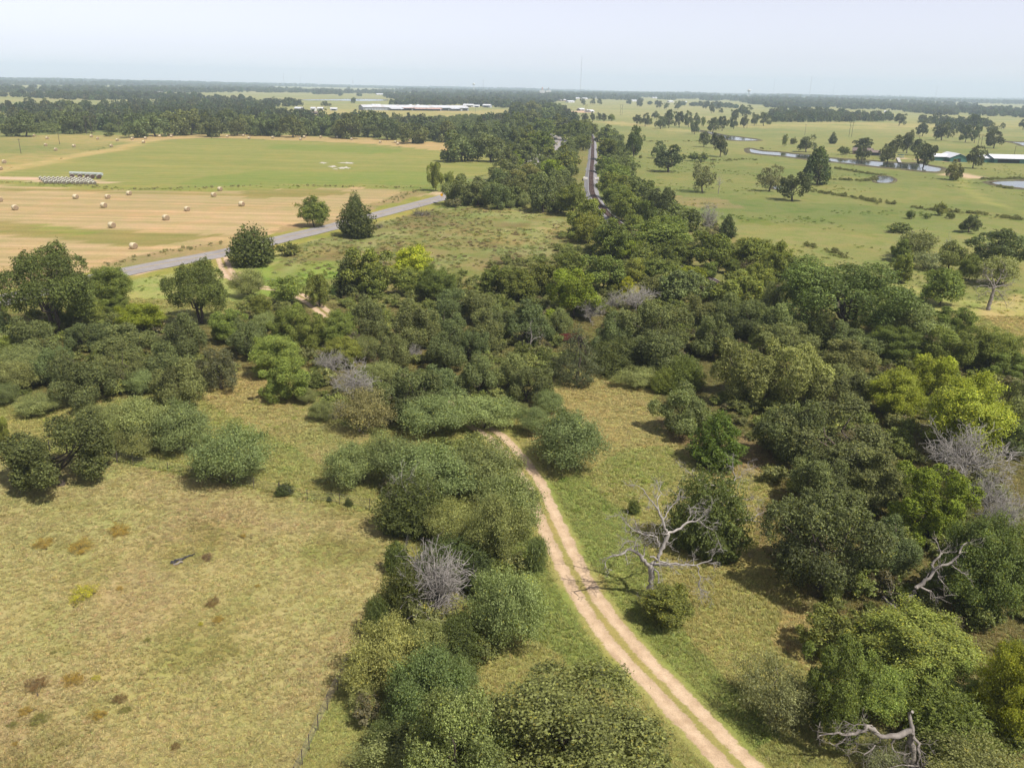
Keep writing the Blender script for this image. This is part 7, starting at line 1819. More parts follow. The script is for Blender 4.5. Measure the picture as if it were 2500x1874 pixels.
# far woodland out to the horizon
def far_points():
    out = []
    for (a, b, n, sc) in ((760, 1500, 4600, (4.5, 7.5)), (1500, 2600, 9000, (5, 8.5)), (2600, 4500, 11000, (6, 10)), (4500, 8000, 12000, (8, 13)), (8000, 12300, 9000, (10, 16))):
        y = np.sqrt(srng.uniform(a * a, b * b, n))
        x = srng.uniform(-1, 1, n) * y * 0.80
        y = np.sqrt(np.maximum(y * y - 0.25 * x * x, a * a * 0.7)) if b > 8000 else y
        ok = np.ones(n, bool)
        for p in CLEAR:
            ok &= ~inside(x, y, p)
        for p in PONDS:
            ok &= ~inside(x, y, p)
        f = fbm(x, y * 0.35, 260 if b < 3000 else 700, 123, 4)
        ok &= f > {1500: 0.47, 2600: 0.50, 4500: 0.52, 8000: 0.49, 12300: 0.36}[b]
        ok &= (dist_to_path(x, y, RAILP) > 9) & (dist_to_path(x, y, ROADP) > 9)
        x, y = x[ok], y[ok]
        out.append((x, y, srng.uniform(*sc, len(x))))
    return [np.concatenate(q) for q in zip(*out)]


x, y, s = far_points()
hz = srng.uniform(3.6, 9.0, len(x)) * np.clip(s / 7, 0.9, 1.25)
# a few low rises near the horizon
z = np.where(y > 3000, 30 * (fbm(x, y, 1900, 9, 3) - 0.42) * np.clip((y - 3000) / 3000, 0, 1), 0)
tint = np.array([0.088, 0.105, 0.042]) * srng.uniform(0.7, 1.3, (len(x), 1)) * (1 + 0.07 * srng.normal(size=(len(x), 3)))
idx = np.where(y < 1800, srng.integers(0, 4, len(x)), 4 + srng.integers(0, 3, len(x)))
scatter('far_woodland', np.stack([x, y, z * 0], 1), np.stack([s, s, hz + np.maximum(z, 0)], 1), srng.uniform(0, 6.28, len(x)), idx, tint,
        [far_tree_mesh(700 + k, 520) for k in range(4)] + [far_tree_mesh(720 + k, 150) for k in range(3)], 'distant dark woodland reaching to the horizon')
print('far trees', len(x))

# young trees filling the wooded strips behind the surveyed ones
CORR = [[(-25, 520), (40, 520), (110, 760), (70, 1000), (-60, 1250), (-160, 1000), (-60, 700)]]
WOODS2 = [p for n_, p in ZONES if n_ == 'wood'][1:]
m = 12000
x = srng.uniform(-420, 130, m)
y = srng.uniform(240, 1250, m)
belt = smooth_path([(-420, 735), (-330, 745), (-250, 730), (-180, 730), (-110, 690), (-60, 650), (-20, 560)], 12)
ok = (dist_to_path(x, y, belt) < 34) & (srng.random(m) < 0.75) & (y > 640 - x * 0.0)
for n_, p in ZONES:
    if n_ in ('tan', 'green', 'olive2', 'hay', 'barnfield'):
        ok &= ~inside(x, y - 8, p)
for p in CORR:
    ok |= inside(x, y, p) & (srng.random(m) < 0.8)
ok |= (dist_to_path(x, y, RAILP) < 30) & (y > 300) & (y < 800) & (srng.random(m) < 0.5) & (x > -30)
ok &= (dist_to_path(x, y, RAILP) > 11) & (dist_to_path(x, y, ROADP) > 12)
for n_, p in ZONES:
    if n_ in ('weedy', 'meadow', 'verge', 'green', 'tan'):
        ok &= ~inside(x, y, p)
ok &= ~((x > 20) & (dist_to_path(x, y, RAILP) > 24))
for p in WOODS2:
    ok |= inside(x, y, p) & (dist_to_path(x, y, RAILP) > 11) & (dist_to_path(x, y, ROADP) > 10)
x, y = x[ok], y[ok]
s = srng.uniform(2.2, 4.4, len(x))
tint = np.array([0.165, 0.192, 0.056]) * srng.uniform(0.75, 1.25, (len(x), 1))
scatter('understorey', np.stack([x, y, gz(x, y)], 1), np.stack([s, s, s * srng.uniform(0.8, 1.2, len(x))], 1), srng.uniform(0, 6.28, len(x)), srng.integers(0, 3, len(x)), tint,
        [far_tree_mesh(740 + k, 900, 0.22) for k in range(3)], 'leafy understorey filling the tree belts')
print('understorey', len(x))

# ------------------------------------------------------------------ hay bales
def bale_material(name, side, end):
    m, ns, ls = newmat(name)
    out = ns.new('ShaderNodeOutputMaterial')
    p = ns.new('ShaderNodeBsdfPrincipled')
    p.inputs['Roughness'].default_value = 0.9
    p.inputs['Specular IOR Level'].default_value = 0.15
    tc = ns.new('ShaderNodeTexCoord')
    v = tc.outputs['Object']
    sep = ns.new('ShaderNodeSeparateXYZ')
    ls.new(v, sep.inputs[0])
    rad = mathn(ns, ls, 'SQRT', mathn(ns, ls, 'ADD', mathn(ns, ls, 'POWER', sep.outputs[1], 2.0), mathn(ns, ls, 'POWER', mathn(ns, ls, 'SUBTRACT', sep.outputs[2], 0.9), 2.0)), 0.0)
    ring = mathn(ns, ls, 'SINE', mathn(ns, ls, 'MULTIPLY', rad, 42.0), 0.0)
    n1 = noise_node(ns, ls, v, 5.0, 5, 0.7)
    ax = mathn(ns, ls, 'ABSOLUTE', sep.outputs[0], 0.0)
    isend = ramp(ns, ls, ax, 0.735, 0.75)
    ce = mixc(ns, ls, ramp(ns, ls, ring, -1, 1, 0.0, 0.6), (*end, 1), tuple(0.6 * q for q in end) + (1,))
    c = mixc(ns, ls, isend, (*side, 1), ce)
    c = mixc(ns, ls, 1.0, c, ramp(ns, ls, n1, 0.3, 0.7, 0.72, 1.2), 'MULTIPLY')
    ls.new(c, p.inputs['Base Color'])
    b = ns.new('ShaderNodeBump')
    b.inputs['Strength'].default_value = 0.6
    b.inputs['Distance'].default_value = 0.06
    ls.new(n1, b.inputs['Height'])
    ls.new(b.outputs[0], p.inputs['Normal'])
    ls.new(p.outputs[0], out.inputs[0])
    return m


def bale_mesh(mat, seed):
    r = np.random.default_rng(seed)
    n, R, hl = 22, 0.9, 0.77
    prof = [(-hl, 0.0), (-hl - 0.02, 0.45), (-hl, 0.80), (-hl + 0.05, 0.88), (-hl * 0.5, 0.905), (0, 0.91), (hl * 0.5, 0.905), (hl - 0.05, 0.88), (hl, 0.80), (hl + 0.02, 0.45), (hl, 0.0)]
    V, F = [], []
    for x_, rr in prof:
        for k in range(n):
            a = 2 * math.pi * k / n
            q = rr * (1 + 0.012 * r.normal())
            zz = 0.9 + q * math.sin(a)
            zz = max(zz, 0.03) if zz < 0.05 else zz
            V.append((x_, q * math.cos(a) * 1.03, zz * 0.97))
    for i in range(len(prof) - 1):
        for k in range(n):
            k2 = (k + 1) % n
            F.append((i * n + k, i * n + k2, (i + 1) * n + k2, (i + 1) * n + k))
    return mesh_np('bale', np.array(V), np.array(F), mat, True)


M['bale'] = bale_material('hay_bale', (0.58, 0.50, 0.33), (0.30, 0.22, 0.14))
M['bale_dark'] = bale_material('weathered_bale', (0.30, 0.29, 0.24), (0.09, 0.06, 0.05))
M['bale_wrap'] = bale_material('wrapped_bale', (0.55, 0.54, 0.44), (0.16, 0.14, 0.11))
bm_ = [bale_mesh(M['bale'], k) for k in range(3)]
brng = np.random.default_rng(5)
near_words = ['beside the left edge of the hay field, second row', 'cut by the left edge of the hay field', 'left of a pair in the far row of the hay field', 'right of a pair in the far row of the hay field', 'just below the right one of the far pair', 'farthest right of the left cluster in the hay field',
              'in the middle of the hay field, right of the largest stripe', 'left of centre just above the olive stripe', 'nearest the road at the corner of the hay field', 'third from the right in the hay field', 'beside the green strip at the back of the hay field', 'farthest back at the right of the hay field', 'rightmost on the tan part of the hay field']
ORDS = 'first second third fourth fifth sixth seventh eighth ninth tenth eleventh twelfth thirteenth fourteenth fifteenth sixteenth seventeenth eighteenth nineteenth twentieth twenty-first twenty-second twenty-third twenty-fourth'.split()
far_i = sorted(range(13, len(BALES)), key=lambda q: BALES[q][0] / BALES[q][1])
far_rank = {q: k for k, q in enumerate(far_i)}
for i, (bx_, by_) in enumerate(BALES):
    o = link('hay_bale', bm_[i % 3], None, (bx_, by_, 0))
    o.rotation_euler = (0, 0, math.radians(brng.normal(-28, 9)))
    o.scale = [float(brng.uniform(0.95, 1.06))] * 3 if i < 13 else [float(brng.uniform(0.98, 1.1))] * 3
    if i < 13:
        lab = 'round hay bale ' + near_words[i]
    else:
        k = far_rank[i]
        lab = (ORDS[k] + ' small far hay bale from the left before the tree belt') if k < 19 else (ORDS[len(far_i) - 1 - k] + ' small far hay bale from the right before the tree belt')
    tag(o, lab, 'hay bale', 'round bales on the mown fields')
db = bale_mesh(M['bale_dark'], 11)
for i, (bx_, by_) in enumerate(DARKBALES):
    o = link('hay_bale', db, None, (bx_, by_, 0))
    o.rotation_euler = (0, 0, math.radians(-62 + 4 * i))
    o.scale = (1.15, 1.15, 1.12)
    tag(o, ORDS[i] + ' dark weathered bale from the left beside the white wrapped row', 'hay bale', 'dark bales on the sandy pad')
wb = bale_mesh(M['bale_wrap'], 12)
for i, (bx_, by_) in enumerate(WRAPBALES):
    o = link('wrapped_bale', wb, None, (bx_, by_, 0))
    o.rotation_euler = (0, 0, math.radians(-50 + brng.normal(0, 5)))
    o.scale = (1.0, 0.86, 0.84)
    tag(o, '%s pale wrapped bale in the %s row on the sandy pad' % (ORDS[i % 12], ('back', 'second', 'third', 'front')[i // 12]), 'hay bale', 'pale wrapped bales packed on the sandy pad')
mbt = MB()
pth = smooth_path(TUBE, 1.6)
p3 = np.concatenate([pth, np.full((len(pth), 1), 0.82)], 1)
mbt.tube(p3, 0.72 + 0.04 * np.sin(np.arange(len(p3)) * 2.1), 12)
tag(link('wrapped_bale_row', mbt.mesh('wrapped_bale_row', M['plastic'], True)), 'long row of bales wrapped in white plastic behind the pad', 'hay bale')

# ------------------------------------------------------------------ power poles, masts, towers
def pole_mesh(h, rr=0.16):
    return MB().tube([(0, 0, -0.5), (0, 0, h * 0.5), (0, 0, h)], [rr, rr * 0.85, rr * 0.7], 7).mesh('pole', M['pole'], True)


hf_words = ['H-frame of two power poles in front of the left tree belt', 'H-frame power poles standing alone in the right pasture', 'leaning pair of power poles behind the oak at the green barns', 'distant H-frame power poles in the middle of the far pasture', 'farthest H-frame power poles near the white lot', 'short far H-frame poles by the pasture tree row']
for i, (a, b) in enumerate(HFRAME):
    root = bpy.data.objects.new('power_pole', None)
    COL.objects.link(root)
    root.location = (a[0], a[1], 0)
    tag(root, hf_words[i], 'power pole', 'H-frame power poles')
    h = max(a[2], b[2])
    d = Vector((b[0] - a[0], b[1] - a[1], 0))
    d = d.normalized() * max(3.6, min(d.length, 4.6))
    for q in (Vector((0, 0, 0)), d):
        link('pole', pole_mesh(h, 0.2), root, q)
    e = d.normalized()
    mb = MB().tube([tuple(-e * 2.4 + Vector((0, 0, h - 0.9))), tuple(d + e * 2.4 + Vector((0, 0, h - 0.9)))], 0.15, 5)
    link('crossarm', mb.mesh('crossarm', M['pole']), root)
    mb = MB().tube([(0, 0, h * 0.5), (d.x, d.y, h * 0.8)], 0.07, 4).tube([(0, 0, h * 0.8), (d.x, d.y, h * 0.5)], 0.07, 4)
    link('brace', mb.mesh('brace', M['pole']), root)
po_words = ['left one of two wooden poles in the far hay field', 'right one of two wooden poles in the far hay field', 'wooden pole beside the bush at the tree belt', 'thin pole left of the H-frame in the right pasture', 'short pole behind the barns at the right edge', 'pole in the field right of the long white barn', 'thin pole beside the far end of the railway', 'small pole behind the oaks by the dock']
for i, (px_, py_, h) in enumerate(POLES):
    root = bpy.data.objects.new('utility_pole', None)
    COL.objects.link(root)
    root.location = (px_, py_, 0)
    tag(root, po_words[i], 'utility pole', 'single wooden utility poles')
    link('pole', pole_mesh(h, 0.17), root)
    mb = MB()
    mb.box((-1.1, -0.06, h - 0.7), (1.1, 0.06, h - 0.55))
    link('crossarm', mb.mesh('crossarm', M['pole']), root)

mast_words = ['tallest thin radio mast standing above the railway', 'thin lattice mast above the right woodland', 'leaning thin mast near the right edge of the horizon', 'faint mast right of the lattice mast on the right', 'faint mast left of the lattice mast on the right', 'leftmost faint mast on the left horizon', 'second faint mast on the left horizon', 'short dark mast on the horizon left of the long barn', 'lowest stub of a mast on the left horizon', 'thin mast beside the white water tower']
for i, (mx, my, h) in enumerate(MASTS):
    root = bpy.data.objects.new('radio_mast', None)
    COL.objects.link(root)
    root.location = (mx, my, 0)
    tag(root, mast_words[i], 'radio mast', 'radio masts on the horizon')
    w = 1.5 if i in (0, 1, 7, 9) else 1.1
    mb = MB()
    tri = [(w * math.cos(a), w * math.sin(a)) for a in (0.3, 2.39, 4.49)]
    for q in tri:
        mb.tube([(q[0], q[1], 0), (q[0], q[1], h)], 0.16, 4)
    nseg = int(h / 5)
    for s_ in range(nseg):
        for k in range(3):
            a, b = tri[k], tri[(k + 1) % 3]
            mb.tube([(a[0], a[1], s_ * 5), (b[0], b[1], s_ * 5 + 5)], 0.09, 3, False)
    link('lattice', mb.mesh('lattice', M['steel']), root)
    mb = MB().tube([(0, 0, h), (0, 0, h * 1.02 + 2)], 0.12, 4)
    link('antenna', mb.mesh('antenna', M['steel']), root)
for i, (tx, ty, h) in enumerate(TOWERS):
    root = bpy.data.objects.new('water_tower', None)
    COL.objects.link(root)
    root.location = (tx, ty, 0)
    tag(root, ['round white water tower left of the tall mast', 'pale water tower rising from the right woodland'][i], 'water tower')
    R = 8.0
    hc = h - R * 0.7
    prof = [(0, -0.75), (0.55, -0.68), (0.9, -0.35), (1.0, 0), (0.92, 0.34), (0.6, 0.62), (0.0, 0.72)]
    V, F, n = [], [], 20
    for pr, pz in prof:
        for k in range(n):
            V.append((R * pr * math.cos(2 * math.pi * k / n), R * pr * math.sin(2 * math.pi * k / n), hc + R * pz))
    for a in range(len(prof) - 1):
        for k in range(n):
            F.append((a * n + k, a * n + (k + 1) % n, (a + 1) * n + (k + 1) % n, (a + 1) * n + k))
    link('tank', mesh_np('tank', np.array(V), np.array(F), M['white_wall'], True), root)
    link('column', MB().tube([(0, 0, 0), (0, 0, hc - R * 0.7)], [2.6, 1.6], 12).mesh('column', M['white_wall'], True), root)
for i, (tx, ty, h) in enumerate(COURT):
    root = bpy.data.objects.new('courthouse_tower' if i == 0 else 'town_building', None)
    COL.objects.link(root)
    root.location = (tx, ty, 0)
    tag(root, ['pale domed tower with dark top on the horizon', 'grey pointed tower beside the domed one on the horizon'][i], 'tower')
    mb = MB()
    mb.box((-14, -9, 0), (14, 9, h * 0.62))
    link('wall', mb.mesh('wall', M['white_wall']), root)
    mb = MB().tube([(0, 0, h * 0.62), (0, 0, h * 0.85), (0, 0, h * 0.9), (0, 0, h)], [4, 4, 3, 0.4], 8)
    link('spire', mb.mesh('spire', M['rust_roof'] if i == 0 else M['grey_wall']), root)

# ------------------------------------------------------------------ farm buildings
def building(name, label, a, b, depth, eave, rise, wall, roof, group=None, openings=(), cat='barn', over=0.6, gable_end=False, lean=None):
    """gabled building whose front wall runs from a to b; it stretches back from there"""
    a, b = Vector(a), Vector(b)
    L = (b - a).length
    root = bpy.data.objects.new(name, None)
    COL.objects.link(root)
    root.location = (a.x, a.y, 0)
    root.rotation_euler = (0, 0, math.atan2(b.y - a.y, b.x - a.x))
    tag(root, label, cat, group)
    D_ = depth
    V = [(0, 0, 0), (L, 0, 0), (L, D_, 0), (0, D_, 0), (0, 0, eave), (L, 0, eave), (L, D_, eave), (0, D_, eave)]
    mb = MB()
    mb.add(V, [(0, 1, 5, 4), (1, 2, 6, 5), (2, 3, 7, 6), (3, 0, 4, 7)])
    if gable_end:
        mb.add([(0, 0, eave), (L, 0, eave), (L / 2, 0, eave + rise)], [(0, 1, 2)])
        mb.add([(0, D_, eave), (L, D_, eave), (L / 2, D_, eave + rise)], [(1, 0, 2)])
    else:
        mb.add([(0, 0, eave), (0, D_, eave), (0, D_ / 2, eave + rise)], [(1, 0, 2)])
        mb.add([(L, 0, eave), (L, D_, eave), (L, D_ / 2, eave + rise)], [(0, 1, 2)])
    link('wall', mb.mesh('wall', M[wall]), root)
    t, o_ = 0.12, over
    for sgn in (0, 1):
        mb = MB()
        if gable_end:
            k = rise / (L / 2)
            x0, x1 = (-o_, L / 2) if sgn == 0 else (L + o_, L / 2)
            z0, z1 = eave - o_ * k + 0.05, eave + rise + 0.05
            v = [(x0, -o_, z0), (x1, -o_, z1), (x1, D_ + o_, z1), (x0, D_ + o_, z0)]
        else:
            k = rise / (D_ / 2)
            y0, y1 = (-o_, D_ / 2) if sgn == 0 else (D_ + o_, D_ / 2)
            z0, z1 = eave - o_ * k + 0.05, eave + rise + 0.05
            v = [(-o_, y0, z0), (L + o_, y0, z0), (L + o_, y1, z1), (-o_, y1, z1)]
        v = v + [(q[0], q[1], q[2] + t) for q in v]
        mb.add(v, [(0, 3, 2, 1), (4, 5, 6, 7), (0, 1, 5, 4), (1, 2, 6, 5), (2, 3, 7, 6), (3, 0, 4, 7)])
        link('roof', mb.mesh('roof', M[roof]), root)
    for (u0, u1, z0, z1, mt, nm) in openings:
        mb = MB()
        mb.box((u0 * L, -0.12, z0), (u1 * L, 0.03, z1))
        link(nm, mb.mesh(nm, M[mt]), root)
    if lean:
        for (u0, u1, dep, z0, z1, mt) in lean:
            mb = MB()
            v = [(u0 * L, -dep, z0), (u1 * L, -dep, z0), (u1 * L, -0.05, z1), (u0 * L, -0.05, z1)]
            v = v + [(q[0], q[1], q[2] + 0.15) for q in v]
            mb.add(v, [(0, 3, 2, 1), (4, 5, 6, 7), (0, 1, 5, 4), (1, 2, 6, 5), (2, 3, 7, 6), (3, 0, 4, 7)])
            lo = link('lean_to_roof', mb.mesh('lean_to_roof', M[mt]), root)
            mb = MB()
            for u in np.linspace(u0, u1, max(2, int((u1 - u0) * L / 6))):
                mb.box((u * L - 0.12, -dep + 0.05, 0), (u * L + 0.12, -dep + 0.3, z0))
            link('posts', mb.mesh('posts', M['pole']), lo)
    return root


Bn = BARNS
win = [(u, u + 0.006, 1.2, 2.2, 'dark_in', 'window') for u in np.linspace(0.04, 0.24, 9)]
lb = building('long_barn', 'very long low white-roofed barn across the middle distance', Bn['long'][0], Bn['long'][1], 30, 5.2, 3.6, 'grey_wall', 'silver_roof', None,
         [(0.36, 0.44, 0.1, 3.4, 'dark_in', 'opening'), (0.46, 0.72, 0.1, 2.6, 'dark_in', 'opening'), (0.73, 0.8, 0.1, 3.6, 'dark_in', 'opening'), (0.88, 0.92, 0.1, 3.4, 'dark_in', 'door'), (0.94, 0.99, 0.1, 3.6, 'dark_in', 'door')] + win, over=1.2,
         lean=[(0.23, 0.35, 14, 3.0, 4.6, 'white_roof'), (0.355, 0.455, 9, 4.0, 5.0, 'rust_roof'), (0.46, 0.57, 12, 3.0, 4.7, 'rust_roof'), (0.575, 0.72, 13, 2.9, 4.7, 'rust_roof'), (0.81, 0.9, 10, 3.6, 4.8, 'silver_roof')])
for u in (0.11, 0.14, 0.165, 0.46, 0.53):
    mb = MB()
    L_ = (Vector(Bn['long'][1]) - Vector(Bn['long'][0])).length
    mb.box((u * L_ - 2.4, 12.5, 8.0), (u * L_ + 2.4, 17.5, 10.0))
    link('roof_vent', mb.mesh('roof_vent', M['white_roof']), lb)
gb = 'green barns with white roofs'
building('green_barn', 'low green barn with white roof left of the peaked one', Bn['g1'][0], Bn['g1'][1], 12, 2.9, 1.6, 'green_wall', 'white_roof', gb)
building('green_barn', 'peaked green barn with gable facing the pond', Bn['g2'][0], Bn['g2'][1], 22, 3.0, 2.6, 'green_wall', 'white_roof', gb, [(0.4, 0.6, 0.05, 2.4, 'dark_in', 'door')], gable_end=True)
building('green_barn', 'short green barn between the round oak and the open shed', Bn['g3'][0], Bn['g3'][1], 14, 2.9, 1.6, 'green_wall', 'white_roof', gb)
building('green_barn', 'long open-fronted green shed with white roof at right edge', Bn['g4'][0], Bn['g4'][1], 16, 3.4, 2.0, 'green_wall', 'white_roof', gb, [(0.08, 0.62, 0.3, 2.6, 'dark_in', 'opening')], over=1.2)
building('house', 'low brown-roofed house on the far pond bank', Bn['house'][0], Bn['house'][1], 10, 2.7, 1.9, 'brick', 'brown_roof', None, [(0.1, 0.2, 1.0, 2.0, 'dark_in', 'window'), (0.35, 0.45, 1.0, 2.0, 'dark_in', 'window'), (0.6, 0.68, 0.05, 2.1, 'dark_in', 'door')], 'house')
building('carport', 'white-fronted carport attached right of the brown-roofed house', Bn['carport'][0], Bn['carport'][1], 9, 2.4, 1.3, 'grey_wall', 'brown_roof', None, [(0.08, 0.92, 0.05, 2.0, 'dark_in', 'opening')], 'carport')
fw_ = 'farm sheds around the long barn'
for nm, lab, key, dp, ev, rs, wl_, rf in [
        ('white_shed', 'left one of three pale sheds right of the long barn', 'w1', 12, 4.2, 2.0, 'white_wall', 'white_roof'), ('white_shed', 'middle small shed right of the long barn', 'w2', 9, 3.4, 1.6, 'white_wall', 'white_roof'),
        ('white_shed', 'right grey-walled shed of three beyond the long barn', 'w3', 11, 4.6, 2.0, 'grey_wall', 'white_roof'), ('farm_shed', 'large silver-roofed shed at the left of the farmyard', 's1', 9, 3.6, 2.0, 'grey_wall', 'silver_roof'),
        ('farm_shed', 'narrow pale shed in the middle of the farmyard', 's2', 8, 4.0, 1.8, 'white_wall', 'silver_roof'), ('farm_shed', 'white-roofed shed behind the farmyard tree', 's3', 7, 3.2, 1.5, 'white_wall', 'white_roof'),
        ('farm_shed', 'white-roofed shed left of the long barn', 's4', 8, 3.0, 1.5, 'grey_wall', 'white_roof'), ('farm_shed', 'low dark shed at the front of the farmyard', 's5', 7, 2.6, 1.3, 'brick', 'brown_roof'),
        ('farm_shed', 'low brown shed right of the dark one in the farmyard', 's6', 7, 2.6, 1.3, 'brick', 'brown_roof'), ('farm_shed', 'red-walled shed at the left end of the farmyard', 's7', 6, 3.0, 1.6, 'red', 'rust_roof'),
        ('open_canopy', 'white open shelter at the edge of the right woodland', 'canopy', 9, 3.0, 1.4, 'grey_wall', 'white_roof')]:
    building(nm, lab, Bn[key][0], Bn[key][1], dp, ev, rs, wl_, rf, fw_, [(0.2, 0.8, 0.1, 2.2, 'dark_in', 'opening')], 'shed')
hw = ['orange-tinted pale house left of the big white building', 'big white building with stepped roof at the far tree line', 'faint house right of the big white building', 'pale house among trees below the tall mast', 'small white house right of the tall mast foot', 'second small white house right of the tall mast foot',
      'long pale roof in the woodland right of the tall mast', 'pale roof behind the far pasture trees', 'pale roof right of the far pasture oaks', 'faint low roof left of a lone far oak', 'tiny white house in the left far field', 'pale low building above the distant lake', 'small house right of the low building by the lake',
      'long thin pale roof on the left horizon', 'pale house on the right wooded rise', 'white roof in the right woodland gap', 'left white vehicle shed on the sandy lot', 'right white trailer on the sandy lot', 'small white tank shed left of the sandy lot', 'dark low shed in the sandy lot']
for i, (a, b) in enumerate(HOUSES):
    building('far_house', hw[i], a, b, 12 if a[1] > 1400 else 6, 3.8 if a[1] > 1900 else 2.6, 2.2, 'brick' if i in (0, 12, 19) else 'white_wall', 'rust_roof' if i == 12 else 'white_roof', 'distant pale houses', [(0.3, 0.42, 1.0, 2.2, 'dark_in', 'window'), (0.6, 0.72, 1.0, 2.2, 'dark_in', 'window')], 'house')

# small frame structure and dock by the pond
tr_ = bpy.data.objects.new('trampoline', None)
COL.objects.link(tr_)
tr_.location = (Bn['tramp'][0][0] + 2, Bn['tramp'][0][1], 0)
tag(tr_, 'green netted frame on the lawn right of the dock oak', 'play frame')
mb = MB()
for k in range(8):
    a = k * math.pi / 4
    mb.tube([(2.2 * math.cos(a), 2.2 * math.sin(a), 0), (2.2 * math.cos(a), 2.2 * math.sin(a), 2.6)], 0.06, 5)
link('frame', mb.mesh('frame', M['steel']), tr_)
mb = MB().tube([(0, 0, 0.75), (0, 0, 0.85)], [2.15, 2.15], 16)
link('mat', mb.mesh('mat', M['green_wall']), tr_)
V = [(2.18 * math.cos(k * math.pi / 8), 2.18 * math.sin(k * math.pi / 8), z_) for z_ in (2.0, 2.5) for k in range(16)]
link('net', mesh_np('net', np.array(V), np.array([(k, (k + 1) % 16, 16 + (k + 1) % 16, 16 + k) for k in range(16)]), M['green_wall']), tr_)
dk = bpy.data.objects.new('dock', None)
COL.objects.link(dk)
a, b = Vector(Bn['dock'][0]), Vector(Bn['dock'][1])
dk.location = (a.x, a.y, 0)
dk.rotation_euler = (0, 0, math.atan2(b.y - a.y, b.x - a.x))
tag(dk, 'narrow white walkway leading down to the pond', 'dock')
L_ = (b - a).length
for k in range(int(L_ / 1.6)):
    mb = MB()
    mb.box((k * 1.6, -1.0, 0.72), (k * 1.6 + 1.55, 1.0, 0.85))
    link('plank', mb.mesh('plank', M['concrete']), dk)
mb = MB()
for k in range(0, int(L_), 5):
    for s_ in (-0.8, 0.8):
        mb.box((k, s_ - 0.1, -0.2), (k + 0.2, s_ + 0.1, 0.72))
link('posts', mb.mesh('posts', M['pole']), dk)

# ------------------------------------------------------------------ fences, sign, log, trailer, plants
def fence(line, label, post_h, spacing, wires, big=()):
    root = bpy.data.objects.new('wire_fence', None)
    COL.objects.link(root)
    tag(root, label, 'fence')
    p = smooth_path(line, spacing)
    root.location = (p[0][0], p[0][1], 0)
    o = p[0]
    for i, q in enumerate(p):
        thick = i == 0 or i in big
        h = post_h * (1.12 if thick else 1.0)
        rr = 0.085 if thick else 0.035
        z = float(gz(*q))
        mb = MB().tube([(0, 0, -0.3), (0.02, 0.02, h)], [rr, rr * 0.92], 6)
        link('post', mb.mesh('post', M['pole']), root, (q[0] - o[0], q[1] - o[1], z))
    for k in range(wires):
        zz = post_h * (0.3 + 0.65 * k / max(1, wires - 1))
        mb = MB()
        pts = [(q[0] - o[0], q[1] - o[1], float(gz(*q)) + zz) for q in p]
        mb.tube(pts, 0.010, 4, False)
        link('wire', mb.mesh('wire', M['wire']), root)


fence(FENCE1, 'wire fence with dark corner post at the bottom of the pasture', 1.45, 4.3, 5)
fence(FENCE2, 'wire fence along the far side of the near pasture', 1.35, 5.5, 4, (3, 9, 17))

sg = bpy.data.objects.new('road_sign', None)
COL.objects.link(sg)
sg.location = (SIGN[0][0], SIGN[0][1], 0)
sg.rotation_euler = (0, 0, math.radians(12))
tag(sg, 'yellow diamond warning sign at the far bend of the road', 'road sign')
mb = MB()
mb.box((-0.04, -0.04, 0), (0.04, 0.04, 3.0))
link('post', mb.mesh('post', M['steel']), sg)
mb = MB()
v = [(0.72, 0, 2.6), (0, 0, 3.32), (-0.72, 0, 2.6), (0, 0, 1.88)]
v = [(q[0], -0.09, q[2]) for q in v] + [(q[0], -0.05, q[2]) for q in v]
mb.add(v, [(0, 1, 2, 3), (7, 6, 5, 4), (0, 4, 5, 1), (1, 5, 6, 2), (2, 6, 7, 3), (3, 7, 4, 0)])
link('panel', mb.mesh('panel', M['yellow']), sg)

lg = bpy.data.objects.new('charred_log', None)
COL.objects.link(lg)
l0 = np.array(LOG[0])
lg.location = (l0[0], l0[1], float(gz(*l0)))
tag(lg, 'charred grey log lying in the near pasture', 'log')
lp = np.array(LOG) - l0
for (i0, i1, ra, rb_) in ((0, 2, 0.17, 0.11), (2, 3, 0.08, 0.05)):
    seg = limb_path((*lp[i0], 0.14), (*lp[i1], 0.12), np.random.default_rng(i0 + 3), 0.05, 7)
    link('log_piece', MB().tube(seg, np.linspace(ra, rb_, 7) * np.array([1, .8, 1.1, .9, 1.1, .8, 1]), 8).mesh('log_piece', M['char']), lg)
link('log_piece', MB().tube(limb_path((0.3, -0.25, 0.1), (1.1, 0.05, 0.16), np.random.default_rng(8), 0.06, 5), 0.09, 7).mesh('log_piece', M['dead']), lg)

# red farm trailer half hidden under the oaks
rd = bpy.data.objects.new('red_trailer', None)
COL.objects.link(rd)
rd.location = (RED[0][0] + 1.6, RED[0][1] + 3.4, float(gz(*RED[0])))
rd.rotation_euler = (0, 0, math.radians(20))
tag(rd, 'dark red metal trailer half hidden under oaks above the clearing', 'trailer')
mb = MB()
mb.box((-2.2, -0.9, 0.62), (2.2, 0.9, 0.72))
link('bed', mb.mesh('bed', M['red']), rd)
for yy in (-0.92, 0.86):
    mb = MB()
    mb.box((-2.2, yy, 0.72), (2.2, yy + 0.06, 1.35))
    link('side_panel', mb.mesh('side_panel', M['red']), rd)
mb = MB()
mb.box((-2.24, -0.9, 0.72), (-2.18, 0.9, 1.35))
link('tailgate', mb.mesh('tailgate', M['red']), rd)
for sx in (-0.45, 0.45):
    for sy in (-1.05, 1.05):
        link('wheel', MB().tube([(sx, sy - 0.1, 0.36), (sx, sy + 0.1, 0.36)], 0.36, 14).mesh('wheel', M['tyre']), rd)
link('drawbar', MB().tube([(2.1, 0, 0.6), (3.6, 0, 0.5)], 0.06, 6).mesh('drawbar', M['red']), rd)

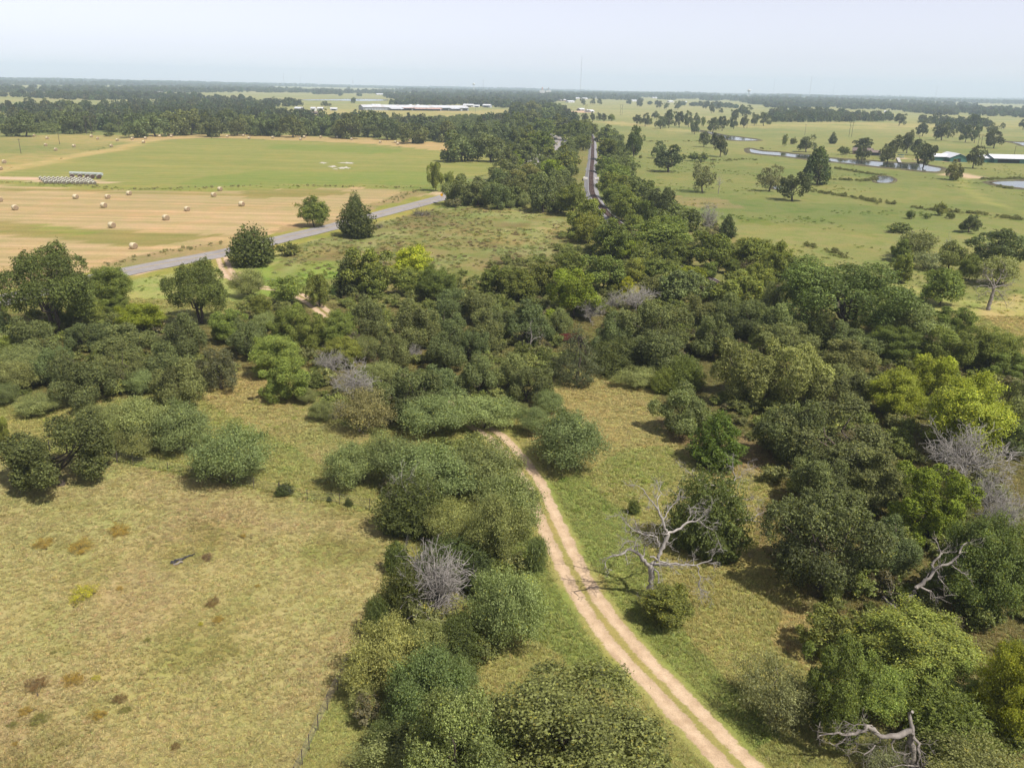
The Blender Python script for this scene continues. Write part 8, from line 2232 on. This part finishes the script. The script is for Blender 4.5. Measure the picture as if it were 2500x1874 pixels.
# broomweed and small bushes in the near pasture
PC = {'y': ((0.42, 0.40, 0.035), 'bright yellow-green'), 'o': ((0.36, 0.25, 0.05), 'orange-yellow'), 'b': ((0.19, 0.12, 0.05), 'brown'), 'g': ((0.20, 0.20, 0.055), 'olive green'), 'r': ((0.16, 0.09, 0.06), 'reddish brown'), 'c': ((0.085, 0.105, 0.03), 'dark green')}
cnt = {}
order = sorted(range(len(PLANTS)), key=lambda i: PLANTS[i][1] / PLANTS[i][2])
tot = {}
for p_ in PLANTS:
    tot[p_[0]] = tot.get(p_[0], 0) + 1
big_y = True
for i in order:
    k, x_, y_, r_, h_ = PLANTS[i]
    colr, word = PC[k]
    n_ = cnt.get(k, 0)
    cnt[k] = n_ + 1
    cm, tm, r0, H0 = proto('broom' if k != 'c' else 'cedars', 0, i % 3)
    root = bpy.data.objects.new('weed_clump' if k != 'c' else 'shrub', None)
    COL.objects.link(root)
    root.location = (x_, y_, float(gz(x_, y_)))
    root.rotation_euler = (0, 0, i * 1.3)
    root.scale = (r_ / r0, r_ / r0, max(h_, 0.3) / H0)
    if k == 'r':
        lab = 'reddish brown weed clump beside the charred log'
    elif k == 'c':
        lab = ORDS[n_] + ' small dark bush from the left along the far pasture fence'
    elif k == 'y' and r_ > 1:
        lab = 'big bright yellow-green weed clump in the near pasture'
    else:
        lab = ORDS[n_] + ' ' + word + ' weed clump from the left in the near pasture'
    tag(root, lab, 'plant', 'weed clumps in the near pasture')
    co = link('foliage', cm, root)
    co.color = (*colr, 1)
    link('stems', tm, root)

# ------------------------------------------------------------------ haze
hb = MB()
hb.box((-12500, -900, -2.0), (12500, 12800, 212.0))
hz_me = hb.mesh('haze', None)
mh, ns, ls = newmat('haze_air')
out = ns.new('ShaderNodeOutputMaterial')
pv = ns.new('ShaderNodeVolumePrincipled')
pv.inputs['Color'].default_value = (0.68, 0.83, 1.0, 1)
pv.inputs['Density'].default_value = 0.00012
pv.inputs['Anisotropy'].default_value = 0.0
ls.new(pv.outputs[0], out.inputs['Volume'])
hz_me.materials.append(mh)
hz_o = link('haze', hz_me)
tag(hz_o, 'thin blue summer haze over the countryside', None, None, 'stuff')
print('objects', len(bpy.data.objects), 'tris', sum(sum(max(1, len(p.vertices) - 2) for p in m.polygons) if len(m.polygons) < 5000 else len(m.polygons) * 2 for m in bpy.data.meshes))
